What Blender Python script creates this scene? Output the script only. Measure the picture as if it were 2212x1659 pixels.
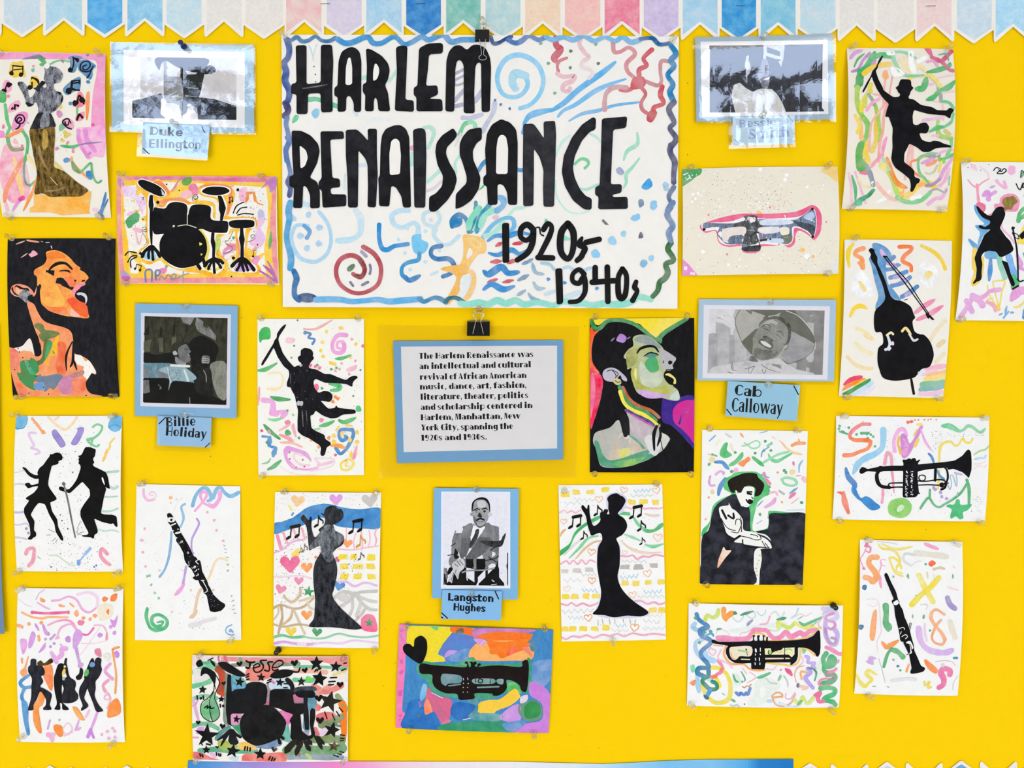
# A classroom bulletin board: yellow paper, children's paintings, portrait photos, a title poster.
import bpy, bmesh, math, random
from mathutils import Vector, Matrix
from mathutils.geometry import delaunay_2d_cdt

EXPOSURE = 0.8
SKY = 5.0                    # daylight seen through the high windows
LAMP_W = 1.5
CEILING_LAMPS = [(-2, -1.6), (0, -1.6), (2, -1.6)]
LIT_TOP, LIT_BOTTOM = 1.02, 1.05
LIT_TINT = (1.01, 1.0, 0.985)           # colour of the light on the board
YELLOW = (0.90, 0.58, 0.0, 1)

for _o in list(bpy.data.objects):
    bpy.data.objects.remove(_o, do_unlink=True)
SC = bpy.context.scene
COL = SC.collection
EYE = 1.5                     # height of the camera and of the middle of the board
PPM = 1280.0                  # photograph pixels per metre on the board
DIST = 1.3                    # camera to board

# ---------------------------------------------------------------- camera
cam = bpy.data.cameras.new('camera')
cam.sensor_width = 36.0
cam.lens = 36.0 * DIST / (2212 / PPM)
cam.clip_start = 0.01
cam_o = bpy.data.objects.new('camera', cam)
cam_o.location = (0, -DIST, EYE)
cam_o.rotation_euler = (math.pi / 2, 0, 0)
COL.objects.link(cam_o)
SC.camera = cam_o

# ---------------------------------------------------------------- sky, lights, exposure
SC.view_settings.view_transform = 'Standard'
SC.view_settings.look = 'None'
SC.view_settings.gamma = 1.0
SC.view_settings.use_curve_mapping = False
SC.view_settings.exposure = EXPOSURE
world = bpy.data.worlds.new('sky')
SC.world = world
world.use_nodes = True
_nt = world.node_tree
_bg = _nt.nodes['Background']
_tc = _nt.nodes.new('ShaderNodeTexCoord')
_sep = _nt.nodes.new('ShaderNodeSeparateXYZ')
_nt.links.new(_tc.outputs['Generated'], _sep.inputs[0])
_mr = _nt.nodes.new('ShaderNodeMapRange')
_mr.inputs['From Min'].default_value, _mr.inputs['From Max'].default_value = -0.02, 0.10
_nt.links.new(_sep.outputs['Z'], _mr.inputs['Value'])
_mx = _nt.nodes.new('ShaderNodeMix')
_mx.data_type = 'RGBA'
_mx.inputs[6].default_value = (1.0, 0.97, 0.91, 1)      # sunlit ground outside
_mx.inputs[7].default_value = (0.62, 0.76, 1.05, 1)     # sky
_nt.links.new(_mr.outputs[0], _mx.inputs['Factor'])
_nt.links.new(_mx.outputs[2], _bg.inputs[0])
_bg.inputs[1].default_value = SKY


def lamp(name, loc, rot, sx, sy, watts, colour=(1, 1, 1)):
    l = bpy.data.lights.new(name, 'AREA')
    l.shape = 'RECTANGLE'
    l.size, l.size_y, l.energy, l.color = sx, sy, watts, colour
    o = bpy.data.objects.new(name, l)
    o.location, o.rotation_euler = loc, rot
    COL.objects.link(o)
    return o


for _x, _y in CEILING_LAMPS:
    lamp('ceiling_lamp', (_x, _y, 3.93), (0, 0, 0), 1.2, 0.6, LAMP_W, (1.0, 0.975, 0.94))


# ---------------------------------------------------------------- materials
def lin(c):
    return c / 12.92 if c <= 0.04045 else ((c + 0.055) / 1.055) ** 2.4


def lit(py):
    """how brightly the room lights the board at this height (photo rows): the colours below are read off the photo and divided by it"""
    return LIT_TOP + (LIT_BOTTOM - LIT_TOP) * py / 1659.0


ALB = 1.0 / lit(830)


def rgb(h):
    if len(h) == 3:
        h = h[0] * 2 + h[1] * 2 + h[2] * 2
    return tuple(min(0.93, lin(int(h[i:i + 2], 16) / 255) * ALB / LIT_TINT[i // 2]) for i in (0, 2, 4))


def new_mat(name):
    m = bpy.data.materials.new(name)
    m.use_nodes = True
    nt = m.node_tree
    nt.nodes.clear()
    out = nt.nodes.new('ShaderNodeOutputMaterial')
    return m, nt, out


def principled(name, colour, rough=0.6, metal=0.0, spec=0.4):
    m, nt, out = new_mat(name)
    b = nt.nodes.new('ShaderNodeBsdfPrincipled')
    b.inputs['Base Color'].default_value = (*colour, 1)
    b.inputs['Roughness'].default_value = rough
    b.inputs['Metallic'].default_value = metal
    b.inputs['Specular IOR Level'].default_value = spec
    nt.links.new(b.outputs[0], out.inputs[0])
    return m, nt, b


def noise(nt, vec, scale, detail=4.0, rough=0.55):
    n = nt.nodes.new('ShaderNodeTexNoise')
    n.inputs['Scale'].default_value = scale
    n.inputs['Detail'].default_value = detail
    n.inputs['Roughness'].default_value = rough
    nt.links.new(vec, n.inputs['Vector'])
    return n.outputs['Fac']


def ramp(nt, fac, lo, hi):
    r = nt.nodes.new('ShaderNodeMapRange')
    r.inputs['From Min'].default_value = lo
    r.inputs['From Max'].default_value = hi
    nt.links.new(fac, r.inputs['Value'])
    return r.outputs['Result']


def paint_material(streaky, plain=False):
    m, nt, out = new_mat('plain_paper' if plain else 'brushed_paint' if streaky else 'watercolour_paint')
    tc = nt.nodes.new('ShaderNodeTexCoord')
    a1 = nt.nodes.new('ShaderNodeAttribute')
    a1.attribute_name = 'Paint'
    a2 = nt.nodes.new('ShaderNodeAttribute')
    a2.attribute_name = 'Wash'
    vec = tc.outputs['Object']
    if streaky:
        mp = nt.nodes.new('ShaderNodeMapping')
        mp.inputs['Scale'].default_value = (2.2, 1, 0.8)
        nt.links.new(vec, mp.inputs['Vector'])
        n1 = noise(nt, mp.outputs[0], 80, 6, 0.7)
        n2 = noise(nt, vec, 700, 2)
        mx = nt.nodes.new('ShaderNodeMath')
        mx.operation = 'MULTIPLY_ADD'
        nt.links.new(n2, mx.inputs[0])
        mx.inputs[1].default_value = 0.35
        nt.links.new(n1, mx.inputs[2])
        fac = ramp(nt, mx.outputs[0], 0.54, 0.90)
    else:
        n1 = noise(nt, vec, 55, 5, 0.6)
        fac = ramp(nt, n1, 0.36, 0.66)
    mix = nt.nodes.new('ShaderNodeMix')
    mix.data_type = 'RGBA'
    nt.links.new(fac, mix.inputs['Factor'])
    nt.links.new(a1.outputs['Color'], mix.inputs[6])
    nt.links.new(a2.outputs['Color'], mix.inputs[7])
    grain = noise(nt, vec, 210, 6, 0.65)          # pigment gathers and thins within a wash
    tone = nt.nodes.new('ShaderNodeMapRange')
    tone.inputs['From Min'].default_value, tone.inputs['From Max'].default_value = 0.3, 0.7
    tone.inputs['To Min'].default_value, tone.inputs['To Max'].default_value = 0.90, 1.03
    nt.links.new(grain, tone.inputs['Value'])
    vm = nt.nodes.new('ShaderNodeVectorMath')
    vm.operation = 'SCALE'
    nt.links.new(mix.outputs[2], vm.inputs[0])
    nt.links.new(tone.outputs[0], vm.inputs['Scale'])
    b = nt.nodes.new('ShaderNodeBsdfPrincipled')
    b.inputs['Roughness'].default_value = 0.75
    b.inputs['Specular IOR Level'].default_value = 0.12
    nt.links.new((mix.outputs[2] if plain else vm.outputs[0]), b.inputs['Base Color'])
    nt.links.new(b.outputs[0], out.inputs[0])
    return m


def film_material(name, tint, amount, rough, bump, scale):
    # clear plastic film: what lies beneath shows through, the room shows as a mirror image on top
    m, nt, out = new_mat(name)
    tc = nt.nodes.new('ShaderNodeTexCoord')
    n = noise(nt, tc.outputs['Object'], scale, 3, 0.5)
    bp = nt.nodes.new('ShaderNodeBump')
    bp.inputs['Strength'].default_value = bump
    bp.inputs['Distance'].default_value = 0.001
    nt.links.new(n, bp.inputs['Height'])
    t = nt.nodes.new('ShaderNodeBsdfTransparent')
    t.inputs[0].default_value = (*tint, 1)
    g = nt.nodes.new('ShaderNodeBsdfGlossy')
    g.inputs['Roughness'].default_value = rough
    nt.links.new(bp.outputs[0], g.inputs['Normal'])
    # share mirrored = F0 + (1 - F0) * (1 - |cos|)^5, the same from both sides of the film
    geo = nt.nodes.new('ShaderNodeNewGeometry')
    dot = nt.nodes.new('ShaderNodeVectorMath')
    dot.operation = 'DOT_PRODUCT'
    nt.links.new(bp.outputs[0], dot.inputs[0])
    nt.links.new(geo.outputs['Incoming'], dot.inputs[1])

    def math_node(op, a, b=None):
        n = nt.nodes.new('ShaderNodeMath')
        n.operation = op
        for i, v in enumerate((a, b)):
            if v is None:
                continue
            if isinstance(v, (int, float)):
                n.inputs[i].default_value = v
            else:
                nt.links.new(v, n.inputs[i])
        return n.outputs[0]
    p5 = math_node('POWER', math_node('SUBTRACT', 1.0, math_node('MINIMUM', math_node('ABSOLUTE', dot.outputs['Value']), 1.0)), 5.0)
    fr = nt.nodes.new('ShaderNodeMath')
    fr.operation = 'MULTIPLY_ADD'
    nt.links.new(p5, fr.inputs[0])
    fr.inputs[1].default_value = 1 - amount
    fr.inputs[2].default_value = amount
    mix = nt.nodes.new('ShaderNodeMixShader')
    nt.links.new(fr.outputs[0], mix.inputs[0])
    nt.links.new(t.outputs[0], mix.inputs[1])
    nt.links.new(g.outputs[0], mix.inputs[2])
    nt.links.new(mix.outputs[0], out.inputs[0])
    return m


def clear_plastic(name, tint, part=0.5):
    m, nt, out = new_mat(name)
    t = nt.nodes.new('ShaderNodeBsdfTransparent')
    t.inputs[0].default_value = (*tint, 1)
    g = nt.nodes.new('ShaderNodeBsdfGlass')
    g.inputs['Color'].default_value = (*tint, 1)
    g.inputs['Roughness'].default_value = 0.02
    g.inputs['IOR'].default_value = 1.45
    mix = nt.nodes.new('ShaderNodeMixShader')
    mix.inputs[0].default_value = part
    nt.links.new(t.outputs[0], mix.inputs[1])
    nt.links.new(g.outputs[0], mix.inputs[2])
    nt.links.new(mix.outputs[0], out.inputs[0])
    return m


M_PAINT = paint_material(False)
M_BRUSH = paint_material(True)
M_PAPER = paint_material(False, True)
M_FILM = film_material('laminate_film', (1, 1, 1), 0.085, 0.015, 0.016, 150)
M_POUCH = film_material('clear_pouch', (0.985, 0.97, 0.95), 0.07, 0.05, 0.06, 60)
M_PIN = clear_plastic('clear_plastic', (0.97, 0.97, 0.95))
M_BLACKPIN = principled('black_plastic', (0.006, 0.006, 0.007), 0.18, 0, 0.5)[0]
M_BLUEPIN = principled('blue_plastic', (0.004, 0.016, 0.12), 0.15, 0, 0.5)[0]
M_WHITEPIN = clear_plastic('milky_plastic', (0.95, 0.95, 0.95), 0.3)
M_STEEL = principled('steel_wire', (0.62, 0.62, 0.6), 0.25, 1.0)[0]
M_DARKWIRE = principled('dark_staple_wire', (0.06, 0.055, 0.05), 0.35, 1.0)[0]
M_CLIP = principled('black_enamel', (0.004, 0.004, 0.005), 0.5, 0, 0.18)[0]
M_CLIPEDGE = principled('clip_edge', (0.13, 0.12, 0.10), 0.4, 0.5)[0]
FILMS = {'film': M_FILM, 'pouch': M_POUCH}


# ---------------------------------------------------------------- naming helpers
def tag(o, label, cat, group=None, kind=None):
    if kind:
        o['kind'] = kind
    else:
        o['label'], o['category'] = label, cat
    if group:
        o['group'] = group
    return o


def empty(name, loc):
    o = bpy.data.objects.new(name, None)
    o.empty_display_size = 0.01
    o.location = loc
    COL.objects.link(o)
    return o


def link_mesh(name, me, parent=None, mats=()):
    o = bpy.data.objects.new(name, me)
    for m in mats:
        me.materials.append(m)
    COL.objects.link(o)
    if parent:
        o.parent = parent
    return o


def bm_obj(name, bm, mat, parent=None, smooth=False):
    me = bpy.data.meshes.new(name)
    bm.normal_update()
    bm.to_mesh(me)
    bm.free()
    if smooth:
        for p in me.polygons:
            p.use_smooth = True
    return link_mesh(name, me, parent, [mat])


def add_box(bm, c, s):
    r = bmesh.ops.create_cube(bm, size=1)
    bmesh.ops.scale(bm, vec=s, verts=r['verts'])
    bmesh.ops.translate(bm, vec=c, verts=r['verts'])


def add_tube(bm, pts, r, n=8, closed=False):
    pts = [Vector(p) for p in pts]
    rings = []
    for i, p in enumerate(pts):
        a = pts[i - 1] if (i or closed) else p
        b = pts[(i + 1) % len(pts)] if (i < len(pts) - 1 or closed) else p
        d = (b - a).normalized()
        u = d.cross(Vector((0, 1, 0)))
        if u.length < 1e-4:
            u = d.cross(Vector((1, 0, 0)))
        u.normalize()
        w = d.cross(u)
        rr = r[i] if isinstance(r, (list, tuple)) else r
        rings.append([bm.verts.new(p + rr * (math.cos(6.28318 * k / n) * u + math.sin(6.28318 * k / n) * w)) for k in range(n)])
    m = len(rings)
    for i in range(m if closed else m - 1):
        A, B = rings[i], rings[(i + 1) % m]
        for k in range(n):
            bm.faces.new((A[k], A[(k + 1) % n], B[(k + 1) % n], B[k]))
    if not closed:
        bm.faces.new(rings[0][::-1])
        bm.faces.new(rings[-1])


def bx(px):
    return (px - 1106.0) / PPM


def bz(py):
    return EYE + (829.5 - py) / PPM


# ---------------------------------------------------------------- flat drawing on sheets
def smooth_open(p, n=6):
    if len(p) < 3:
        return p
    q = [p[0]] + p + [p[-1]]
    out = []
    for i in range(1, len(q) - 2):
        for k in range(n):
            out.append(cr(q[i - 1], q[i], q[i + 1], q[i + 2], k / n))
    out.append(p[-1])
    return out


def smooth_closed(p, n=5):
    m = len(p)
    if m < 3:
        return p
    return [cr(p[i - 1], p[i], p[(i + 1) % m], p[(i + 2) % m], k / n) for i in range(m) for k in range(n)]


def rounded(p, r):
    """a closed outline with its corners cut back by at most r, twice"""
    for rr in (r, r * .4):
        out = []
        m = len(p)
        for i in range(m):
            a, b = p[i], p[(i + 1) % m]
            l = math.dist(a, b) or 1e-6
            t = min(.3, rr / l)
            out += [tuple(a[j] + (b[j] - a[j]) * t for j in (0, 1)), tuple(b[j] + (a[j] - b[j]) * t for j in (0, 1))]
        p = out
    return p


def cr(a, b, c, d, t):
    t2, t3 = t * t, t * t * t
    return tuple(0.5 * (2 * b[j] + (c[j] - a[j]) * t + (2 * a[j] - 5 * b[j] + 4 * c[j] - d[j]) * t2
                        + (3 * b[j] - a[j] - 3 * c[j] + d[j]) * t3) for j in (0, 1))


EPS = 6e-6                    # one coat of paint lies this much above the last
FIRST = 4e-5                  # and the first coat this much above the paper


def cut(pts, win):
    """the part of a polygon inside a convex window (photograph pixels, clockwise on screen)"""
    out = list(pts)
    for i in range(len(win)):
        a, b = win[i], win[(i + 1) % len(win)]
        side = lambda p: (b[0] - a[0]) * (p[1] - a[1]) - (b[1] - a[1]) * (p[0] - a[0])
        res = []
        for j in range(len(out)):
            p, q = out[j - 1], out[j]
            sp, sq = side(p), side(q)
            if (sp >= 0) != (sq >= 0):
                t = sp / (sp - sq)
                res.append((p[0] + (q[0] - p[0]) * t, p[1] + (q[1] - p[1]) * t))
            if sq >= 0:
                res.append(q)
        out = res
        if not out:
            return out
    return out


def inside(pts, x, y):
    """winding number test, so an outline that crosses itself leaves no holes"""
    w = 0
    for i in range(len(pts)):
        (ax, ay), (bx_, by) = pts[i - 1], pts[i]
        if (ay <= y) != (by <= y):
            side = (bx_ - ax) * (y - ay) - (x - ax) * (by - ay)
            if ay <= y and side > 0:
                w += 1
            elif ay > y and side < 0:
                w -= 1
    return w != 0


class Sheet:
    """One sheet of paper with everything drawn on it, built as a few meshes under one Empty."""

    def __init__(self, corners, base=0.0012):
        self.c = corners
        xs, ys = [p[0] for p in corners], [p[1] for p in corners]
        self.x0, self.x1, self.y0, self.y1 = min(xs), max(xs), min(ys), max(ys)
        self.cx, self.cy = (self.x0 + self.x1) / 2, (self.y0 + self.y1) / 2
        self.base = base
        self.n = 0
        self.parts = []
        self.bend_x = self.bend_y = lambda t: 0.0
        self.NX, self.NY = 8, 10
        self.hold = False     # marks of one colour that share a coat
        self.window = None    # the picture area inside a print's white margin

    def part(self, name, mat=None):
        self.parts.append((name, mat, []))

    def poly(self, pts, col):
        self.n += 0 if self.hold else 1
        if self.window:
            pts = cut(pts, self.window)
            if len(pts) < 3:
                return
        self.parts[-1][2].append(('p', pts, self.n, col))

    def tris(self, quads, col):
        self.n += 0 if self.hold else 1
        if self.window:
            quads = [q for q in (cut(q, self.window) for q in quads) if len(q) > 2]
        self.parts[-1][2].append(('q', quads, self.n, col))

    def same_coat(self, on):
        if on:
            self.n += 1
        self.hold = on

    # pieces of drawing, all in photograph pixels
    def stroke(self, pts, w, col, taper=False, jit=0.10, rnd=random):
        P = []
        for p in pts:
            if not P or abs(p[0] - P[-1][0]) + abs(p[1] - P[-1][1]) > 1e-3:
                P.append(p)
        if len(P) < 2:
            return self.dot(pts[0], w / 2, col)
        n = len(P)
        L, R, faces = [], [], []
        ph = rnd.random() * 6
        for i in range(n):
            a, b = P[max(0, i - 1)], P[min(n - 1, i + 1)]
            dx, dy = b[0] - a[0], b[1] - a[1]
            l = math.hypot(dx, dy) or 1
            t = i / (n - 1)
            ww = w * 0.5
            if taper:
                ww *= 0.22 + 0.78 * math.sin(math.pi * (0.06 + 0.88 * t)) ** 0.7
            ww *= 1 + jit * math.sin(ph + t * 9) * (1 if n > 2 else 0)
            L.append((P[i][0] - dy / l * ww, P[i][1] + dx / l * ww))
            R.append((P[i][0] + dy / l * ww, P[i][1] - dx / l * ww))
        for i in range(n - 1):
            faces.append((L[i], L[i + 1], R[i + 1], R[i]))
        for (c, e1, e2) in ((P[0], L[0], R[0]), (P[-1], R[-1], L[-1])):
            r = math.hypot(e1[0] - c[0], e1[1] - c[1])
            a0 = math.atan2(e1[1] - c[1], e1[0] - c[0])
            cap = [(c[0] + r * math.cos(a0 + math.pi * k / 6), c[1] + r * math.sin(a0 + math.pi * k / 6)) for k in range(7)]
            for k in range(6):
                faces.append((c, cap[k], cap[k + 1]))
        self.tris(faces, col)

    def dot(self, c, r, col, rnd=random):
        ph = rnd.random() * 6
        n = 7 if r < 2 else 12
        self.poly([(c[0] + r * (1 + .16 * math.sin(2 * a + ph)) * math.cos(a), c[1] + r * (1 + .16 * math.sin(3 * a + ph)) * math.sin(a))
                   for a in (6.28318 * k / n for k in range(n))], col)

    def height(self, x, y):
        u = (x - self.x0) / (self.x1 - self.x0)
        v = (y - self.y0) / (self.y1 - self.y0)
        return self.bend_x(min(1, max(0, u))) + self.bend_y(min(1, max(0, v)))

    def build(self, root):
        gx = [self.x0 + (self.x1 - self.x0) * i / self.NX for i in range(1, self.NX)]
        gy = [self.y0 + (self.y1 - self.y0) * i / self.NY for i in range(1, self.NY)]
        bent = any(abs(self.bend_x(i / 8)) + abs(self.bend_y(i / 8)) > 1e-9 for i in range(9))
        for pi, (name, mat, items) in enumerate(self.parts):
            if not items:
                continue
            bm = bmesh.new()
            lay = bm.faces.layers.int.new('item')
            for k, (kind, pts, n, col) in enumerate(items):
                d = -(self.base + n * EPS + (FIRST if n > 1 else 0))
                if kind == 'p':
                    n_ = len(pts)
                    tv, _, tf = delaunay_2d_cdt([Vector(p) for p in pts], [(i, (i + 1) % n_) for i in range(n_)], [], 0, 1e-4, True)[:3]
                    tf = [t for t in tf if len(t) == 3 and inside(pts, sum(tv[i].x for i in t) / 3, sum(tv[i].y for i in t) / 3)]
                    vs = [bm.verts.new((p[0], d, p[1])) for p in tv]
                    for t in tf:
                        f = bm.faces.new([vs[i] for i in t])
                        f[lay] = k
                else:
                    for q in pts:
                        f = bm.faces.new([bm.verts.new((p[0], d, p[1])) for p in q])
                        f[lay] = k
            if bent:
                for g in gx:
                    bmesh.ops.bisect_plane(bm, geom=bm.verts[:] + bm.edges[:] + bm.faces[:], plane_co=(g, 0, 0), plane_no=(1, 0, 0), dist=1e-4)
                for g in gy:
                    bmesh.ops.bisect_plane(bm, geom=bm.verts[:] + bm.edges[:] + bm.faces[:], plane_co=(0, 0, g), plane_no=(0, 0, 1), dist=1e-4)
            for v in bm.verts:
                x, y = v.co.x, v.co.z
                v.co = Vector(((x - self.cx) / PPM, v.co.y - self.height(x, y), (self.cy - y) / PPM))
            bmesh.ops.delete(bm, geom=[v for v in bm.verts if not v.link_faces], context='VERTS')
            for f in bm.faces:
                f.normal_update()
                if f.normal.y > 0:
                    f.normal_flip()
            if pi == 0:          # the sheet itself has a back and an edge
                thick = 0.0003 if self.base < 0.01 else 0.0006
                back = [f for f in bm.faces if f[lay] == 0]
                r = bmesh.ops.duplicate(bm, geom=back)
                nv = [g for g in r['geom'] if isinstance(g, bmesh.types.BMVert)]
                for v in nv:
                    v.co.y += thick
                nf = [g for g in r['geom'] if isinstance(g, bmesh.types.BMFace)]
                for f in nf:
                    f.normal_flip()
                vm = r['vert_map']
                edge = [e for f in back for e in f.edges if len(e.link_faces) == 1]
                for e in edge:
                    a, b = e.verts
                    try:
                        f = bm.faces.new((a, b, vm[b], vm[a]))
                        f[lay] = 0
                    except (ValueError, KeyError):
                        pass
            me = bpy.data.meshes.new(name)
            idx = [f[lay] for f in bm.faces]
            bm.to_mesh(me)
            bm.free()
            if mat in FILMS:
                link_mesh(name, me, root, [FILMS[mat]])
                continue
            a1 = me.attributes.new('Paint', 'FLOAT_COLOR', 'FACE')
            a2 = me.attributes.new('Wash', 'FLOAT_COLOR', 'FACE')
            b1, b2, ms = [], [], []
            for k in idx:
                c1, c2, st = items[k][3]
                b1 += [*c1, 1.0]
                b2 += [*c2, 1.0]
                ms.append(st)
            a1.data.foreach_set('color', b1)
            a2.data.foreach_set('color', b2)
            me.polygons.foreach_set('material_index', ms)
            link_mesh(name, me, root, [M_PAINT, M_BRUSH, M_PAPER])


_colours = {}


def colour(s, sheet=False):
    key = (s, sheet, ALB)
    if key in _colours:
        return _colours[key]
    st = 1 if s.endswith('*') else (2 if sheet or s.endswith('=') else 0)
    t = s.rstrip('*=')
    if '/' in t:
        a, b = t.split('/')
        c1, c2 = rgb(a), rgb(b)
    else:
        c1 = rgb(t)
        lum = 0.3 * c1[0] + 0.6 * c1[1] + 0.1 * c1[2]
        if st == 2:
            c2 = tuple(v * 0.97 for v in c1)
        elif lum < 0.03:
            c2 = tuple(v + 0.006 for v in c1)
        else:
            w = rgb('f2efe9')
            c2 = tuple(v + 0.20 * (w[j] - v) for j, v in enumerate(c1))
    _colours[key] = (c1, c2, st)
    return _colours[key]


# ---------------------------------------------------------------- a display alphabet: fat stems, thin hairlines
def ell(cx, cy, rx, ry, a0, a1, n=16):
    return [(cx + rx * math.cos(math.radians(a0 + (a1 - a0) * k / n)), cy + ry * math.sin(math.radians(a0 + (a1 - a0) * k / n))) for k in range(n + 1)]


def glyph(ch, T, t):
    """-> (polygons, hairlines, advance) with the baseline at 0, x height .53, capitals .72"""
    X, C, A = .53, .72, .75
    F, H = [], []

    def stem(x, y0, y1, w=T):
        F.append([(x, y0), (x + w, y0), (x + w, y1), (x, y1)])

    def hair(*p):
        H.append(list(p))

    def bowl(cx, cy, rx, ry, a0=0, a1=360, fat=True):
        H.append(ell(cx, cy, rx - t / 2, ry - t / 2, a0, a1))
        if fat:
            F.append(ell(cx, cy, rx, ry, 100, 260) + ell(cx, cy, max(.02, rx - T), ry * .86, 250, 110)[:0] + [(cx - rx + T, cy - ry * .9), (cx - rx + T, cy + ry * .9)])
    r = .24
    if ch in 'oce':
        bowl(r, X / 2, r, X / 2 + .01, *{'o': (0, 360), 'c': (50, 310), 'e': (0, 315)}[ch])
        if ch == 'e':
            hair((.04, X * .5), (2 * r - t / 2, X * .5))
        w = 2 * r
    elif ch == 'a':
        H.append(ell(.2, .15, .17, .15 - t / 2, 60, 300))
        F.append(ell(.19, .15, .19, .16, 110, 250))
        stem(.25, 0, X * .82)
        H.append(ell(.22, X * .74, .17, X * .26 - t / 2, 20, 160))
        w = .25 + T
    elif ch in 'bpdqg':
        cx = T * .8 + .18 if ch in 'bp' else .22
        bowl(cx, X / 2, .22, X / 2, fat=ch in 'dqg')
        sx = 0 if ch in 'bp' else .38
        sw = T if ch in 'bp' else T * .75
        y0, y1 = {'b': (0, A), 'p': (-.2, X), 'd': (0, A), 'q': (-.2, X), 'g': (-.1, X)}[ch]
        stem(sx, y0, y1, sw)
        if ch == 'g':
            H.append(ell(.26, -.08, .2, .13, 200, 360))
        w = cx + .22 if ch in 'bp' else .38 + sw
    elif ch in 'hnmru':
        if ch == 'u':
            stem(0, .05, X)
            stem(T + .14, 0, X, T * .7)
            H.append(ell(T + .05, .14, .1 + T * .4, .14 - t / 2, 190, 350))
            w = T * 1.7 + .14
        else:
            stem(0, 0, A if ch == 'h' else X)
            H.append(ell(T + .07, X * .72, .1, X * .28 - t / 2, 160, 20 if ch != 'r' else 40))
            w = T + .2
            if ch == 'r':
                F.append(ell(T + .15, X * .84, .075, .075, 0, 360))
            else:
                stem(T + .12, 0, X * .8, T * .85)
                w = T * 1.85 + .12
            if ch == 'm':
                H.append(ell(T * 2 + .2, X * .72, .1, X * .28 - t / 2, 160, 20))
                stem(T * 1.85 + .24, 0, X * .8, T * .85)
                w = T * 2.7 + .24
    elif ch in 'ilt1':
        stem(.04, 0, {'i': X, 'l': A, 't': X + .14, '1': C}[ch])
        w = T + .08
        if ch == 'i':
            F.append(ell(.04 + T / 2, X + .15, T * .52, T * .52, 0, 360))
        if ch == 't':
            hair((-.05, X - t / 2), (T + .16, X - t / 2))
            H.append(ell(T + .08, .1, .08, .1 - t / 2, 190, 330))
            w = T + .16
        if ch == '1':
            hair((0, C - .12), (.05, C - t / 2))
    elif ch == 'f':
        stem(.04, 0, A - .08)
        H.append(ell(.04 + T, A - .16, .13, .15, 30, 170))
        hair((-.05, X - t / 2), (T + .16, X - t / 2))
        w = T + .15
    elif ch in 'sS235':
        h = X if ch == 's' else C
        q = h / 4
        if ch in 'sS':
            H.append(ell(.2, h - q, .18, q - t / 2, 20, 270) + ell(.2, q, .18, q - t / 2, 90, -160))
            F.append([(.0, h * .80), (.09, h * .97), (.2, h * .62), (.42, h * .38), (.36, h * .06), (.22, h * .36), (.04, h * .55)])
        elif ch == '2':
            H.append(ell(.21, h - q, .17, q - t / 2, 170, -20) + [(.06, t / 2), (.42, t / 2)])
            F.append([(.22, h * .97), (.42, h * .85), (.38, h * .5), (.2, h * .06), (.03, 0), (.25, h * .55)])
        else:
            H.append(ell(.19, h - q, .17, q - t / 2, 160, -90) + ell(.19, q, .19, q - t / 2, 90, -160))
            F.append([(.2, h), (.4, h * .8), (.33, h * .53), (.43, h * .22), (.2, 0), (.22, h * .5)])
        w = .42
    elif ch in '09':
        if ch == '0':
            bowl(.24, C / 2, .24, C / 2)
        else:
            bowl(.22, C - .22, .22, .22)
            H.append([(.44, C - .2), (.42, .2), (.3, .02), (.12, t / 2)])
        w = .48
    elif ch in 'vwyY':
        y1 = X if ch != 'Y' else C
        lo = 0 if ch in 'vw' else (-.2 if ch == 'y' else 0)
        F.append([(0, y1), (T, y1), (T * .75 + .18, 0 if ch != 'Y' else C * .4), (T * .3 + .13, 0 if ch != 'Y' else C * .4)])
        hair((T * .6 + .14, 0 if ch != 'Y' else C * .4), (T + .26, y1))
        w = T + .28
        if ch == 'w':
            F.append([(T + .18, y1), (2 * T + .18, y1), (T * 1.75 + .33, 0), (T * 1.3 + .3, 0)])
            hair((T * 1.6 + .31, 0), (2 * T + .42, y1))
            w = 2 * T + .44
        if ch == 'y':
            hair((T * .6 + .15, 0), (.1, lo))
        if ch == 'Y':
            stem(.14, 0, C * .42)
    elif ch == 'k' or ch == 'K':
        stem(0, 0, A)
        hair((T, .22), (T + .2, X))
        F.append([(T, .27), (T + .08, .33), (T + .3, 0), (T + .12, 0)])
        w = T + .28
    elif ch in 'HMNRTACDEBL':
        w = T + .36
        if ch in 'HEBDLR':
            stem(0, 0, C)
        if ch == 'H':
            hair((T, C * .5), (T + .26, C * .5))
            hair((T + .3, 0), (T + .3, C))
        elif ch == 'E':
            for y in (t / 2, C * .5, C - t / 2):
                hair((T, y), (T + .24, y))
            w = T + .28
        elif ch == 'L':
            hair((T, t / 2), (T + .26, t / 2))
            hair((T + .25, 0), (T + .25, .1))
            w = T + .3
        elif ch == 'D':
            H.append([(T, t / 2)] + ell(T + .04, C / 2, .28, C / 2 - t / 2, -80, 80) + [(T, C - t / 2)])
        elif ch in 'BR':
            H.append([(T, C - t / 2)] + ell(T + .08, C * .75, .17, C * .25 - t / 2, 80, -80) + [(T, C * .5)])
            if ch == 'B':
                H.append([(T, C * .5)] + ell(T + .1, C * .25, .2, C * .25 - t / 2, 80, -80) + [(T, t / 2)])
            else:
                F.append([(T + .02, C * .5), (T + .1, C * .5), (T + .36, 0), (T + .2, 0)])
        elif ch == 'T':
            stem(.16, 0, C)
            hair((0, C - t / 2 - .01), (T + .32, C - t / 2 - .01))
            w = T + .32
        elif ch == 'A':
            hair((0, 0), (.2, C))
            F.append([(.17, C), (.26, C), (.28 + T, 0), (.2 + T * .3, 0)])
            hair((.08, C * .28), (.3, C * .28))
            w = .3 + T
        elif ch == 'C':
            bowl(.3, C / 2, .3, C / 2 + .01, 45, 315)
            w = .5
        elif ch in 'MN':
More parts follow.
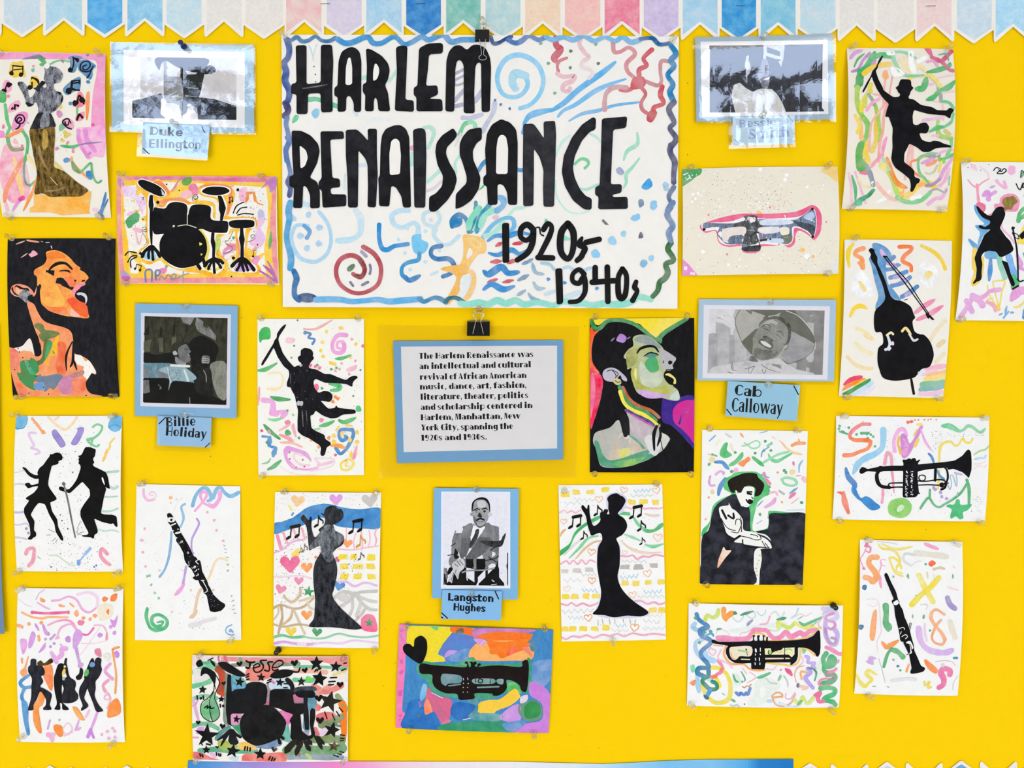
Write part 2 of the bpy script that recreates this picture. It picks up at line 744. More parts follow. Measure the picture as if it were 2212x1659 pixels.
            hair((.03, 0), (.05, C))
            F.append([(.03, C), (.03 + T * .8, C), (.32, 0), (.24, 0)])
            if ch == 'N':
                hair((.32, 0), (.32, C))
                w = .38
            else:
                hair((.27, 0), (.46, C))
                stem(.46, 0, C)
                w = .48 + T
    elif ch in ',.':
        F.append(ell(.09, .07, .08, .08, 0, 360))
        if ch == ',':
            hair((.13, .05), (.06, -.12))
        w = .18
    else:
        w = .22
    return F, H, w


def letters(sh, col, em, T, t, x, y, ang, text, fit, sc):
    out, adv = [], 0.0
    for ch in text:
        F, H, w = glyph(ch, T, t)
        out.append((F, H, adv))
        adv += w + (.075 if ch != '~' else .02)
    sx = em
    if fit:
        sx = fit / (adv - .07)
    ca, sa = math.cos(math.radians(ang)), math.sin(math.radians(ang))

    def tr(p, a):
        u, v = (p[0] + a) * sx, -p[1] * em
        return (x + u * ca - v * sa, y + u * sa + v * ca)
    sh.same_coat(True)
    for F, H, a in out:
        for f in F:
            sh.poly([sc(*tr(p, a)) for p in f], col)
        for h in H:
            sh.stroke([sc(*tr(p, a)) for p in h], t * em * sc.k, col, jit=0)
    sh.same_coat(False)


HEART = [(0, .42), (-.28, .16), (-.5, -.08), (-.48, -.34), (-.28, -.44), (-.08, -.34), (0, -.2), (.1, -.36), (.3, -.46), (.49, -.32), (.48, -.06), (.26, .18)]


def light_at(py):
    global ALB
    ALB = 1.0 / lit(py)


def draw(text):
    """Read one sheet's drawing and build it. Coordinates are photograph pixels through each block's @ origin and scale."""
    sh, head, made = None, None, []

    class Sc:
        ox = oy = 0.0
        k = 1.0

        def __call__(self, x, y):
            return (self.ox + x * self.k, self.oy + y * self.k)
    sc = Sc()
    rnd = random.Random(5)
    for line in text.strip().split('\n'):
        op, _, rest = line.partition(' ')
        if op == '!':
            if sh:
                made.append((head, sh))
            head = [s.strip() for s in rest.split('|')]
            rnd = random.Random(head[4])
            sh = None
            continue
        w = rest.split()
        if op == 'q':
            corners = [tuple(map(float, p.split(','))) for p in w]
            sh = Sheet(corners)
            light_at(sh.cy)
            sh.part('paper' if head[0] in ('painting', 'poster') else 'backing_card')
            sh.poly(corners, colour(head[3], True))
            sh.edge = sh.window = corners if head[0] in ('painting', 'poster') else None   # brush strokes stop at the sheet's edge
        elif op == '@':
            sc.ox, sc.oy, sc.k = float(w[0]), float(w[1]), 1.0 / float(w[2])
        elif op == 'c':       # what follows in this part stays inside this picture area
            sh.window = [sc(*map(float, p.split(','))) for p in w] or None
        elif op == '>':
            sh.window = sh.edge
            sh.part(w[0], w[1] if len(w) > 1 else None)
        elif op == 'W':
            fit = float(w[8]) if len(w) > 8 else None
            letters(sh, colour(w[0]), float(w[1]), float(w[2]), float(w[3]), float(w[4]), float(w[5]), float(w[6]), w[7], fit, sc)
        elif op == 'r':
            n, r0, r1, x0, y0, x1, y1, seed = map(float, w[1:])
            rr = random.Random(int(seed))
            c = colour(w[0])
            sh.same_coat(True)
            for _ in range(int(n)):
                p = (rr.uniform(x0, x1), rr.uniform(y0, y1))
                sh.dot(sc(*p), (r0 + (r1 - r0) * rr.random() ** 2) * sc.k, c, rr)
            sh.same_coat(False)
        elif op in 'fgk':
            v = [float(s) for s in ' '.join(w[1:]).replace(',', ' ').split()]
            pts = list(zip(v[::2], v[1::2]))
            if op == 'g':
                pts = smooth_closed(pts)
            elif op == 'k' or len(pts) > 6:
                pts = rounded(pts, 14 if op == 'k' else 9 if sc.k < 1 else 2)
            if len(pts) > 2:
                sh.poly([sc(*p) for p in pts], colour(w[0]))
        elif op in 'slt':
            v = [float(s) for s in w[2:]]
            pts = list(zip(v[::2], v[1::2]))
            if op != 'l':
                pts = smooth_open(pts)
                if len(pts) == 2 and op == 't':
                    pts = [tuple(pts[0][j] + (pts[1][j] - pts[0][j]) * k / 8 for j in (0, 1)) for k in range(9)]
            sh.stroke([sc(*p) for p in pts], float(w[1]) * sc.k, colour(w[0]), op == 't', rnd=rnd)
        elif op == 'd':
            v = [float(s) for s in w[2:]]
            sh.same_coat(True)
            for p in zip(v[::2], v[1::2]):
                sh.dot(sc(*p), float(w[1]) * sc.k, colour(w[0]), rnd)
            sh.same_coat(False)
        elif op == 'h':
            v = [float(s) for s in w[1:]]
            for x, y, s in zip(v[::3], v[1::3], v[2::3]):
                a = rnd.uniform(-.25, .25)
                sh.poly([sc(x + s * (p[0] * math.cos(a) - p[1] * math.sin(a)), y + s * (p[0] * math.sin(a) + p[1] * math.cos(a))) for p in smooth_closed(HEART, 3)], colour(w[0]))
        elif op == 'H':
            v = [float(s) for s in w[2:]]
            for x, y, s in zip(v[::3], v[1::3], v[2::3]):
                a = rnd.uniform(-.25, .25)
                p = smooth_closed(HEART, 3)
                sh.stroke([sc(x + s * (q[0] * math.cos(a) - q[1] * math.sin(a)), y + s * (q[0] * math.sin(a) + q[1] * math.cos(a))) for q in p + p[:1]], float(w[1]) * sc.k, colour(w[0]), rnd=rnd)
        elif op == '*':
            v = [float(s) for s in w[1:]]
            for x, y, r, rot in zip(v[::4], v[1::4], v[2::4], v[3::4]):
                P = []
                for k in range(10):
                    a = math.radians(rot - 90 + 36 * k)
                    q = r * (rnd.uniform(.85, 1.15) if k % 2 == 0 else rnd.uniform(.38, .48))
                    P.append(sc(x + q * math.cos(a), y + q * math.sin(a)))
                sh.poly(P, colour(w[0]))
        elif op == 'b':
            c, bw, bh = colour(w[0]), float(w[1]), float(w[2])
            v = [float(s) for s in w[3:]]
            for x, y in zip(v[::2], v[1::2]):
                j = lambda: rnd.uniform(-.12, .12)
                P = [(x + (sx / 2 + j()) * bw, y + (sy / 2 + j()) * bh) for sx, sy in ((-1, -.8), (-.8, -1), (.8, -1), (1, -.8), (1, .8), (.8, 1), (-.8, 1), (-1, .8))]
                sh.poly([sc(*p) for p in P], c)
        elif op == 'z':
            sw, amp, wl, x0, y0, x1, y1 = map(float, w[1:])
            n = max(3, int(math.hypot(x1 - x0, y1 - y0) / wl * 2))
            sh.stroke([sc(x0 + (x1 - x0) * k / n, y0 + (y1 - y0) * k / n + (amp if k % 2 else -amp) * rnd.uniform(.6, 1)) for k in range(n + 1)], sw * sc.k, colour(w[0]), rnd=rnd)
        elif op in 'Nn':
            x, y, s = map(float, w[1:4])
            c = colour(w[0])
            g = lambda a, b: sc(x + a * s, y + b * s)
            hd = lambda a, b: sh.poly([g(a + .17 * math.cos(q) - .04 * math.sin(q), b + .13 * math.sin(q) - .06 * math.cos(q)) for q in (k * .45 for k in range(14))], c)
            if op == 'N':
                hd(-.32, .42)
                hd(.24, .30)
                sh.stroke([g(-.19, .4), g(-.12, -.32)], .085 * s * sc.k, c, rnd=rnd)
                sh.stroke([g(.37, .28), g(.40, -.44)], .085 * s * sc.k, c, rnd=rnd)
                sh.stroke([g(-.13, -.27), g(.40, -.38)], .22 * s * sc.k, c, rnd=rnd)
            else:
                hd(-.18, .36)
                sh.stroke([g(-.02, .34), g(.02, -.45)], .085 * s * sc.k, c, rnd=rnd)
                sh.stroke([g(*p) for p in smooth_open([(.03, -.42), (.12, -.2), (.36, -.02), (.36, .2)])], .13 * s * sc.k, c, True, rnd=rnd)
    made.append((head, sh))
    return made


# ---------------------------------------------------------------- the drawings, one block per sheet; glare is painted into the bleached card's lettering
DRAWINGS = r'''
! painting | child's painting of a singer in a gold and silver gown, pink border across its top | painting | f0e9dd | gold gown singer
q -20,113 230,119 241,471 8,469
@ 0 90 7.975
g f49ac8 0 210 600 205 1300 225 1830 240 1850 700 1858 1300 1880 1659 1660 1659 1640 1300 1660 900 1700 600 1690 380 1560 330 1200 330 800 325 400 320 0 318
g 7d6f8e 410 330 550 280 700 240 780 290 830 330 700 320
g 3fae5c 690 320 790 315 845 400 815 450 740 450 725 410 760 390
s 74c78a 36 910 420 1000 370 1100 350 1230 370
s 8f6f7d 26 1100 350 1130 385
f f3cb35 185 560 215 500 210 430 260 370 340 380 420 350 455 420 470 510 500 570 500 650 420 640 300 655 220 610
s 1c150c 24 262 440 445 462
s 1c150c 18 270 520 450 500
s 1c150c 16 268 440 268 570
s 1c150c 20 440 450 450 600
d 1c150c 42 250 577 420 600
f f3cb35 590 640 690 620 740 700 760 790 690 800 640 850 570 870 545 830 580 740
s 1a150f 28 610 655 620 800
t 1a150f 40 605 650 700 700 740 780
d 1a150f 44 588 830
g 7d7fc0 1215 290 1330 260 1460 290 1410 350 1370 420 1230 340
g 4f86a8 1250 350 1370 400 1350 540 1280 575 1215 540 1250 450
s 11151c 24 1290 290 1310 400 1290 520
f 11151c 1280 290 1390 310 1400 360 1370 390
d 11151c 42 1260 520
g 4b87b4 1390 370 1520 330 1630 390 1690 450 1640 520 1640 620 1600 690 1530 640 1460 580 1390 510
d 4b87b4 34 1570 730
s 14203a 26 1640 450 1590 530 1500 550 1430 510 1430 420 1480 370 1560 370 1590 440 1540 510 1480 510 1470 460 1520 430
s 14203a 26 1620 490 1590 590 1545 660
g 4f86b0 1150 860 1290 710 1420 640 1450 730 1430 860 1330 910 1220 965
l 0e1620 44 1290 880 1300 720 1420 700 1420 880 1310 860
l 0e1620 26 1310 760 1410 740
d 0e1620 60 1250 890
g f7a6c6 100 900 120 740 180 690 240 740 270 850 240 900 150 940
s 1a0f14 28 150 880 190 750 220 780
d 1a0f14 46 135 890 222 780
g 3fae5c -30 870 60 870 170 930 180 1040 150 1095 60 1080 -30 1020
g f48fa0 190 960 230 950 245 1000 200 1010
s 5abf74 60 165 1130 190 1290 215 1430 260 1530
s 5abf74 50 250 1540 205 1659 220 1790 240 1840
g f7a6c6 210 1250 260 1120 390 1050 430 1120 380 1210 280 1260
l 1a1014 44 290 1200 300 1180 330 1210 340 1130 390 1150
g f08fc0 290 1500 340 1320 450 1250 560 1280 550 1400 470 1530 350 1560 300 1600
s 2a1030 26 360 1550 400 1530 430 1470 370 1430 350 1370 400 1310 480 1320 510 1390 470 1450 400 1440 380 1390 420 1350 460 1390 420 1420
g f2819b 1370 1100 1400 920 1470 920 1540 1080 1500 1150 1420 1180 1320 1150
s 1a0d10 34 1400 1100 1430 970 1510 1110
d 1a0d10 52 1370 1100 1480 1050
g fb8b2a 1545 960 1590 900 1605 1000 1600 1200 1570 1400 1545 1300
g 7dc27a 1385 1170 1415 1180 1415 1300 1385 1300
g f391b0 1400 1300 1520 1250 1510 1370 1420 1420 1370 1390
s 1a0d10 40 1400 1390 1440 1300 1490 1350
g d58db8 1065 1230 1130 1250 1160 1310 1100 1360 1055 1300
g f6cf5a 1090 1140 1160 1160 1110 1220
g f09fb8 1150 1400 1250 1360 1340 1430 1340 1540 1260 1560 1170 1500
g 53b07a 1100 1500 1160 1450 1200 1530 1110 1590
s 221028 26 1310 1550 1250 1530 1200 1490 1160 1430 1210 1380 1270 1390 1250 1480 1210 1470 1200 1430
s 221028 20 1270 1390 1300 1450
d c8a3c0 18 570 1445 620 250
d e87a9a 24 140 1490 140 1520 625 455
d 4fb58f 34 620 525
d 4f6fb0 26 1535 250
d e0569a 34 1670 1480
d 4a8fb8 34 1290 1110
g f08fd0 -20 1640 60 1570 150 1590 165 1659 150 1690 60 1690
@ 0 280 7.975
g f29bb8/f9d3d6 165 300 250 340 400 330 470 420 540 700 580 1000 520 1200 420 1250 250 1280 130 1130 60 850 80 550
t ffd08a 90 320 520 370 760 430 1050 440 1150
t f9926a 90 480 540 300 830 160 1080 120 1260
s f4b6cc 60 140 1300 160 1400
t e48fd0 50 460 1190 340 1290 250 1410
s e84a92 70 400 1220 450 1190
s fb8b3a 60 200 170 470 50
s 5aa868 56 220 190 235 270
s 8f8f6a 64 240 300 300 380 400 385 470 370
d ee6a90 22 470 320 460 350
g f9b6c0 310 270 340 190 400 290
s 41b06a 52 480 70 560 220 550 420 510 560
s 6f9f80 40 510 560 490 700 490 850
s 6a9a86 40 490 850 520 960 580 990
t 4fb08a 30 570 985 620 960 660 915
t fb9a3a 50 710 840 640 1050 540 1240 440 1410
f fdb144/fcc878 640 1130 1200 1180 1620 1080 1560 1420 1580 1460 1380 1470 1100 1490 900 1440 540 1440 560 1360 630 1330
g f4e0a0 560 460 700 650 700 700 560 560
g f3c94c/e0d6a0 1020 590 1100 650 1170 740 1190 780 1050 760
g f4a0d8/f9d0e0 1390 60 1430 10 1600 0 1860 0 1850 480 1700 490 1590 550 1530 470 1430 270
s e48bd0 70 1430 60 1430 200 1490 360 1580 500
s e48bd0 80 1540 60 1580 220 1700 400
t 44b368 56 1130 320 1300 340 1430 310
t 8f70a0 30 1430 310 1560 280 1830 250
d e8889c 24 1240 275 1250 260 1335 380 1335 420
d e0c95a 34 1200 90 1220 120 1270 130 1210 160 1155 230
g c87fb8 1030 370 1070 335 1100 370 1050 405
d 3a86c8 40 1210 570 1240 560
g c872b8 1570 480 1610 420 1650 450
t fb9a4a 50 1310 510 1310 590 1370 680 1460 760 1560 860
t 5f8a2a 84 1320 600 1360 700 1440 775
s 44b05c 34 1450 770 1530 690 1630 610 1640 720 1670 870 1730 940 1790 905
g 3a86c0 1540 760 1620 740 1655 820 1630 890 1570 870
s 3a86c0 44 1565 820 1610 840
g 3a86b8 30 130 30 220 60 330 60 480 10 510 -20 460 -20 350
t 2a78b8 44 1860 1100 1820 1250 1740 1460
l 2a78b8 26 1885 1220 1820 1350
g 2a78b8 1720 1440 1780 1350 1830 1340 1770 1470
l 2a78b8 60 1730 1450 1770 1490
s f4c8dc 60 1650 1390 1700 1400
r 333 16 3 7 1050 60 1250 480 4
> singer_silhouette
@ 0 90 7.975
g 1b1b20/b9bcc8* 815 460 870 400 930 460 1000 470 1080 520 1140 610 1110 720 1070 750 1000 770 995 830 1030 890 1110 920 1160 1000 1140 1100 1050 1220 960 1280 920 1330 930 1480 980 1530 660 1520 700 1380 745 1270 720 1120 670 1100 640 1150 570 1165 530 1090 480 960 380 790 380 740 440 730 490 760 540 830 560 920 590 1010 650 970 690 880 660 850 700 830 770 810 850 840 870 790 820 680 830 560
g f3f2ee 805 450 860 400 910 440 880 500 830 490
g 17171b/3a3a40 650 850 690 830 720 790 780 740 830 740 820 790 760 860 730 920 690 880
d 17171b 40 805 755
g 15151a/44454c* 730 1290 800 1270 900 1290 960 1290 1020 1420 1030 1520 800 1540 615 1570 640 1470
g 5a5b60/a8abb4* 820 1300 930 1300 940 1480 880 1520 780 1520
g 17171b 520 1090 640 1120 670 1110 640 1150 570 1168
g 17171b 1080 910 1130 930 1110 960 1070 930
g 17171b 1150 980 1160 1040 1140 1100 1120 1060
> gold_gown_skirt
g 1e1a10/a8843c* 610 1560 780 1550 960 1520 1020 1520 1035 1659 1020 1850 1010 2100 1020 2200 1180 2270 1380 2440 1560 2570 1540 2620 1400 2690 1100 2690 930 2700 800 2640 660 2650 680 2500 710 2350 700 2190 660 2000 640 1850 600 1659
t a9832f/d8b86a* 110 860 1580 870 1750 850 1880
t 8f7434 50 760 1850 800 2050 900 2250
t b59a58 20 930 2360 1000 2440 1060 2510
t 8a7340 26 820 2600 1000 2590 1180 2540
! painting | child's painting of a black drum kit on yellow wash in a pink border | painting | f3ece0 | pink bordered drum kit
q 254,381 599,382 604,615 261,613
@ 240 370 5.821
f ef8aa0/f5b49a 84 64 880 62 2086 70 2090 700 2115 1415 1400 1412 126 1412 100 700
g d96a9c/ee98b0 300 90 800 75 1300 90 1900 90 1900 140 1300 130 900 120 500 125
g c77fc8/dca0d0 100 90 150 110 180 190 110 190
f fbc52e/fbd66a 140 125 600 105 1000 135 1950 150 2040 300 2010 700 2030 1000 2060 1330 1400 1340 500 1350 180 1340 170 900 150 500
f f5efe6 175 200 560 140 1130 165 1960 210 1990 420 1985 700 1940 1000 1960 1300 1400 1290 700 1300 260 1290 240 900 190 600
g f3e4f3/f0c2ea 165 200 330 210 330 300 450 350 460 480 400 520 330 370 170 310
t f2b8d8 20 340 380 400 480 430 550
g f9b9c8 220 560 280 510 350 540 300 600
f 3f9a5c/68b078 200 640 260 570 350 520 390 560 380 640 300 690 290 720 240 730
t f6b6c6 24 330 690 360 890 390 920 420 800
t f6b6c6 60 310 740 420 770
g fbb028/fcd45a 330 180 500 120 700 250 760 330 620 400 700 420 760 350 900 340 1010 400 1190 380 1330 430 1340 620 1380 600 1350 380 1160 320 1110 220 1250 160 1480 180 1580 300 1530 480 1490 580 1800 590 1870 700 1760 780 1740 1050 1880 1200 1880 1290 1700 1330 1520 1250 1560 1120 1590 1060 1580 780 1520 800 1400 850 1400 1030 1500 1180 1440 1300 1320 1340 1130 1290 900 1260 700 1180 640 1130 500 1180 370 1110 380 1000 480 930 460 800 470 500 450 350
g f5873a 600 400 720 360 820 350 900 345 1000 390 1010 420 900 390 760 385 690 450 640 460
g f5873a 1140 210 1300 170 1480 190 1540 260 1520 500 1480 560 1490 300 1350 200 1180 230
g f5873a 400 210 620 130 750 250 740 310 640 200 480 250
g f5934a 1640 800 1600 900 1620 1080 1540 1200 1640 1100 1660 900
g e76f9a/f29ab8 1000 190 1060 165 1110 210 1120 300 1060 310 1010 270
g 4c9a48/84b060 910 130 960 90 1020 85 1030 140 980 190 920 180
s e08a7a 30 880 90 830 200 790 260
g f7b0cc 900 300 1000 250 1040 310 930 350
g f6a9c9/f9d0e0 1630 250 1720 210 1720 370 1640 380
l f08a30 40 1730 290 1810 280 1830 380
t f08a30 36 1740 290 1730 360 1710 400
t f2a060 24 1820 340 1860 410 1930 435
g f4c7dc/e8c4e8 1880 490 1940 520 1950 640 1900 730 1960 850 1900 960 1800 950 1760 900 1850 760 1860 600
g b9bfe0 1870 500 1930 510 1930 580 1870 590
g 5aa850 2000 860 2030 760 2040 900 2000 990
g f08fb8 1800 1100 1850 1070 1890 1100 1840 1190 1790 1160
t b25ab0 44 1930 1190 2050 1300 2090 1400
t b25ab0 30 1980 1140 2040 1250 2080 1390
t b25ab0 30 1870 1250 1980 1320 2080 1390
g c07ac0 1900 230 1990 110 2080 75 2085 220 2010 270 1990 170
g b09ac8 140 1290 180 1250 260 1340 180 1380
g c862a8 140 1330 260 1330 200 1390
g d49ac0 1430 1010 1480 970 1440 1120 1500 1110 1470 1130 1430 1090
s e690c0 30 1450 1000 1560 970 1540 1010 1450 1050
g c8d86a 1350 830 1400 860 1400 950 1340 1030
g f07ab0 620 1240 720 1220 700 1290 620 1290
g e8e060/f4d86a 1130 740 1230 850 1270 1000 1230 1140 1200 1120 1250 1000 1200 830
g 9fc8e0 1460 700 1520 660 1530 720
s 12100e 15 1560 540 1600 450 1690 400
s 12100e 15 1600 545 1650 480 1725 465
s 12100e 15 1615 565 1700 545 1810 555
s 12100e 15 200 1065 250 1020 345 1035
s 12100e 15 230 1150 280 1080 350 1070
s 12100e 15 270 1215 270 1130 350 1085
s 15121a 8 1060 390 1045 340 1090 310 1115 345 1085 370 1060 345 1085 330
s 15121a 6 430 780 420 730 460 715 485 760 450 775 440 745 465 745
s 15121a 5 430 790 460 840 480 900 440 950
s 15121a 6 1830 840 1820 810 1780 820 1790 855 1810 840
s 15121a 5 1835 850 1800 880 1730 900
s 15121a 5 1560 765 1500 880 1460 890 1480 930 1550 970 1520 1020 1440 1045
l 111 12 1508 345 1548 335 1548 385
l 111 10 1510 345 1518 405
d 111 13 1512 405 1545 390
l 111 12 345 1175 405 1195 385 1250
l 111 10 345 1175 330 1230
d 111 16 322 1230 385 1250
l 111 8 1845 1000 1810 1010 1810 1075
d 111 14 1803 1080
l 111 8 410 340 430 340 425 375
d 111 20 1610 245 615 405 1560 1100
d 111 10 720 175 880 255 1860 935 1530 1330 830 1305 605 870 430 618
d 6aa878 18 1565 850 1515 1230 720 1205
d c8b8d8 14 1775 470 1820 770 1640 160
s 6c74b4 22 450 1390 455 1260 530 1255 525 1390
s 5f6fa8 22 580 1370 585 1260 640 1260 620 1310 590 1320
s a0909c 18 620 1370 650 1320 690 1360 740 1310 790 1360 840 1320 800 1300 780 1370 900 1330
s a0909c 18 920 1400 930 1270
s a0909c 14 870 1330 1000 1290
r 222 40 3 6 180 200 480 900 7
r 222 50 3 6 1640 180 1980 760 8
r 222 40 3 6 1360 850 1640 1250 9
> drum_kit_silhouette
g f7f2ea= 345 150 380 105 430 105 620 185 710 265 715 315 650 340 560 310 545 320 590 440 580 460 700 465 740 400 800 390 930 400 1000 440 1060 425 1280 450 1310 480 1310 600 1380 610 1380 500 1370 420 1390 385 1340 340 1200 310 1145 265 1180 215 1330 190 1480 210 1525 260 1490 310 1430 325 1480 430 1470 540 1450 620 1640 605 1800 610 1840 670 1820 730 1720 740 1710 920 1700 1080 1840 1200 1840 1270 1760 1280 1560 1270 1510 1210 1630 1090 1640 940 1610 820 1640 740 1530 740 1490 810 1350 820 1350 1090 1440 1140 1430 1230 1340 1300 1280 1280 1190 1250 1120 1250 1080 1200 900 1240 780 1200 650 1090 520 1140 400 1090 380 1040 510 920 490 800 490 500 480 420 490 320 500 280 370 200
g 9cc8e8 430 1080 530 990 600 1000 640 1090 520 1130
g c49ad8 1570 1230 1640 1130 1700 1130 1800 1240 1600 1270
g e8d84a 1130 735 1240 860 1265 1000 1240 1160 1300 1250 1380 1250 1430 1180 1200 1240
g 0b0a0d/1a191d 360 130 430 118 600 185 690 260 700 310 650 330 560 300 440 240 370 180
g 0b0a0d/1a191d 1165 265 1230 215 1340 205 1450 215 1510 260 1450 300 1340 318 1220 300
f 0b0a0d 500 400 510 310 550 310 555 400 565 440 555 500 555 780 550 940 530 940 515 780 515 500 500 450
g 0b0a0d/1c1b1f 560 490 640 480 710 480 760 420 850 400 960 425 990 480 985 560 1000 560 1020 480 1060 440 1180 435 1280 470 1290 620 1470 640 1500 680 1490 770 1440 790 1280 780 1170 740 1100 760 1000 780 800 800 690 800 560 780
g 0b0a0d/161519 640 1000 650 880 730 770 860 720 1000 700 1120 740 1210 850 1235 980 1210 1080 1150 1160 1060 1200 900 1225 760 1170 660 1080
f 0b0a0d 1360 320 1410 320 1440 390 1470 480 1450 550 1430 640 1395 640 1400 550 1380 500 1380 400
g 0b0a0d/1c1b1f 1505 670 1540 635 1660 625 1800 630 1825 670 1800 715 1660 730 1540 720
f 0b0a0d 1645 720 1685 720 1690 800 1705 870 1690 950 1690 1100 1645 1100 1650 950 1630 860 1645 800
f 0b0a0d 1290 780 1330 780 1325 860 1340 930 1330 1100 1295 1100 1300 980 1280 900
s 0b0a0d 44 530 960 450 1020 420 1080
s 0b0a0d 34 530 960 500 1040 500 1100
s 0b0a0d 34 545 960 550 1040 555 1120
s 0b0a0d 44 550 960 610 1020 640 1080
d 0b0a0d 20 400 1045
s 0b0a0d 44 1320 1110 1240 1150 1200 1200
s 0b0a0d 34 1310 1120 1270 1180 1245 1235
s 0b0a0d 34 1315 1120 1315 1200 1320 1280
s 0b0a0d 44 1330 1110 1400 1140 1425 1160
s 0b0a0d 36 1330 1120 1380 1180 1400 1220
s 0b0a0d 44 1650 1110 1590 1150 1540 1200
s 0b0a0d 34 1660 1110 1630 1200 1600 1250
s 0b0a0d 34 1670 1110 1670 1200 1685 1260
s 0b0a0d 34 1680 1110 1720 1200 1735 1250
s 0b0a0d 44 1690 1110 1760 1170 1810 1245
s 0b0a0d 44 1110 1180 1140 1230
s 0b0a0d 40 1180 1100 1200 1180
s f3eedb 9 990 570 990 680
s f3eedb 9 870 705 985 690 1100 725
d e9e4d0 14 820 705
l e8e3d2 8 1000 470 995 540
g c9d4e0 650 235 700 300 670 315 660 270
g f7f2ea= 500 300 530 280 520 310 490 340
! painting | child's painting of a singing face in orange on black, mouth wide open to the right | painting | 15141a | orange face
q 18,516 251,516 259,857 30,857
@ 0 500 7.975
f 131218/2a292f* 146 134 2006 130 2000 700 2010 1560 2070 2850 240 2856 100 1600 100 900
> singing_face
g f98a4a/fbb356 830 380 880 345 1000 335 1130 380 1250 470 1340 570 1430 640 1420 670 1500 715 1560 780 1570 820 1520 880 1520 930 1470 940 1400 935 1440 975 1400 1020 1350 1070 1355 1140 1420 1200 1500 1230 1560 1310 1560 1380 1590 1480 1520 1505 1300 1475 1190 1465 940 1390 830 1310 770 1230 750 1050 770 950 740 920 700 950 690 800 640 750 650 670 800 580 850 480
g f9762c/f98a3a 850 390 1000 350 1120 400 1180 460 1000 480 860 470
g fcc35a/fb9f4a 780 1080 900 960 1030 930 1120 1080 1180 1200 1150 1290 1000 1320 850 1270 770 1180
g f9702a 1150 810 1280 790 1370 870 1330 960 1260 960 1210 890
g fa9fae/f985b0 1310 1010 1440 890 1520 930 1440 970 1360 1060 1340 1140 1300 1060
g f7543a/f7743a 1220 1180 1330 1150 1420 1210 1500 1230 1560 1320 1570 1480 1440 1450 1340 1370 1260 1270
g fbb49a 1290 1340 1390 1420 1440 1480 1280 1465
g f9782a 900 1320 1060 1310 1200 1340 1230 1440 1060 1420 930 1380
t 16100c 54 890 690 960 610 1060 560 1180 565 1290 660
t 16100c 30 1080 695 1160 685 1230 695 1260 725
d 16100c 18 1350 860
g 16100c 1455 860 1510 845 1510 870 1460 880
g 141116 1400 930 1530 940 1480 1040 1410 1020 1350 1120 1420 1205 1540 1240 1580 1200 1570 1030 1640 950
g e9e4ee/c9c6d0 1380 1080 1440 1060 1530 1090 1560 1180 1530 1260 1520 1160 1460 1110 1400 1110
g f7a8b8 530 400 560 390 610 335 690 400 600 450 570 450
t d8b0a0 26 300 225 450 170
t f2956a 34 480 155 580 175 700 190
t d8b0a0 20 400 460 510 385
l e8e0dc 10 740 180 770 190
l e8e0dc 10 820 200 880 200
l e8e0dc 16 915 260 930 300
> ear
g f28f66 230 1020 270 940 380 915 520 950 610 1020 650 1070 690 960 680 1080 640 1130 560 1150 430 1140 330 1130 250 1080
g 14121a 300 980 340 935 450 980 540 990 560 1050 500 1020 400 1000 340 960
g 20190f 245 1000 275 970 290 1040 380 1120 300 1090
g efb48a 330 980 400 1010 440 1040 400 1090 330 1050
g d8d8de/3a3a40 380 1130 400 1060 500 1010 590 1080 620 1150 600 1220 520 1240 430 1170
g 17161a 540 1130 620 1100 630 1200 600 1230 540 1190
> neck_and_shoulders
@ 0 680 7.975
g f58e5a/f9a878 530 -200 640 -180 720 -30 800 90 920 160 1180 230 1290 310 1320 450 1340 660 1440 700 1590 800 1690 970 1680 1030 1620 1000 1540 1120 1510 1180 1530 1290 1600 1360 1740 1410 560 1412 340 1400 240 1040 155 590 300 580 440 540 580 415 650 700 770 680 740 480 620 130 560 -60
f f9f2ea 1325 680 1440 700 1590 800 1690 970 1680 1030 1620 1000 1540 1120 1440 1010 1500 900 1380 860 1330 760
g f6e6de 300 580 440 540 580 415 650 690 600 640 460 620 390 640
f 16141a 755 690 770 560 720 380 620 200 560 300 640 560 650 700
g 5f7a4a/8a8a52 650 200 720 150 810 180 840 260 960 280 1090 320 1040 380 890 430 860 480 780 450 730 360 760 310
g 6f6a3a/5f7a4a 830 430 890 440 860 640 820 800 700 880 600 840 760 760 800 600
g 3f9a64/58a868 890 440 960 480 960 600 1000 670 880 740 830 790 850 600
g fbc52a/fbb03a 1040 380 1080 380 1050 660 900 740 900 880 840 850 830 800 880 720 920 640 980 490
g f0663a/f49068 1060 470 1180 500 1200 680 1180 1000 1100 1080 1010 900 1050 700
g 3f9a5c/6a7a4a 330 1000 400 990 390 830 470 780 560 780 590 740 680 800 720 960 650 1040 760 1040 620 1160 640 1300 480 1230 380 1120
g 4aa878 470 800 520 790 600 940 660 1020 560 1010
g 6a7f94/7f8a98 640 1130 740 1020 780 1060 1060 1020 1140 1090 1060 1180 960 1290 900 1260 800 1330 780 1200
g 6a98cc/9ab8d8 630 1200 780 1160 800 1290 640 1280
g d990b8/c9809a 1040 1190 1200 1040 1320 1100 1280 1330 1100 1360
g c07a7a 1240 1040 1380 980 1490 960 1470 1040 1300 1090
g f5723a 300 1180 400 1200 500 1300 480 1390 350 1380
g f3724a/f9a080 1300 1110 1490 1120 1500 1280 1400 1350 1280 1290
g f07060/f5a888 170 610 340 610 380 800 330 960 230 950
t 16141a 36 1310 460 1220 640 1190 780 1195 960
t 16141a 44 1320 480 1310 780 1260 900
t 16141a 36 1320 780 1370 950
f 131218 230 1050 340 1400 240 1415
d 16141a 12 365 583 385 643 445 743 195 770 293 945 380 1110 660 1055 555 890 790 1250 868 1365 527 1350 1510 1390
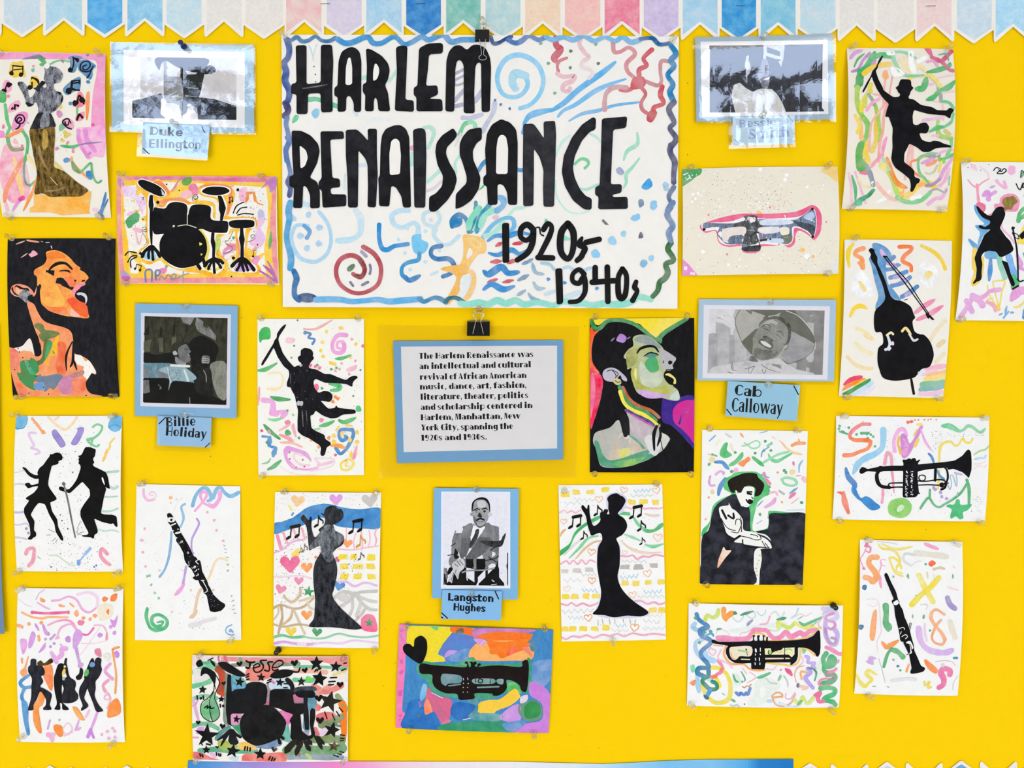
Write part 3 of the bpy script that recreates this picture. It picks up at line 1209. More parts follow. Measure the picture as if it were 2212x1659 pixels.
! painting | child's painting of two dancers in top hats facing each other, a cane between them | painting | f4f2f0 | top hat dancers
q 36,898 265,898 267,1234 38,1233
@ 20 880 4.545
r 555 260 2 4 60 100 1100 1590 21
r 444 120 2 5 480 380 760 1400 22
r 556 60 3 6 400 1300 900 1600 23
g 6db4de/9ccbe4 75 75 185 80 190 155 150 200 75 210
s 3f90c8 8 75 200 150 205 190 150
g 6db4de/8cc4e8 1020 85 1110 90 1110 200 1050 240 985 190
s 4a98d0 10 990 190 1050 170 1105 195
s f9a560 26 240 110 290 165 350 240
d f9a060 22 358 243
s fadcae 26 400 95 470 160 570 215 640 160 680 95
s fadcae 22 500 90 470 120
g 9a86cc/a898d8 445 230 470 215 500 240 580 355 545 388 520 370 450 275
s 5a4a80 3 445 230 470 215 500 240 580 355 545 388 520 370 450 275
g 9a86cc/a898d8 690 200 745 192 755 230 710 340 670 368 635 345 690 240
s 6fcb8c 22 840 190 880 165 930 190 900 260 830 310 790 310 820 350 880 380 905 365
s 7cc895 18 790 310 840 300 830 370
s e6c8e8 22 285 250 220 250 225 290 270 370 240 395 300 410 330 440 290 455
s f9d04a 16 1050 300 1010 350 1010 390 970 440 970 490 950 520
s f9c83a 24 985 430 965 480 950 515
s d5d0e0 9 60 632 120 630 180 610
s d8d4e0 18 70 755 120 745 190 750
s ffffff 14 60 890 140 885 220 895
s c8bfe0 22 55 1020 120 1025 180 1015
s d8c8e0 16 60 1135 120 1145 200 1130 230 1160
s d5c8d5 18 60 1270 130 1270 200 1285
s a9d0b8 24 990 630 1050 625 1095 620
s bfd8c8 26 1010 770 1060 790 1090 770
s a8d0b8 14 970 870 1030 870 1090 865
s b8d8c4 20 940 1010 1020 1010 1090 985
s bfdcca 14 900 1190 980 1205 1030 1195 1095 1215
s f29bb0 36 185 1430 210 1385 265 1375 265 1430 250 1500 205 1550
s f29bb0 34 980 1430 930 1380 915 1440 950 1500 1000 1540
s cfe6c0 14 420 1445 500 1450 580 1510 660 1550
s 8ab8e8 28 820 1375 770 1430
s 8ab8e8 16 770 1430 720 1490
g 6a9ede 690 1490 720 1490 715 1540 685 1540
d 5a78c0 10 430 1560 870 1545 850 1560
d 555 8 610 1180 555 1100 540 1045 660 630
d 88a 14 220 1225 200 1180
l 555 4 700 1180 735 1105
l 555 4 690 1215 715 1180
l 555 5 700 1230 765 1210
l 555 5 420 1185 480 1215
l 555 5 400 1243 440 1240
l 555 5 450 1305 490 1270
l 555 5 485 1315 505 1285
l 555 4 300 1455 330 1480
l 555 3 700 1240 740 1235
> dancing_woman_silhouette
f 060606/121212 435 470 430 450 450 458 500 435 545 450 560 490 555 510 515 520 525 540 505 555 455 565 445 610 435 650 425 710 420 750 440 790 510 885 490 905 440 922 460 1010 510 1090 515 1160 560 1260 565 1300 540 1295 490 1210 480 1130 430 1040 390 940 330 925 290 970 245 1045 285 1105 275 1200 298 1215 295 1260 270 1265 250 1290 215 1290 210 1275 240 1245 232 1140 180 1030 180 980 235 905 195 890 205 875 280 830 320 780 330 690 290 695 235 670 205 640 180 605 160 590 165 578 200 590 235 630 280 655 325 660 310 640 330 590 370 560 410 500
g 060606 190 745 230 733 260 755 320 740 340 760 280 770 230 785 215 780
> dancing_man_silhouette
f 060606/121212 775 385 820 385 880 408 870 480 850 495 870 545 850 545 858 570 980 630 1000 680 1015 770 1020 795 995 785 970 770 985 790 965 860 940 985 930 1030 960 1040 1040 1045 1080 1060 1088 1165 1070 1165 1045 1125 1030 1138 940 1115 865 1080 895 1180 900 1220 860 1245 865 1275 840 1278 835 1265 750 1258 740 1245 800 1240 810 1220 780 1160 735 1060 735 1000 770 940 830 860 825 800 755 720 640 830 620 835 605 820 560 815 530 800 525 780 540 765 570 775 620 800 660 760 700 700 735 600 735 560 710 545 720 525 712 500 725 485 700 470 740 465 755 430
g f3f2f1= 940 680 955 690 970 755 945 715
> cane
s 84868a/55585c 16 575 745 590 800 620 930 650 1100 680 1265
d 55585c 17 575 742
d 9a9ca0 10 590 800
! painting | child's painting of three jazz musicians with horn, bass and saxophone on pink squiggles | painting | f4f2f1 | jazz trio
q 40,1269 268,1271 271,1602 45,1601
@ 20 1245 4.545
s eba8d8 22 440 230 520 220 600 190 680 220 740 310 810 340 880 290 890 250
s f2d4e8 30 690 170 800 150 880 200 880 290
s e8b8d8 12 280 220 310 160 360 125
s e8b0d8 18 300 250 370 290 420 310
s ecd0e4 8 110 220 180 270 250 290
s e8589a 26 245 342 400 350 610 338
d e8589a 18 250 342 605 340
s fab377 22 145 345 240 385 350 400 420 385 600 388
g faa565 320 200 370 220 370 245 330 240
g faa565 505 265 530 262 575 280 560 290 520 288
l faa565 18 620 255 655 285
l faa565 22 670 350 700 350
d faa565 18 685 335 690 365 755 395 820 405 870 375 860 370 220 455 130 475 150 485 343 440 320 575 325 605 110 470
d f98030 26 1000 335 955 215
g f98030 1015 180 1070 165 1060 230 1010 235
g f2e6d0 900 280 970 250 1040 290 1020 390 920 420 890 350
s f29ac8 20 410 465 500 425 590 415 650 440 690 500 740 550 800 555 850 500
s e86aaa 18 740 545 800 555 855 490
s f2a8d0 20 500 590 530 500 580 465 640 455 690 510
g f2a8d0 480 600 510 560 530 590
s f2b0cc 14 860 465 940 470 980 530 990 600
g eb8fae 980 530 995 560 985 620 970 600
s f4d4e0 10 740 640 860 640 980 615
s f4d4e0 10 730 750 800 660 930 460
d f080a8 26 725 440 740 440
g d49ae0 660 560 700 500 750 540 740 600 690 680 660 680
s c89ad4 30 690 680 710 770 730 850
d c89ad4 30 735 850
d d090dc 32 610 600
g d490e0 215 670 240 550 265 525 290 570 250 680
g d490e0 320 735 350 680 390 630 385 690
g e8a0e0 140 600 200 610 200 690 165 750 140 660
t d490d8 24 280 450 320 515
t d490d8 36 360 460 390 530 420 560
d b888c8 14 390 598 440 595 475 640 440 670 420 545
s c080c8 20 450 590 480 555
s e8a8e4 44 590 690 550 690 550 750 500 790
s e8a8e4 40 450 730 480 780 500 820
s e8a8e4 20 540 650 570 690
d d088d8 24 920 560 1080 740 1085 760
g d888dc 1010 410 1050 420 1080 370 1075 440 1050 490
d dc90dc 20 1055 540 1020 480
s f8a050 20 1100 680 1045 700 1055 800 1075 950 1065 1130
s f07a30 20 1040 700 1100 680
s e6a0d8 30 1020 840 970 910 1040 990
s f0a0c0 30 1000 1000 950 1050 970 1110
s f2b0c8 14 970 1110 1010 1140 1000 1190 960 1180 980 1140 1020 1180 980 1280
g e0809a/f0a8b8 870 700 920 690 935 770 880 750
g fa8a3a/f9a060 1020 1220 1080 1180 1115 1260 1100 1340 990 1370 990 1290
g fba45a 210 780 225 770 200 880 210 930 170 970 135 920 180 870
g fba45a 145 790 165 785 165 840 150 830
g fa8a38 370 870 440 840 465 900 465 1050 440 1100 380 980 380 920
g fb7a20 370 960 430 930 460 980 420 1040
g fa9040/fab070 310 1130 350 1110 385 1150 360 1240 320 1290 340 1510 300 1510 260 1400 270 1240 310 1190
s 4a94cc 34 220 955 140 1020 170 1070 250 1065
s 4a94cc 34 180 1080 150 1160 170 1220
g 4a90cc/84b4dc 150 1200 200 1215 215 1300 210 1400 220 1530 190 1540 160 1400 150 1280
g faa050/fac080 650 1265 700 1270 760 1370 770 1395 710 1380
g fa8030/f9a050 465 1440 540 1450 550 1540 510 1560 465 1500
s e4a0e0 26 890 1315 850 1420 820 1490
s d088e0 36 820 1490 790 1560
s d088e0 24 820 1500 845 1570
s c8a0d4 18 425 1395 400 1480
t e0a8dc 26 710 1390 680 1480 665 1490
s e8b0e0 20 700 1490 720 1470
s ecc0e0 26 780 1360 810 1300
s f2c8e0 12 550 1480 600 1420 640 1480 600 1540 560 1520
s f0b8d8 16 560 1550 640 1510
d f2b0d8 26 430 1560 400 1540 450 1540 440 1590
d f2b0d8 16 980 1510 1030 1480 1050 1510 1050 1570 990 1580 925 1540
d c8b0a0 12 520 1390
g e8e4d8 950 760 1000 730 1030 770 1000 820
> trumpeter_silhouette
g 15151b/3a3a48* 245 800 270 788 300 800 305 850 350 850 385 900 380 945 350 960 370 1010 340 1060 380 1080 450 1130 440 1200 430 1240 445 1285 370 1290 365 1270 390 1240 390 1180 340 1110 300 1190 270 1240 265 1290 220 1298 212 1280 245 1170 250 1060 255 980 220 920 220 870 240 850
g 1c1408/6a4a18 310 830 345 805 380 830 440 785 465 800 462 825 400 850 330 860
> bassist_silhouette
g 0b0b0d/1b1b20* 505 870 520 840 550 830 575 845 570 890 555 930 560 1000 550 1080 555 1180 560 1220 610 1270 610 1288 555 1285 550 1230 530 1225 530 1285 480 1285 475 1275 500 1220 480 1100 475 980 490 920
g 17171d/34343e* 585 785 605 785 600 830 610 870 630 960 680 1000 690 1040 680 1090 710 1140 700 1190 640 1220 560 1215 550 1150 570 1080 555 1030 570 980 600 960 580 890 575 830
g fbc83a 565 895 590 890 580 940 555 935
d fbd870 12 583 862
d 8fc0a8 16 570 980
> saxophonist_silhouette
g 17171d/34343c* 875 800 900 775 935 795 930 850 940 900 910 970 880 1010 880 1080 870 1150 900 1230 945 1295 930 1308 880 1305 850 1220 810 1110 800 1080 780 1130 770 1180 805 1240 790 1270 740 1298 735 1275 750 1240 720 1150 725 1070 770 990 770 960 800 920 830 870 860 850
g 1a160c 730 880 755 885 760 930 740 985 700 990 690 960 720 930
g 1c180c 770 960 830 800 860 790 860 840 800 960
g 4fb05a 780 900 810 890 815 930 790 960 770 940
g 5090d8 820 850 840 820 875 835 865 865 835 868
! painting | child's painting of a black clarinet slanting down with a green spiral below it | painting | f3f2f0 | green spiral clarinet
q 296,1045 520,1050 522,1382 293,1382
@ 280 1035 4.545
r 9a9a98 120 2 4 80 600 1080 1500 31
r 8a8a88 50 3 6 500 850 900 1480 32
s f4b4dc 26 145 100 150 160 190 205 250 195
s f6cce4 14 250 195 270 150 230 120 200 150 240 155
s 7db8e0 36 630 255 660 160 710 95 760 85 800 140 810 190 780 210
s 7db8e0 36 830 180 860 100 900 80 940 130 1000 165 1075 130
g 6fb0dc 630 190 660 140 650 200 640 260 625 260
s f4a4dc 26 655 305 720 230 770 150 730 120 705 160 740 230 800 260
s f4a4dc 40 790 250 840 260 890 190 895 130
s 85bee0 24 555 240 520 270 540 350 540 400 515 460
s 7ab0d8 24 425 515 420 620 400 760 360 880 310 950
s ba92dc 20 672 382 695 430 660 510 625 590 625 690 640 720
s c09ad8 24 570 850 555 940 535 1040
t f0a0d8 40 550 1020 510 1080 460 1130
s f4dcb0 22 970 790 900 770 850 810 810 920 780 980
s e8c8a8 30 715 1070 685 1130 665 1230 650 1310
t e4bc90 40 670 1280 640 1330 605 1350
s f4f1ee 14 180 615 260 600 340 520 400 420
s ece8e2 10 450 300 480 230 530 180
s 4fb87a 34 185 1265 175 1350 210 1450 270 1480
s 4fb87a 34 270 1480 360 1450 380 1380 310 1325 240 1340 230 1400 270 1440 320 1430
t 4fb87a 26 320 1430 340 1390 280 1400
d f8b868 18 415 178
d f4c8a0 10 472 195 417 230
d f2a8d0 14 775 320 842 398 865 497 930 600 160 482 140 595 145 712 170 850 125 595
d 8ac8a0 14 190 945 210 940 225 1030 262 1110 300 1160
d d8c8c0 12 310 888 835 1080 615 1080 430 1295
s e4dce0 50 610 1430 700 1410
s e4dce0 36 700 1400 850 1360
s 68a8d8 12 1010 1425 960 1450 955 1500 1000 1525 1030 1520
s 68a8d8 14 1020 1490 985 1490 1000 1470 1020 1500
l 9a9a98 6 930 640 950 650
l 9a9a98 6 940 675 960 685
l 9a9a98 6 945 715 965 715
l 9a9a98 6 955 760 985 760
d a8b8a8 12 975 832 975 890
l 888 7 1010 1195 1035 1180
l 888 7 1020 1240 1040 1230
l 888 7 1015 1275 1040 1270
l 888 7 1030 1310 1055 1310
d c8b890 10 1010 1140
> clarinet_silhouette
f 08080b/15151a 378 345 390 328 415 328 430 345 512 475 505 495 540 550 600 650 645 750 675 760 680 785 690 785 708 790 720 840 725 890 780 1000 785 1030 800 1050 840 1130 900 1190 950 1220 948 1245 910 1285 850 1298 800 1290 770 1130 735 1105 740 1080 700 1020 690 980 665 985 635 965 635 950 660 945 620 870 590 850 555 790 545 720 510 650 470 600 475 570 440 510 420 450 400 430 385 410 390 380
d f0efee 24 422 393
d 08080b 11 424 394
l f0efee 46 405 393 440 393
d 08080b 13 424 394
s f0efee 12 425 447 465 430
s f0efee 18 470 525 510 515
d f0efee 7 443 500 478 568 545 530 490 485
s f0efee 5 500 620 520 615 520 600 538 600 530 615
s f0efee 4 580 710 590 705 598 715 588 722 580 712
s f0efee 7 630 865 645 860 655 845 665 850 655 865
s f0efee 8 655 900 668 890 675 880
s f0efee 8 670 940 690 930 685 920
d f0efee 7 692 875
s f0efee 9 720 985 745 985
s f0efee 8 730 985 770 1060 775 1090 750 1105
s f0efee 8 680 790 665 800 690 825
s e0e0e0 5 595 800 600 840 580 830
r dddde0 40 1 3 480 500 700 900 33
r dddde0 25 1 3 780 1080 900 1260 34
! painting | child's painting of a leaping dancer with a stick, pink spiral and blue zigzag around | painting | f4f1ea | zigzag leaping dancer
q 557,689 787,689 787,1026 559,1027
@ 540 675 4.545
r d080a0 120 2 5 400 480 1100 1400 41
r 557a62 50 2 5 500 700 1100 1400 42
r c0a0a8 60 2 5 90 100 1100 1560 43
g 47b45c/5abf6c 95 200 130 150 190 150 208 200 200 260 130 270 110 300 95 270
t 5abf70 30 535 160 540 165
t f2b0a8 26 535 165 640 165 720 130 810 75
s 3a80c0 22 540 195 600 210 580 250 640 265 620 310
d 3a80c0 20 550 200
g f4b8cc/f8dce4 360 265 385 248 448 265 420 300 360 295
s e8a0b8 3 360 265 385 248 448 265 420 300 360 295
s f0a0dc 40 950 225 870 225 820 290 820 370 870 400 920 380 930 320 910 290
s f2acdc 26 910 290 870 290 860 340 890 355
d fbd34a 18 755 190 890 150 905 155 718 295 700 375 725 432 990 440 1045 310
s fbd34a 34 795 495 840 508
t 4fb868 34 845 455 910 450 995 420
t 4fb868 40 80 570 160 560 270 500
s fae4b0 20 190 600 290 590 330 640 320 720 260 760 180 750
g fae4b0 170 740 290 740 230 770
t f2a8a0 26 98 735 95 820 85 910
g f2a8c8/f8c8d8 960 550 1050 515 1040 565 960 580
d f098b8 14 1005 265 1040 475 905 500 885 557 980 607 845 575
d f06898 18 600 520 650 530 690 545 1115 330
d 3fa060 14 805 558 855 545 715 745 668 517
g f06090 640 710 670 700 685 740 665 770 640 750
t 58c078 50 785 700 880 720 870 755 800 765
t 3fa058 44 215 828 280 848 400 855
s f0a8e0 50 140 860 230 880 240 980 270 1000
s f0a8e0 44 230 990 360 975 320 1030
s f0a8e0 50 235 900 220 990
t 8fd8a0 30 190 1045 250 1055 330 1035
t 3fa058 40 145 1100 210 1170 300 1240
d d89aa8 20 195 1170
d e04a80 14 122 1160 845 1397
s 4a90cc 24 130 1215 195 1230 205 1310 265 1330 235 1410
t 4a90cc 50 205 1220 190 1310
t 4a90cc 50 260 1330 230 1410
d 3a9858 14 173 1273 375 962 488 1230
d 8fd8a0 14 432 1005
d 4fa868 30 380 1180
g f4a0b4 415 1120 440 1090 465 1220 440 1200
t f2a0a8 40 300 1200 380 1230 430 1270
t f2b8b0 24 290 1160 380 1110 400 1090
t f6b8a8 26 305 1275 420 1280 520 1320
d f08ab0 22 385 1075 370 1080 710 1055
t 58b070 40 180 1540 240 1510 310 1450
t 98c8a0 20 120 1485 180 1470 210 1430
g e6a0e0/e8b0dc 335 1360 370 1310 440 1325 560 1370 605 1440 600 1460 560 1420 460 1370 390 1370 380 1430 460 1520 480 1545 420 1530 360 1460
s f0a8dc 22 400 1490 460 1530 580 1540 670 1520
s f6d0e4 20 590 1500 500 1490 440 1430 450 1380 520 1400
t f6d0e4 26 640 1430 680 1480 670 1520
s f6d8e8 12 640 1430 740 1430 830 1440 800 1510 600 1560
t f2c0dc 30 670 1500 760 1480 820 1460
s f4e0ea 8 300 1510 380 1560 500 1590 640 1590
d d06090 10 395 1373 397 1435 523 1445 540 1510 460 1520
s 3f88c8 34 1010 1150 900 1150 880 1210 910 1255 955 1230 940 1210
s 3f88c8 34 1010 1150 1020 1200 980 1290 940 1350 890 1385 850 1330
t f8a048 40 800 1305 870 1305 940 1330
d f89040 18 780 1228 820 875 845 830 870 845
d f8a050 16 610 1250 680 1318
g fbd34a 935 1110 960 1095 1015 1112 980 1120
g fbd34a 845 1150 880 1105 880 1130 855 1165
d fbd34a 22 830 1210 1055 1175 1055 1270 910 1185 830 1270 985 1250
s f8e060 22 950 1450 900 1480 910 1540 980 1540 1020 1480 980 1440 930 1460
s f8e060 16 960 1470 940 1500 970 1510
t fbd34a 30 990 1420 1000 1370
g f4a0b4 1005 1430 1040 1320 1060 1310 1040 1430
t 4fb868 40 690 1115 770 1095 830 1065
t 4fb868 44 880 1060 940 1075 1040 1035
g 4fc070 1050 920 1080 915 1100 960 1070 975 1045 960
s 98d8a8 20 645 1145 690 1140
d 458058 10 885 1055 472 80 440 328 1020 820 1090 565 415 445
> leaping_dancer_silhouette
f 0c0b0e/24232a* 345 120 360 115 355 140 290 240 285 270 300 320 330 400 380 470 445 540 470 520 510 520 515 500 485 480 475 445 485 430 505 425 505 370 540 348 590 355 620 375 630 410 620 425 640 450 610 480 580 535 600 550 660 560 740 605 800 605 880 640 950 665 990 630 1035 620 1065 630 1060 645 1030 665 1010 700 1015 728 990 725 960 705 870 695 740 690 650 650 630 680 640 740 680 790 730 770 785 775 820 810 815 850 790 880 740 870 700 865 750 920 780 945 845 935 850 905 870 935 960 945 1040 955 1048 985 1020 995 920 1000 860 1035 800 1040 720 1010 650 960 635 1000 600 1010 610 1130 650 1160 740 1200 745 1240 800 1275 800 1300 760 1320 740 1400 710 1410 695 1390 705 1330 690 1300 640 1270 600 1240 520 1205 475 1165 475 1060 480 960 460 880 450 820 415 760 410 735 370 730 370 690 395 620 390 570 340 530 280 440 240 345 180 450 130 525 115 515 130 480 240 300 245 275 270 250 270 210 310 150
d b8b8c0 24 490 892 510 892
d b8b0b4 14 508 520
r d8d8dc 30 1 3 420 550 760 1100 44
t 3a393f 8 410 600 405 700
t 36353c 12 520 950 530 1120
t 36353c 10 560 960 570 1100
! painting | child's painting of a silvery black gowned singer over hearts, stars and a wide blue band | painting | f4f1ee | hearts singer
q 595,1062 824,1064 818,1399 592,1395
@ 570 1045 4.545
r 667 160 2 4 120 90 1130 300 51
r b06 110 2 6 180 480 560 780 52
r 46a 90 3 7 120 560 420 1220 53
r a67 120 2 5 100 650 900 1100 54
h f8c890 338 170 130
h e2a0e4 715 155 125
h c8c4c2 1045 165 150
g 3a80c4/5f9ed4 105 385 240 360 330 300 440 225 560 195 650 195 800 230 950 245 1150 240 1145 425 1000 435 850 425 720 405 600 330 520 340 400 400 280 435 105 490
t 2f70b4 12 110 400 300 330 500 250 700 240
s f0e040 16 255 210 280 255
d 5a9ad0 12 295 285 285 300
s f290b4 34 140 500 180 630
s f2a8c0 24 200 470 230 550 250 580
s f2b4c8 24 300 440 330 510
s f2a0b8 20 385 430 410 520
s f5b8cc 12 820 430 820 540 830 600
s f5b8cc 12 910 480 890 560 900 640
s f5b8cc 14 960 440 975 580 970 640
s f5b8cc 12 1040 450 1050 540 1030 620
s f5a8c4 14 1110 440 1095 490 1110 540 1100 600
s e8a8d8 16 110 670 190 640 300 560 420 535
s f2b8cc 12 740 630 870 640 1000 620 1130 605
s f5d0e0 16 110 905 250 900 380 890 480 920
g fbd84a 320 640 360 630 350 700 280 700
h ee6a96/f285a8 270 785 190
h fa9a44 435 815 110
h fa9a50 830 580 95
h fa9a44 432 1280 108
h f4d23a 275 1445 105
h f086a8 355 945 90
h f08cb0 175 1030 105
h 4a8ed2 750 995 105
h 2f9a58 530 1450 95
* 2f9a58 450 1045 60 10
g f26a94/f58aa8 975 1300 1020 1270 1080 1285 1110 1350 1110 1445 975 1425 960 1330
* 2a9450 1040 1355 46 0
d f0866a 16 525 710
d d06090 26 730 732
b f6d92e 80 55 785 708 1060 714 798 802 1055 800 800 902 930 902 1065 905
b f6d92e 100 52 930 802
b f6d92e 60 48 890 705
r 333 40 3 5 740 680 1000 930 55
s e2bce8 22 740 950 820 950 900 995 1000 960 1110 990
s d0b48c 26 370 1010 365 1080 290 1150 220 1110 210 1090
s c8a87c 22 100 1215 180 1180 300 1215 400 1195 500 1110
s dccaa8 22 360 1140 430 1120 500 1090
s c4a474 26 180 1190 190 1300 170 1380 150 1460
s d0b48c 26 295 1220 270 1310 200 1370
s d8c4a4 24 310 1240 350 1330 380 1400 410 1460
s c8ac80 20 100 1370 200 1395 350 1370 460 1385
s d4c09c 16 150 1200 150 1260 110 1320
s d8c8a8 22 440 1150 460 1200 500 1220
s c8c4c0 34 710 1100 780 1050 870 1060
s c4c0bc 30 760 1190 860 1130 930 1060 1110 1045
s c8c4c0 30 870 1080 880 1200 850 1280
s ccc8c4 34 930 1080 960 1150 920 1280
s c8c4c0 30 900 1060 960 1150 1040 1220 1110 1230
s d0ccc8 30 970 1110 1050 1140 1110 1150
s ccc8c4 26 790 1040 820 1120 790 1190
s c8c0bc 26 1010 1200 960 1280 910 1330
g d4cfcc 720 1100 780 1060 850 1100 800 1150
d c8a0a0 16 930 1300
s 6fc08c 24 105 1500 190 1480 280 1500 400 1490
s 8fd0a8 18 390 1490 520 1510 620 1500 740 1460 850 1485 1000 1500 1120 1485
s dca0e0 26 105 1565 200 1545 300 1560 420 1570 520 1560
s ecd0f0 18 500 1565 620 1550 760 1560 900 1530 1120 1560
g f6dcee 330 1560 400 1550 430 1575 370 1585
N 261f10 300 460 150
N 0e0e10 910 405 150
n 5a4a20 410 620 90
n 1c1608 545 360 125
n d8942a 955 555 130
n 4a4020 960 700 85
n 8a6a20 375 640 60
> singer_silhouette
g 0b0c10/484b52* 605 260 625 225 680 208 715 215 730 235 770 245 790 285 785 330 745 370 700 390 690 400 710 450 780 490 798 530 780 590 720 630 680 680 710 730 730 800 730 880 700 1020 685 1080 720 1150 800 1240 960 1390 950 1415 880 1420 720 1400 620 1395 480 1395 455 1375 500 1310 510 1220 515 1120 500 960 500 840 520 750 570 660 565 590 470 640 455 620 430 420 375 345 385 310 405 300 450 350 465 320 480 330 480 420 510 515 560 470 550 440 600 395 610 330 570 285 600 285
g 22252b/9a9ea6* 520 520 560 470 610 400 690 400 710 450 780 490 790 540 720 630 690 670 700 720 640 760 590 700 570 640 560 600 490 630 460 610
! painting | child's painting of a black drum kit crowded by black stars and hearts | painting | f1ece6 | starry drum kit
q 418,1413 754,1416 753,1642 420,1641
@ 405 1390 5.978
g f0e4e0/e8d4dc 90 150 420 150 410 230 90 280
f e88a8a/f0a8a0 400 150 800 160 2085 160 2085 300 1800 230 1500 190 1200 240 900 240 600 210 410 210
l d05a70 40 500 150 530 230
l c8509a 20 420 150 425 210
s 58b88a 46 200 240 330 230 400 260
s 6a9a78 40 700 180 720 260 740 230
s 7ac49a 70 110 350 300 280 410 300
s 8a9080 50 600 260 900 240 1200 250 1450 240
s 60b890 40 1400 280 1700 280 2060 310
g e87a70/ec9080 800 300 1100 250 1200 320 1080 420 900 460 790 440
s f0a890 60 1400 330 1600 330 1800 350
g e0503a/8a5030 370 320 420 260 520 360 540 470 520 650 450 640 400 600 430 480 420 380
s 7a8a78 46 530 380 520 700 510 950 550 1010
f e6e0dc 90 300 300 330 350 450 100 500
s 68c08c 60 100 530 280 480 340 440
s 78c090 50 100 690 250 650 400 680
g d8b0d0 80 690 110 690 160 850 180 960 150 960 100 800
s e090d0 24 160 700 130 760 90 780
s 68b88a 60 90 1040 200 1010 320 1020 420 1070
g dc90dc 160 1060 240 1050 220 1130 140 1140
s e89ac8 24 90 1190 160 1190
s 58a880 70 180 1360 400 1340 650 1360 900 1360
g e8707a/f0988a 85 1380 200 1390 330 1450 420 1480 85 1465
s e8b0e0 50 330 1400 370 1430
g e87068/f0a090 720 1470 760 1400 1000 1390 1280 1380 1300 1480 1200 1500 760 1490
g c8dce4 560 1440 680 1430 660 1490 580 1480
s 6a8ab0 100 900 1270 1050 1280 1200 1250
g f4c04a 690 1260 780 1240 900 1300 900 1340 700 1340
g a8b840 420 1230 560 1230 680 1300 560 1350 440 1330
s 4a8a80 60 400 1200 470 1110 560 1060
g 4fb07a/3f8a6a 600 1020 720 1010 740 1160 680 1120
g e070b0 1210 840 1390 880 1360 980 1300 1010
g 5ab4a0 1320 1010 1350 1180 1350 1240 1240 1220 1240 1170
g e070a0/888 1390 600 1500 610 1540 740 1400 740
g a08a90 1050 500 1100 480 1080 760 1040 740
g d85a90 930 770 1080 720 1080 790 960 800
g e090c0 580 880 720 870 700 1000 600 1010
g 8ac8e0/4a88b0 590 390 740 420 790 520 720 560 600 570
s 4fa890 60 640 440 750 470
g e8e8f0/a8d0e4 1100 450 1280 440 1340 560 1100 560
s d870b0 30 1090 440 1140 480
s 60c088 50 1400 440 1600 460 1650 430
d 58d838 36 1580 430
s e87a70 70 1650 520 1800 600 2000 520
s e89a90 60 1700 620 1850 520
f f0e4dc 1860 340 2080 360 2080 480 1950 440
s e8d070 36 1900 380 2050 340
g e8586a/e08a80 1680 900 1760 860 1880 860 1930 900 1900 960 1760 1000 1690 990
g e8706a 1660 740 1740 780 1720 840 1660 830
s 7a9a60 60 1950 650 2020 740 2060 830
g f9882a/f87a1a 1960 740 2060 740 2070 1090 2040 1290 2020 1300 1990 1050 1960 960 2010 900
s 6a8048 90 1750 1020 1880 990 2000 920
s 2a7a6a 30 1900 1020 1990 1040
s 708a48 110 1650 1210 1850 1200 2000 1220
g e6c8e0 1700 1130 1780 1060 1830 1090 1760 1170
s d86a78 50 1670 1070 1700 1140
s 6a9a68 130 1300 1350 1600 1360 1900 1350 2000 1330
s 8a9aa8 70 1330 1440 1600 1440 1850 1450 2000 1450
s b0c870 50 1560 1410 1600 1450
g b89ab0 1500 1100 1590 1100 1570 1160 1520 1150
g 5f8fa0/88b4c0 1490 880 1520 900 1510 1050 1560 1110 1600 1070 1590 850 1680 800 1670 600 1560 600 1550 830
g 58a874 330 650 380 600 400 700 440 830 430 920 350 970 320 880
g 68b87a 210 770 310 690 320 960 260 950 200 860
g 9ab 1400 1380 1490 1370 1500 1440 1400 1470
* 8a7a38 1450 1400 55 12
> musical_doodles
* 0b0b0c 1680 235 100 0 1925 280 80 5 1720 430 115 8 275 1160 150 5 265 1350 60 0 605 1360 100 12 960 1400 85 3 660 945 55 8 465 690 50 5 220 570 62 5 700 470 72 10 1215 475 62 8 975 410 58 3
* 26241c 1490 465 62 0 1850 720 150 15
* 12110a 1880 1090 120 15
* 4a3a14 1905 1300 85 8
h 0b0b0c 1400 235 90 695 245 75 1535 325 75 495 490 55 1985 510 85 1715 680 100 1730 965 100 480 1040 75 165 995 60
h 3a352a 1140 1340 75
d 0b0b0c 42 175 235 175 245
s 0b0b0c 14 285 200 350 170
g 0b0b0c 310 190 370 230 380 280 340 250
g 0b0b0c 195 400 205 310 250 285 350 330 390 380 380 500 340 450 290 380 240 370
s 0b0b0c 10 380 370 440 480 400 580 380 680 430 800 440 900 380 970 300 970 220 910 195 820 220 730 310 660 370 570
s 0b0b0c 10 340 430 370 500 360 600 315 700 320 860 350 970
z 0b0b0c 8 18 30 360 440 390 560
s 0b0b0c 16 250 800 290 770 280 810 320 780 330 810 370 800
s 0b0b0c 22 780 205 830 225 890 215
s 0b0b0c 26 830 220 820 290 780 285
s 0b0b0c 17 885 290 955 268 930 235 880 265 875 310 905 345 960 340
s 0b0b0c 20 1040 195 960 205 1000 260 990 310 950 340
s 0b0b0c 20 1120 215 1060 220 1080 280 1070 330 1020 320
s 0b0b0c 17 1120 285 1190 280 1252 240 1240 205 1190 200 1140 235 1115 285 1135 325 1190 310
s 0b0b0c 20 1390 340 1450 340 1470 290
l 0b0b0c 18 1660 340 1680 310
l 0b0b0c 18 1690 330 1710 300
l 0b0b0c 18 1720 310 1740 295
l 0b0b0c 18 2000 330 2050 310
l 0b0b0c 18 2030 240 2060 235
l 0b0b0c 18 1860 420 1940 415
l 0b0b0c 18 1840 470 1920 465
l 0b0b0c 18 1840 510 1900 505
l 0b0b0c 18 790 380 815 365
l 0b0b0c 18 780 410 815 395
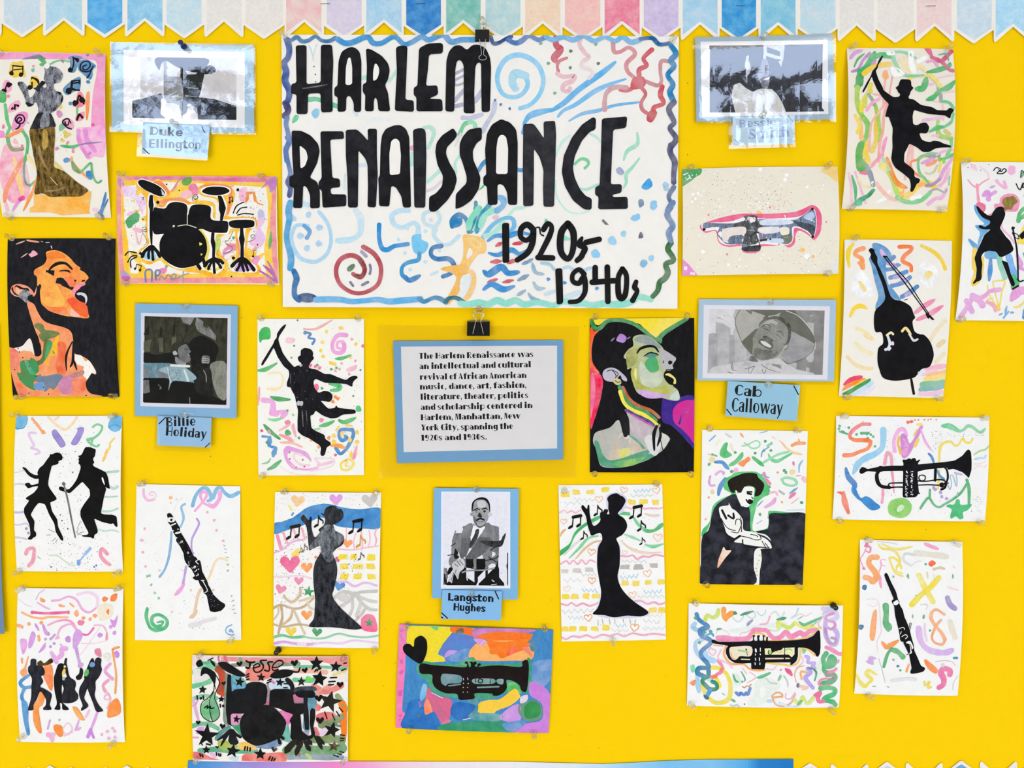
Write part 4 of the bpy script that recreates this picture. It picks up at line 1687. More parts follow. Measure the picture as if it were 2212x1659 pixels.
l 0b0b0c 18 790 440 820 430
l 0b0b0c 20 150 650 155 690
d 0b0b0c 18 200 680 490 775
l 0b0b0c 20 230 650 235 690
l 0b0b0c 18 450 755 455 790
l 0b0b0c 16 205 1265 215 1285
l 0b0b0c 22 270 1270 320 1280
l 0b0b0c 16 390 1300 410 1320
l 0b0b0c 16 410 1315 425 1300
l 0b0b0c 20 770 1300 760 1345
l 0b0b0c 20 800 1305 795 1350
l 0b0b0c 20 835 1315 830 1355
l 0b0b0c 20 180 1400 190 1430
l 0b0b0c 20 210 1410 220 1440
l 0b0b0c 20 395 1385 400 1415
l 0b0b0c 20 425 1395 430 1425
l 0b0b0c 20 450 1400 450 1425
l 0b0b0c 20 1070 1470 1090 1430
l 0b0b0c 20 1105 1480 1120 1440
l 0b0b0c 20 1135 1480 1150 1455
l 0b0b0c 14 1790 850 1820 940
l 0b0b0c 14 1885 880 1920 960
l 0b0b0c 14 1940 850 1980 910
l 0b0b0c 14 1975 800 2020 850
l 0b0b0c 16 1990 1150 2040 1160
l 0b0b0c 16 1990 1195 2035 1200
l 0b0b0c 16 1985 1230 2025 1225
l 0b0b0c 14 1900 1415 1960 1440
l 0b0b0c 14 1950 1400 2000 1410
l 0b0b0c 14 1980 1370 2030 1385
l 0b0b0c 16 1060 450 1110 430
l 0b0b0c 16 1050 480 1100 460
l 0b0b0c 16 1270 490 1320 490
l 0b0b0c 16 1265 540 1310 540
> drum_kit_silhouette
g 0d0d0f/1b1b1d 415 240 460 215 530 225 640 290 760 365 770 395 700 400 600 370 500 320
g 0d0d0f/1b1b1d 1090 390 1150 335 1260 310 1370 320 1390 345 1340 395 1230 420 1130 420
f 101114 545 370 590 375 590 470 600 590 650 560 770 550 790 490 860 465 960 465 1040 500 1060 580 1040 740 960 780 900 810 760 870 600 870 585 900 590 1000 610 1040 545 1000 525 820 530 620
g 0c0c0e/202020 710 960 760 870 880 800 1000 760 1100 770 1200 840 1290 960 1290 1040 1240 1160 1140 1220 940 1285 820 1250 740 1180 710 1070
f 0e0e10 1090 580 1140 555 1340 555 1380 620 1400 740 1530 740 1540 860 1480 880 1500 1100 1580 1160 1620 1150 1600 1000 1600 840 1630 795 1670 820 1670 920 1645 1040 1670 1140 1620 1200 1500 1220 1440 1300 1380 1230 1350 1180 1360 1000 1340 960 1390 880 1280 840 1200 800 1080 780
s 15181c 60 1310 440 1370 510 1380 600
g 2a2e36/5a6270 1410 545 1520 525 1660 530 1680 580 1560 580 1410 600
g 0e0f12 1410 610 1450 580 1560 575 1650 585 1660 660 1580 670 1460 660
f 14171a 1520 600 1580 600 1570 740 1590 900 1590 1080 1540 1080 1520 900
f 15161a 570 1070 620 1070 660 1120 740 1170 710 1195 650 1160 690 1250 650 1280 580 1270 550 1220 570 1140 460 1300 445 1290 490 1190 410 1230 405 1215 480 1150
l 0e0e10 40 1200 1190 1215 1250
l 0e0e10 40 1230 1170 1260 1190
t 241e16 90 1420 1220 1340 1300 1290 1370
t 241e16 70 1500 1240 1450 1320 1420 1400
t 1a1a16 60 1530 1220 1570 1300 1600 1350
t 1a1a16 60 1570 1210 1620 1270
t 1e2018 50 1660 1160 1720 1260 1750 1330
t 1e2018 44 1700 1170 1780 1270
! painting | child's painting of a black trumpet and black heart on patches of bright wet colour | painting | 4a8fc8 | colour patch trumpet
q 863,1347 1195,1359 1185,1582 855,1571
@ 840 1330 5.978
f 4a92cc/3a7ab8* 135 100 2120 170 2070 1505 90 1440
f f878b4/f490c0 135 100 235 105 225 400 215 700 190 1000 175 1220 215 1240 180 1440 90 1440
d d860b8 28 170 175 170 580 165 715 155 965 150 1000
s d860b8 34 160 240 180 310
d e060a8 18 150 1280 145 1330
f f4dc28/f0d83a 240 120 800 130 830 190 700 350 640 470 720 520 740 570 450 590 350 560 230 330
g 60c878 530 115 640 115 620 180
f f98a30 790 140 1110 150 1110 260 840 200
g f96a20/f97a2a 800 140 900 130 1100 160 1110 260 1000 220 820 200
g 58501e 900 160 960 150 975 200 900 220 860 210
g 6a78c8/5a8ad0 640 470 720 340 830 220 1000 225 1110 270 1130 340 1060 420 1030 540 880 570 740 560 720 510
g 4a8acc 760 530 900 440 1060 400 1030 540 880 575
g b88ce0/c8a0e0 720 510 770 430 890 435 800 490 740 520
g d88ad0/b07090 1100 160 1450 150 1850 165 1850 200 1500 230 1250 220 1200 290 1130 300 1100 260
g fbaa58/f9b870 1040 520 1080 390 1250 310 1800 330 1850 540 1560 560 1200 560
g f98030/f97020 1130 250 1400 190 1820 220 1840 270 1780 340 1500 400 1280 300
g f8701e/f98a30 1280 310 1500 320 1800 290 1790 400 1600 470 1460 530 1390 480 1310 470 1300 400
g f85818 1560 400 1680 380 1660 440 1530 500
g d890d8 1100 280 1260 300 1200 370 1150 340
g f07a6a 1720 390 1800 400 1850 520 1760 440
g 8a8a58/4a8ac0 1800 310 1930 270 1930 340 1830 350
g 4a8098 1810 360 1900 380 1900 440 1840 440
g 5a90cc 1840 600 2110 560 2100 780 1980 900 1840 800
g 3f9a6c/58a890 380 600 470 565 640 600 900 590 1080 510 1200 590 1700 590 1800 520 1840 600 1840 850 1800 960 1740 990 1720 960 1560 960 1300 1050 880 1040 660 1000 540 930 500 830 400 750 360 680
g 48b85a 1530 860 1620 840 1690 920 1700 990 1600 920 1540 960
g 3aa060 900 600 1040 540 1180 590 1100 620
g f8c838/f9d050 1150 1220 1170 1100 1300 1060 1440 1050 1620 920 1690 1000 1680 1050 1560 1140 1400 1200 1340 1240
g e0688c/c86a90 460 1160 480 1040 510 900 600 1000 780 1040 820 1120 770 1340 690 1370 580 1210 470 1260
g f88858 450 1170 500 1050 560 1170 560 1260 470 1250
g d8789a 690 1360 780 1320 800 1350 700 1380
g 2a68b4/3a78c0 820 1130 900 1090 1050 1110 1120 1150 1040 1270 960 1330 860 1310 800 1240
g 3a8a98 1000 1060 1140 1040 1150 1220 1090 1310 1030 1270 1130 1150
g 2a6ab8/3a80c8 220 1240 280 1080 420 1060 460 1170 480 1260 590 1220 650 1340 640 1460 180 1440
g 7a6ac0 390 1090 440 1080 440 1140 400 1160
d 3a7a90 22 390 1275
g 70b8e0 410 1000 450 860 500 890 480 1020 420 1080
g 2f9068/4aa080 620 1430 760 1370 1000 1340 1400 1340 1620 1360 1640 1420 1480 1480 1100 1490 760 1480
g 4a9aa0 1140 1240 1400 1240 1480 1280 1400 1340 1100 1320
g c88ae0/d0a0e0 1430 1300 1560 1160 1690 1130 1700 1330 1600 1360
g d48ae0/c87ed8 1840 830 2080 1000 2080 1500 1600 1490 1760 1380 1970 1330 1970 1120 1820 1000
g 4a8ac8 1460 1380 1720 1330 1760 1380 1600 1490
g 6a9a80/709088 1690 1110 1800 1080 1900 1080 1980 1180 1960 1310 1840 1350 1740 1320 1670 1220
g 2f8a4a/3f9a58 1750 1150 1860 1080 1950 1140 1950 1260 1850 1310 1760 1290
g e0d0e4 1700 1030 1790 1000 1780 1080 1700 1110
l f4f0ec 8 560 970 700 1040
l f4f0ec 8 960 1320 1060 1300
s e8d8e8 6 1180 360 1240 300
> heart_silhouette
g 060507 185 410 210 360 270 350 325 385 340 290 420 245 490 300 500 420 470 530 420 600 340 570 220 480
> trumpet_silhouette
g 120909/1e1212 400 620 450 595 560 615 800 630 990 640 1010 600 980 590 1010 565 1030 600 1040 640 1060 630 1060 590 1040 575 1080 570 1090 580 1120 565 1140 590 1110 620 1140 635 1150 600 1180 590 1190 615 1170 635 1400 618 1700 640 1720 580 1770 550 1805 600 1800 800 1780 940 1750 965 1710 940 1680 870 1600 820 1520 810 1525 900 1480 970 1400 1010 1340 1000 1330 980 1120 975 1110 1040 1000 1060 910 1055 880 985 740 975 620 920 570 840 560 740 430 730 400 690
g 5f8f98/88a0a8 675 790 690 740 730 725 930 750 930 840 780 850 740 880 690 850
g 5f9090 1100 790 1350 790 1350 850 1110 850
g 6f9a9a 1390 810 1430 790 1480 800 1470 860 1410 850
l 6a9090 16 780 880 930 860
l 6f9a90 20 1150 900 1420 890
l 120909 12 1120 790 1125 830
s 120909 14 1210 800 1170 790 1160 830 1200 840 1215 800
l 120909 10 1310 790 1310 850
l d8d0c8 8 965 780 970 805
l d8d0c8 8 1020 775 1025 800
d d8d0c8 7 968 845 1028 850 965 900 1020 900 965 960 1020 960
! painting | child's painting of a singing face in green and grey, rainbow stripes down the neck | painting | 0c0b0e | green face
q 1274,689 1499,687 1498,1020 1274,1020
@ 1250 670 4.545
f 0b0a0d/1b1a20* 107 82 1135 75 1130 1590 107 1590
g f7dc08 115 82 250 88 380 90 560 120 650 190 760 275 850 210 960 130 1080 75 1100 78 600 70
f f7dc08 130 84 1060 76 960 140 860 210 765 280 690 220 600 140 500 110 350 95 250 110 190 155 150 130
s 1f8a42 40 120 95 160 180 210 175 280 110 400 100 520 130 620 190 700 260 760 290 840 220 950 150 1060 85
g 1f8a42 690 240 760 275 810 270 800 330 740 280
g f8561a 112 190 150 210 195 205 150 260 125 380 130 500 160 560 200 620 112 590
g f2285c/f06080 110 600 160 605 215 640 235 720 215 830 170 980 140 1110 112 1130
t e01a4a 30 200 680 205 820 150 1060
g f08aa0/f060a0 120 640 150 660 160 800 130 1000 112 1040
g 3a2288/4a3490 815 870 900 880 1140 860 1140 1330 1080 1310 1000 1220 900 1130 810 1080
g d42a90/c83a98 915 990 960 920 1040 885 1110 885 1140 910 1140 1290 1070 1230 1000 1160 930 1100
l a02070 10 1050 1010 1080 970
g a878c8/b890d0 365 290 400 235 440 245 465 275 440 320 380 310
t 8a809a 16 315 305 345 275
t 8a809a 12 470 285 500 265
> singing_face
g b0b878/c0c4a0 525 280 560 250 640 245 720 280 810 360 835 410 860 430 930 455 948 485 920 530 920 580 850 590 825 650 870 720 920 740 960 780 985 850 970 885 900 885 800 860 700 865 620 840 560 800 520 700 505 630 510 570 470 580 475 500 435 460 480 390 530 350
g 7f9a9a/a8a8a0 560 270 660 250 780 340 800 380 700 350 560 310
g c8c080/98a058 480 400 560 370 640 360 580 430 560 520 480 570 460 470
g 4aa868/5ab078 650 500 740 450 780 560 760 600 700 610 650 560
g b0b0b4/c0bcc0 790 380 930 455 945 490 915 530 920 580 850 590 800 520
g 4f8a80/6aa090 640 450 690 420 760 430 770 450 700 470
g d0d8c0/b8c0b0 600 500 700 620 800 600 810 700 700 780 600 700
g a8a850/c8c870 505 600 560 560 580 700 700 760 830 740 890 770 850 830 620 800 530 720
g c0a0d8/d8b0e0 570 780 660 790 800 820 880 830 800 860 680 865 600 830
g c0d0c8 880 860 960 790 980 860 940 885
g f0e078 540 580 560 580 560 680 540 650
t 0d0c0f 26 565 425 600 380 680 355 740 365 775 410
t 0d0c0f 14 630 455 690 420 740 425 775 440
d 0d0c0f 20 890 515
s 0d0c0f 8 825 500 820 520
s 0d0c0f 8 850 585 920 580 915 540
g 0d0c0f 825 650 860 610 920 590 960 600 960 760 920 740 870 710
g e8d860/f0e8a0 840 635 880 620 940 670 945 720 920 720 925 680 880 650
s 0d0c0f 6 920 745 960 775
> ear
g d0b8d0/b8c0c8 230 640 245 590 300 565 360 575 420 620 465 670 460 700 420 680 400 640 340 700 260 690
s 141316 8 275 600 320 590 360 640 350 680
s 141316 7 330 590 380 620 370 650
g c8c078 330 700 350 670 400 680 410 720 370 735
s 141316 6 350 690 380 710 400 700
> neck_and_shoulders
s b85a1e 34 425 760 490 870 580 940 700 985 780 1050
s 1f9048 36 395 755 450 870 530 950 650 1000 750 1080
s f4e01c 36 400 800 440 910 520 980 640 1030 760 1120
s 2a2a78 30 460 980 560 1030 680 1090 750 1150
s c850b0 20 470 1005 580 1060 700 1130 735 1160
g c0bcb8/b0b4a8 470 1010 560 1060 720 1150 750 1180 790 1110 800 1190 885 1250 870 1300 820 1370 720 1440 640 1480 480 1530 370 1545 250 1540 200 1500 180 1380 140 1300 145 1230 180 1190 300 1150 370 1080 400 1100 440 1250 490 1240 490 1100
g c0b0b8/d0c0c8 500 1070 640 1120 700 1200 640 1260 520 1190
g c8b8a0/e0d0d0 300 1420 420 1200 560 1300 640 1390 340 1480
g e0d060/d8d890 380 1400 440 1350 520 1390 420 1450
g 4f9a78/6aa88a 150 1290 190 1290 240 1420 340 1470 660 1370 680 1410 720 1400 720 1440 600 1490 420 1540 260 1535 200 1490 170 1380
g 68b070/a8c870 350 1490 560 1450 650 1440 560 1510 400 1540
s 5f9a88 22 500 1230 580 1290 630 1350
g d8d8d8 640 1260 700 1220 800 1290 760 1420 690 1390
g d0d0cc 790 1200 880 1250 820 1360 800 1290
t 121114 34 760 1130 730 1220 735 1370
t 121114 26 785 1150 795 1230 765 1330
s 121114 8 795 1270 820 1370
g 19181c 400 1040 470 1030 490 1110 480 1220 440 1240 420 1160
! painting | child's painting of a solid black gowned singer among pink waves and yellow blocks | painting | f4f3f2 | yellow block singer
q 1206,1048 1430,1046 1438,1381 1213,1385
@ 1190 1030 4.545
r 446 260 2 4 90 100 1100 1560 61
b f6d84a 75 50 140 170 243 150 390 148 535 125 787 245 910 240 1025 245 725 1035 832 1038 955 1028 1080 1024 140 1172 238 1170 340 1165 442 1165 1000 1305 1085 1305 132 1490 208 1490 320 1487 430 1483 540 1473
b cfcac6 80 44 135 920 255 914 380 908
b b8b0ac 85 46 725 878 855 878 1010 865
H f4b080 7 712 130 65 470 220 70 1035 135 70 125 437 60 1045 595 85 945 945 75 800 1155 70
H f4a060 9 395 735 70 400 1015 70 365 1380 75 818 1478 80
H f4ccb8 6 155 1098 65 720 740 50
z a8d0e8 12 18 36 815 140 975 130
z a8d0e8 12 22 40 680 985 850 970
z a8d0e8 12 22 40 305 1105 450 1110
z a8d0e8 12 22 40 910 1130 1080 1120
z a8d0e8 8 20 40 170 1375 315 1375
z a8d0e8 10 20 40 640 1460 740 1450
z c0d4c8 6 16 50 230 215 430 225
z c0c8c8 5 20 55 130 260 290 250
z b0c8bc 6 16 50 780 185 1000 180
z b8c8c0 6 16 50 690 820 935 825
z b0bcb8 6 14 40 300 955 440 950
z c8ccd0 6 24 60 125 1010 290 1005
z b8c8c0 6 18 55 850 1170 1110 1165
z b0c0b8 6 24 60 110 1320 415 1305
z c0c8cc 6 20 50 905 1410 1060 1420
z c8ccd0 6 20 50 900 1490 1115 1480
z c8ccd0 5 14 50 600 1500 760 1505
z c8d0d0 5 14 50 940 1355 1090 1360
s f6b8cc 14 80 350 130 325 160 350 200 330 240 350 290 320
s f6b0c8 14 690 310 740 295 790 310 850 290 910 310 980 305 1060 310 1090 300
s f5a8c4 16 95 850 150 820 180 850 220 815 260 850 300 810 340 850 380 810 430 830
s f2a0be 18 685 770 740 775 800 765 840 800 900 775 960 780 1020 760 1100 775
s f09cbc 16 100 1240 160 1255 200 1230 250 1260 310 1235 380 1260 460 1230
s f2a8c4 20 820 1215 880 1210 940 1240 1010 1225 1060 1245 1115 1230
s f2a8c4 18 105 1570 150 1590 210 1560 280 1570 350 1550 420 1575 500 1545 580 1555 650 1535 720 1560 800 1530 900 1550 1000 1535 1115 1550
g 3aa860/5abc78 88 720 180 650 230 540 330 450 460 380 470 410 340 480 240 570 180 690 90 770
s 4fc078 34 660 350 760 360
s 6fcc90 26 810 400 860 470 920 510
g 3fb464 900 505 1000 510 1060 460 1095 450 1090 490 1000 540 920 540
t 7acc94 26 180 790 280 690 360 600 460 575
t 8fd4a4 24 720 560 800 590 870 620
t 7acc94 30 920 660 1000 680 1095 655
t e0b890 22 240 800 330 700 420 635 500 625
t ecd4bc 26 680 620 780 700 920 740 1080 735
t e8d0c0 26 920 360 1000 380 1065 370
t e8b480 24 90 580 110 540 145 510
t e8c098 20 270 400 310 380
s e0dcd8 18 130 760 220 670 300 600
s b0acb0 8 460 1400 462 1450
s b0acb0 8 500 1390 510 1440
s b0acb0 8 570 1390 580 1440
s b0acb0 8 625 1390 625 1440
s b0acb0 8 705 1390 710 1420
s b0acb0 8 770 1390 778 1430
s b0acb0 8 825 1395 820 1450
g d4d4ec 545 190 640 150 730 190 740 250 700 340 650 360 560 330
g d4d4ec 475 640 450 800 490 1120 440 1340 620 1380 880 1370 960 1320 720 1140 660 970 680 720 640 640
N 0c0c0e 235 430 140
N 0c0c0e 830 335 140
n 0c0c0e 455 325 115
n 0c0c0e 880 475 115
n 0c0c0e 318 568 95
n 0c0c0e 890 625 80
> singer_silhouette
g 06060a/12121a 550 210 580 175 640 158 680 180 710 195 730 230 715 270 690 310 655 350 665 370 710 400 740 450 740 500 700 560 650 590 640 610 670 690 670 860 650 970 680 1070 740 1150 830 1230 945 1310 935 1345 870 1362 740 1355 620 1372 520 1350 430 1345 410 1330 460 1270 490 1140 470 1000 450 860 460 690 500 610 480 545 400 570 380 540 355 460 340 380 300 310 300 280 315 275 350 310 360 275 375 280 380 370 415 475 480 430 480 360 540 360 570 360 560 310 560 250
d 06060a 24 535 335
g 06060a 480 350 520 340 550 370 500 400
! painting | child's painting of a piano player in a dark hat under green confetti strokes | painting | f3f2ef | piano player
q 1516,928 1744,931 1733,1263 1511,1261
@ 1490 910 4.545
g 48b868/78d090 115 1130 120 1060 190 980 220 830 300 760 400 710 330 660 330 570 400 530 440 500 560 490 660 500 740 580 780 700 720 740 660 790 640 860 615 960 610 1060 660 1070 760 1030 760 890 800 875 930 885 1145 905 1140 920 780 910 780 1000 760 1050 600 1090 560 1060 570 830 400 740 240 850 180 1040
g 50bc70 300 270 340 210 370 215 360 280 410 330 340 360 290 330
t 58c078 46 385 430 440 400 490 350 510 310
t 48b868 40 610 350 660 390 715 435
g f98a3a 465 410 530 370 570 345 590 375 550 410 515 445
t 4a90cc 40 240 400 310 400 350 440 375 465
t 4a8ac8 44 275 720 290 650 340 555
s e8a8e0 24 250 520 290 490 325 500 325 515
s dc98dc 24 195 540 185 600 205 630 235 625
g f4b0d0 430 460 460 455 470 490 425 500
s 90dca8 14 510 240 560 230 640 190 680 210 670 250 610 265 560 230 530 210
t 6fcc90 34 765 320 790 370 850 390 930 350 1000 310
s 98dcb0 24 720 400 790 360 870 320 960 300
t 7ad098 26 750 240 790 220 800 205
s 4a9ad0 14 695 345 705 300 740 270 770 250
d 3a9a6a 14 720 285 735 195 790 285 635 310 440 305
g fabb80 870 180 930 230 950 280 920 250
s fad0a0 22 930 250 1000 300 1090 325
s faa060 34 1000 235 1050 215 1120 215
g faa060 1060 220 1060 165 1080 200
t 70a8d8 16 185 195 220 165 250 135
t f9a060 22 490 115 520 155
s d0d0cc 18 350 125 400 155
t 80b0d8 10 680 115 760 95
g ea6a98 1005 390 1020 400 1020 435 1000 420
t 70b0e0 18 1105 380 1070 430 1065 500
d f0d8a0 30 215 375 1000 495
d f2d0b0 24 215 690
s 90d8a8 26 890 570 940 550 1020 570 1040 610 990 630 920 610 900 570
s f080a8 30 720 510 745 570 780 610
s 6aa8d8 12 690 520 770 550
t e8a0dc 40 730 840 800 800 835 750
t 6a9ac8 14 650 835 710 775
s f4b8d4 20 780 700 830 690 850 720
s c0bcbc 24 870 680 915 710
t 5aa0d4 22 970 705 1050 650
t e87aa0 36 970 750 1000 720 1030 700
s f0b8cc 12 990 805 1060 750
d 4aa070 16 920 480 1090 795 935 500 680 910 770 640 185 420 405 490
s 58b880 16 215 320 260 340
s f0a060 10 180 320 220 335
d f0a868 12 855 500 895 790 180 745 150 957
d f4c0d4 24 1110 560 1125 580
s f0a0b0 12 1040 535 1080 530
s c0dcec 10 945 870 1110 865
s a8c8e0 10 650 1000 700 970
s f0c8b0 10 805 150 830 170
s f0e4c0 24 400 230 415 280
s f0ecd0 16 250 240 290 180
> piano_silhouette
g 16171d/34353f 770 910 900 900 1142 915 1138 1200 1125 1400 1108 1603 670 1603 690 1420 680 1260 800 1240 800 1180 740 1110 640 1080 770 1040
f 191a22/3c3d49 780 905 1142 915 1137 1250 1108 1603 680 1600 700 1300 800 1240 760 1040
f f0efe6= 650 1255 690 1255 700 1350 680 1470 675 1605 622 1603 640 1420
d 60a878 7 680 1310 670 1360 645 1440 640 1550
d e88060 7 655 1395 650 1470 655 1505
> piano_player_silhouette
g 14151b/3a3b46 425 710 470 760 500 830 560 820 585 900 590 1070 660 1100 740 1130 800 1190 790 1240 640 1250 620 1420 615 1603 100 1590 105 1400 115 1140 180 1060 210 920 240 840 300 780
g f4f2ee= 450 670 480 660 520 640 600 640 625 660 620 720 610 780 580 820 550 840 500 820 470 770 445 700
g 1c1610/2c221a* 365 600 395 560 460 530 540 505 640 510 665 550 720 610 710 670 680 720 630 730 635 660 590 630 530 640 490 700 440 670 430 700 390 680
s 111 16 555 690 600 690
s 111 20 560 705 595 712
d 111 26 585 785
s 111 14 545 765 560 790
s 111 10 600 740 610 755
s 111 8 460 670 465 700
g f2f0ec= 285 840 370 820 375 795 405 850 450 880 510 960 520 1060 610 1080 680 1120 740 1150 780 1190 795 1240 740 1230 640 1220 520 1200 500 1190 430 1180 440 1150 360 1100 330 1020 290 920
s 111 22 310 870 350 950
s 111 20 370 920 420 950 420 900
s 111 8 300 950 360 1040 440 1070
s 111 8 400 1080 460 1090 480 1060 500 1000 490 940
s 111 8 440 1010 450 960 490 970 500 1080
s 111 22 440 1150 485 1120
s 111 8 490 1120 580 1140 640 1160 690 1150 680 1120
s 111 8 590 1105 640 1115 660 1130
s 111 14 510 1160 520 1210 580 1230 680 1230
l 111 8 700 1170 740 1240
l 111 8 730 1190 770 1240
g f4dccc/f0a878 325 1230 350 1260 400 1265 340 1340 270 1435 275 1360 300 1290
! painting | child's painting of a black trumpet inside tangled coloured squiggles, a black pin in one corner | painting | f4f3f3 | squiggle trumpet
q 1487,1302 1820,1307 1811,1527 1483,1523
@ 1465 1285 5.978
g e4f0ec 640 430 1300 330 1350 400 900 420 750 470
g e8eee8 980 1090 1150 1050 1300 1150 1150 1300 1050 1400 880 1400 950 1250
g f4f4f2 1040 1170 1100 1170 1110 1270 1040 1290
g d8f0e0 690 1000 760 1010 800 1120 740 1150 690 1110
s f0dc48 56 420 920 520 930 620 1020 660 1180 630 1330 500 1380 400 1330 320 1220 300 1140
s f4e040 50 480 1060 520 1150 460 1200
s f088b0 44 500 830 550 900 540 970 480 1010
s f08868 44 560 930 540 950
s f2886a 50 400 1050 470 1030
s a8cce8 60 210 360 180 410 230 440
s b0d0ec 56 300 560 220 600 220 700 300 800 440 840
s a8d0f0 60 240 1000 240 1120 260 1230
s b0d4f0 60 330 720 360 780 450 830
s c0dcf0 50 350 1060 440 1100
s 3a80bc 60 230 240 260 310 360 380 360 410 280 440 290 510 390 560 400 610 290 710 290 780 360 860
s 2a80a8 60 360 860 380 920 260 930 240 990 310 1030 370 1040 380 960
s 2f8a78 54 370 1030 300 1090 340 1150 400 1200 480 1190 480 1130 430 1100
s 4a9ad8 56 400 1220 370 1270
g 2a6a90 320 1270 370 1290 390 1320 360 1340 325 1310
d 4aa07a 22 215 290 405 455 330 470 265 600
s 4aa8d0 30 330 520 410 480 440 510
g 8adcb0 150 900 200 890 200 980 160 980
g f58a4a 140 1120 215 1080 210 1140 180 1160
s cfe060 50 340 310 370 250 430 280 490 250 510 180
g f9a050/f8b060 545 160 590 140 610 180 600 230 660 190 710 200 700 250 640 290 600 330 550 270
d 2a8a4a 24 720 220
s c0dce0 16 690 280 750 330 810 290 840 230 920 280 980 260 960 200
t 2f8f68 34 790 245 850 225 950 195
t 8a8ab8 40 870 375 900 340 940 305
s c8d8dc 14 1000 200 1050 250 1100 220 1110 180
s d8e4e8 24 1180 230 1240 200 1300 280 1350 210
s c0dce4 24 1440 280 1500 240 1530 160
t 3a9a68 40 1255 300 1320 290 1370 280
s f4b4cc 24 1040 360 1120 350 1150 300 1160 260
s f4b8cc 12 780 500 800 470 860 460 950 410
s f4c4d4 10 470 490 510 430 600 450 650 500
s f4c4d4 10 1500 260 1560 230 1630 260 1700 220
t 58b878 30 480 430 540 420
s c8e8d0 20 1150 430 1260 440 1300 370 1250 330
s e8e860 40 1260 400 1270 330 1330 370 1400 410 1460 370 1480 340
s c8e050 44 1320 370 1410 400 1480 350
s f0e468 40 1490 340 1560 390 1640 410 1700 380 1760 420 1820 410
t 58b880 40 1540 330 1600 370 1660 350 1860 270
t 90b8a8 14 1690 390 1780 330
t 90c8a0 14 1520 300 1590 260
s f4b4cc 16 1830 420 1790 360 1840 290 1880 240
s f088b4 76 500 540 620 545 720 560
s f288b4 60 700 550 860 545 920 490 960 430 1020 430 1120 440 1160 490 1220 540 1300 520 1370 460 1430 520 1550 470 1600 500 1680 450 1760 440
s fab850 22 930 500 990 470 1080 490 1130 550
s fbb850 20 1100 570 1500 560 1700 500 1780 450
s faa860 26 600 640 570 740 620 830 680 870 820 870 900 930 1000 950 1090 940
s fac860 24 1090 850 1300 870 1440 890 1520 850 1550 760 1560 660 1650 680 1740 760
s f4b890 16 440 630 560 640
g f6ddc4 650 660 910 650 910 750 790 760 700 810 650 760
s a8d0a0 40 770 700 830 690 880 710
g e8e480/f4f0d0 1090 660 1470 650 1470 740 1440 750 1100 745
d a8d850 24 1160 710
s f0a060 12 1230 710 1260 700 1280 720 1300 705 1330 720
g 7ac890 1570 670 1630 690 1590 740
s f4c4d8 18 410 660 380 700 400 740 440 760 470 700 420 680
s f4c8d8 24 540 690 500 800 620 860 680 920
s f4c4d8 16 1560 760 1590 840 1500 920
s f4d0dc 18 1120 930 1200 940 1250 880
g e8f4e8 1840 800 1830 950 1780 1100 1740 1000
s dcd0f0 60 1860 170 1900 210 1870 240
s d8ccf0 60 1900 170 2000 200 2040 280 1950 320
s c8b4ec 56 1890 300 1880 440 1900 540 1950 620 2020 620 2040 500 2010 440
s d890cc 34 1990 230 1900 260 1900 310 1990 340 2010 390 1960 430 1920 410
s b890c0 36 1880 420 1890 500 1930 590 2000 620 2020 560 1960 540
s f290b8 50 1890 660 1960 690 2040 740 2080 750
s 42b070 66 1890 740 1850 810 1880 900 1970 890 2000 820 1950 780 1920 860
s 42b070 60 1860 880 1870 970 1960 1000 2010 1050 1960 1110 1850 1120 1830 1170
s 8a9488 50 1890 980 1900 1020 1980 1020 1990 1070 1930 1080
s f08ab0 36 2020 940 1980 970 1920 980
s f08ab0 28 1900 1060 1820 1080 1800 1140 1880 1160 1940 1150
s 4fbc78 60 1820 1190 1920 1180 2010 1210 1990 1270 1890 1310 1860 1340
s 44b070 60 1890 1350 1980 1370 2020 1410
s ee6a98 50 1750 1280 1820 1240 1790 1300 1800 1360 1860 1360
s f08ab0 22 2055 830 2045 860
s c4aaec 40 1620 770 1660 790 1650 850 1740 860 1710 900 1740 920
s b4a0ec 52 1650 930 1690 980 1620 1040 1650 1100 1720 1180
g 807a98 1640 910 1720 920 1680 945
t 3a9070 26 1700 920 1760 980 1740 1090
s fbb068 26 1640 980 1560 970 1570 1060
s f4b890 14 1500 1100 1480 1000 1520 920 1600 890
s f4c8b0 30 1550 1160 1650 1170 1590 1200
t e8588a 56 1360 930 1410 970 1440 1010
t ee6a98 20 1290 950 1310 935
g 6a6488 1510 1120 1540 1120 1535 1170 1505 1165
s f4b0d0 14 1490 1240 1430 1320 1370 1310 1370 1250
s f4a870 20 1320 1290 1200 1300 1200 1270 1260 1235 1320 1260 1320 1300
s e8b090 20 1200 1310 1240 1390 1340 1420 1440 1370 1490 1260
s d8e870 40 1480 1330 1550 1390 1590 1290 1650 1390 1730 1310
s 68b870 36 1530 1390 1570 1350
s c0dcec 40 1140 1350 1180 1350
s dce8f4 24 1280 1370 1350 1400 1420 1430 1550 1420
t 4fb878 40 1000 1045 1080 1020 1165 980
t 6fc890 34 1270 1080 1290 1040 1300 1010
s f4b8d0 14 810 920 860 990
s f0c0c8 12 900 970 980 1040 870 1110
s c0c0c0 14 1340 1020 1390 1100 1390 1160
s c0d0cc 14 1110 1050 1170 1110 1250 1120
t 48a878 26 690 1000 720 1080 760 1100
t 60b088 20 790 960 840 1050 835 1090
d 8a8ab0 14 808 1095
z c88838 14 14 50 810 1170 920 1140
s 4a80d0 36 730 1240 770 1270 790 1240 830 1270 860 1240 880 1260 910 1180
t 5ab870 34 670 1330 720 1355
s c0d0ec 20 660 1400 700 1420 740 1400 780 1430 830 1440
t 60c080 12 550 1245 590 1275
d 5a6a68 10 840 1388
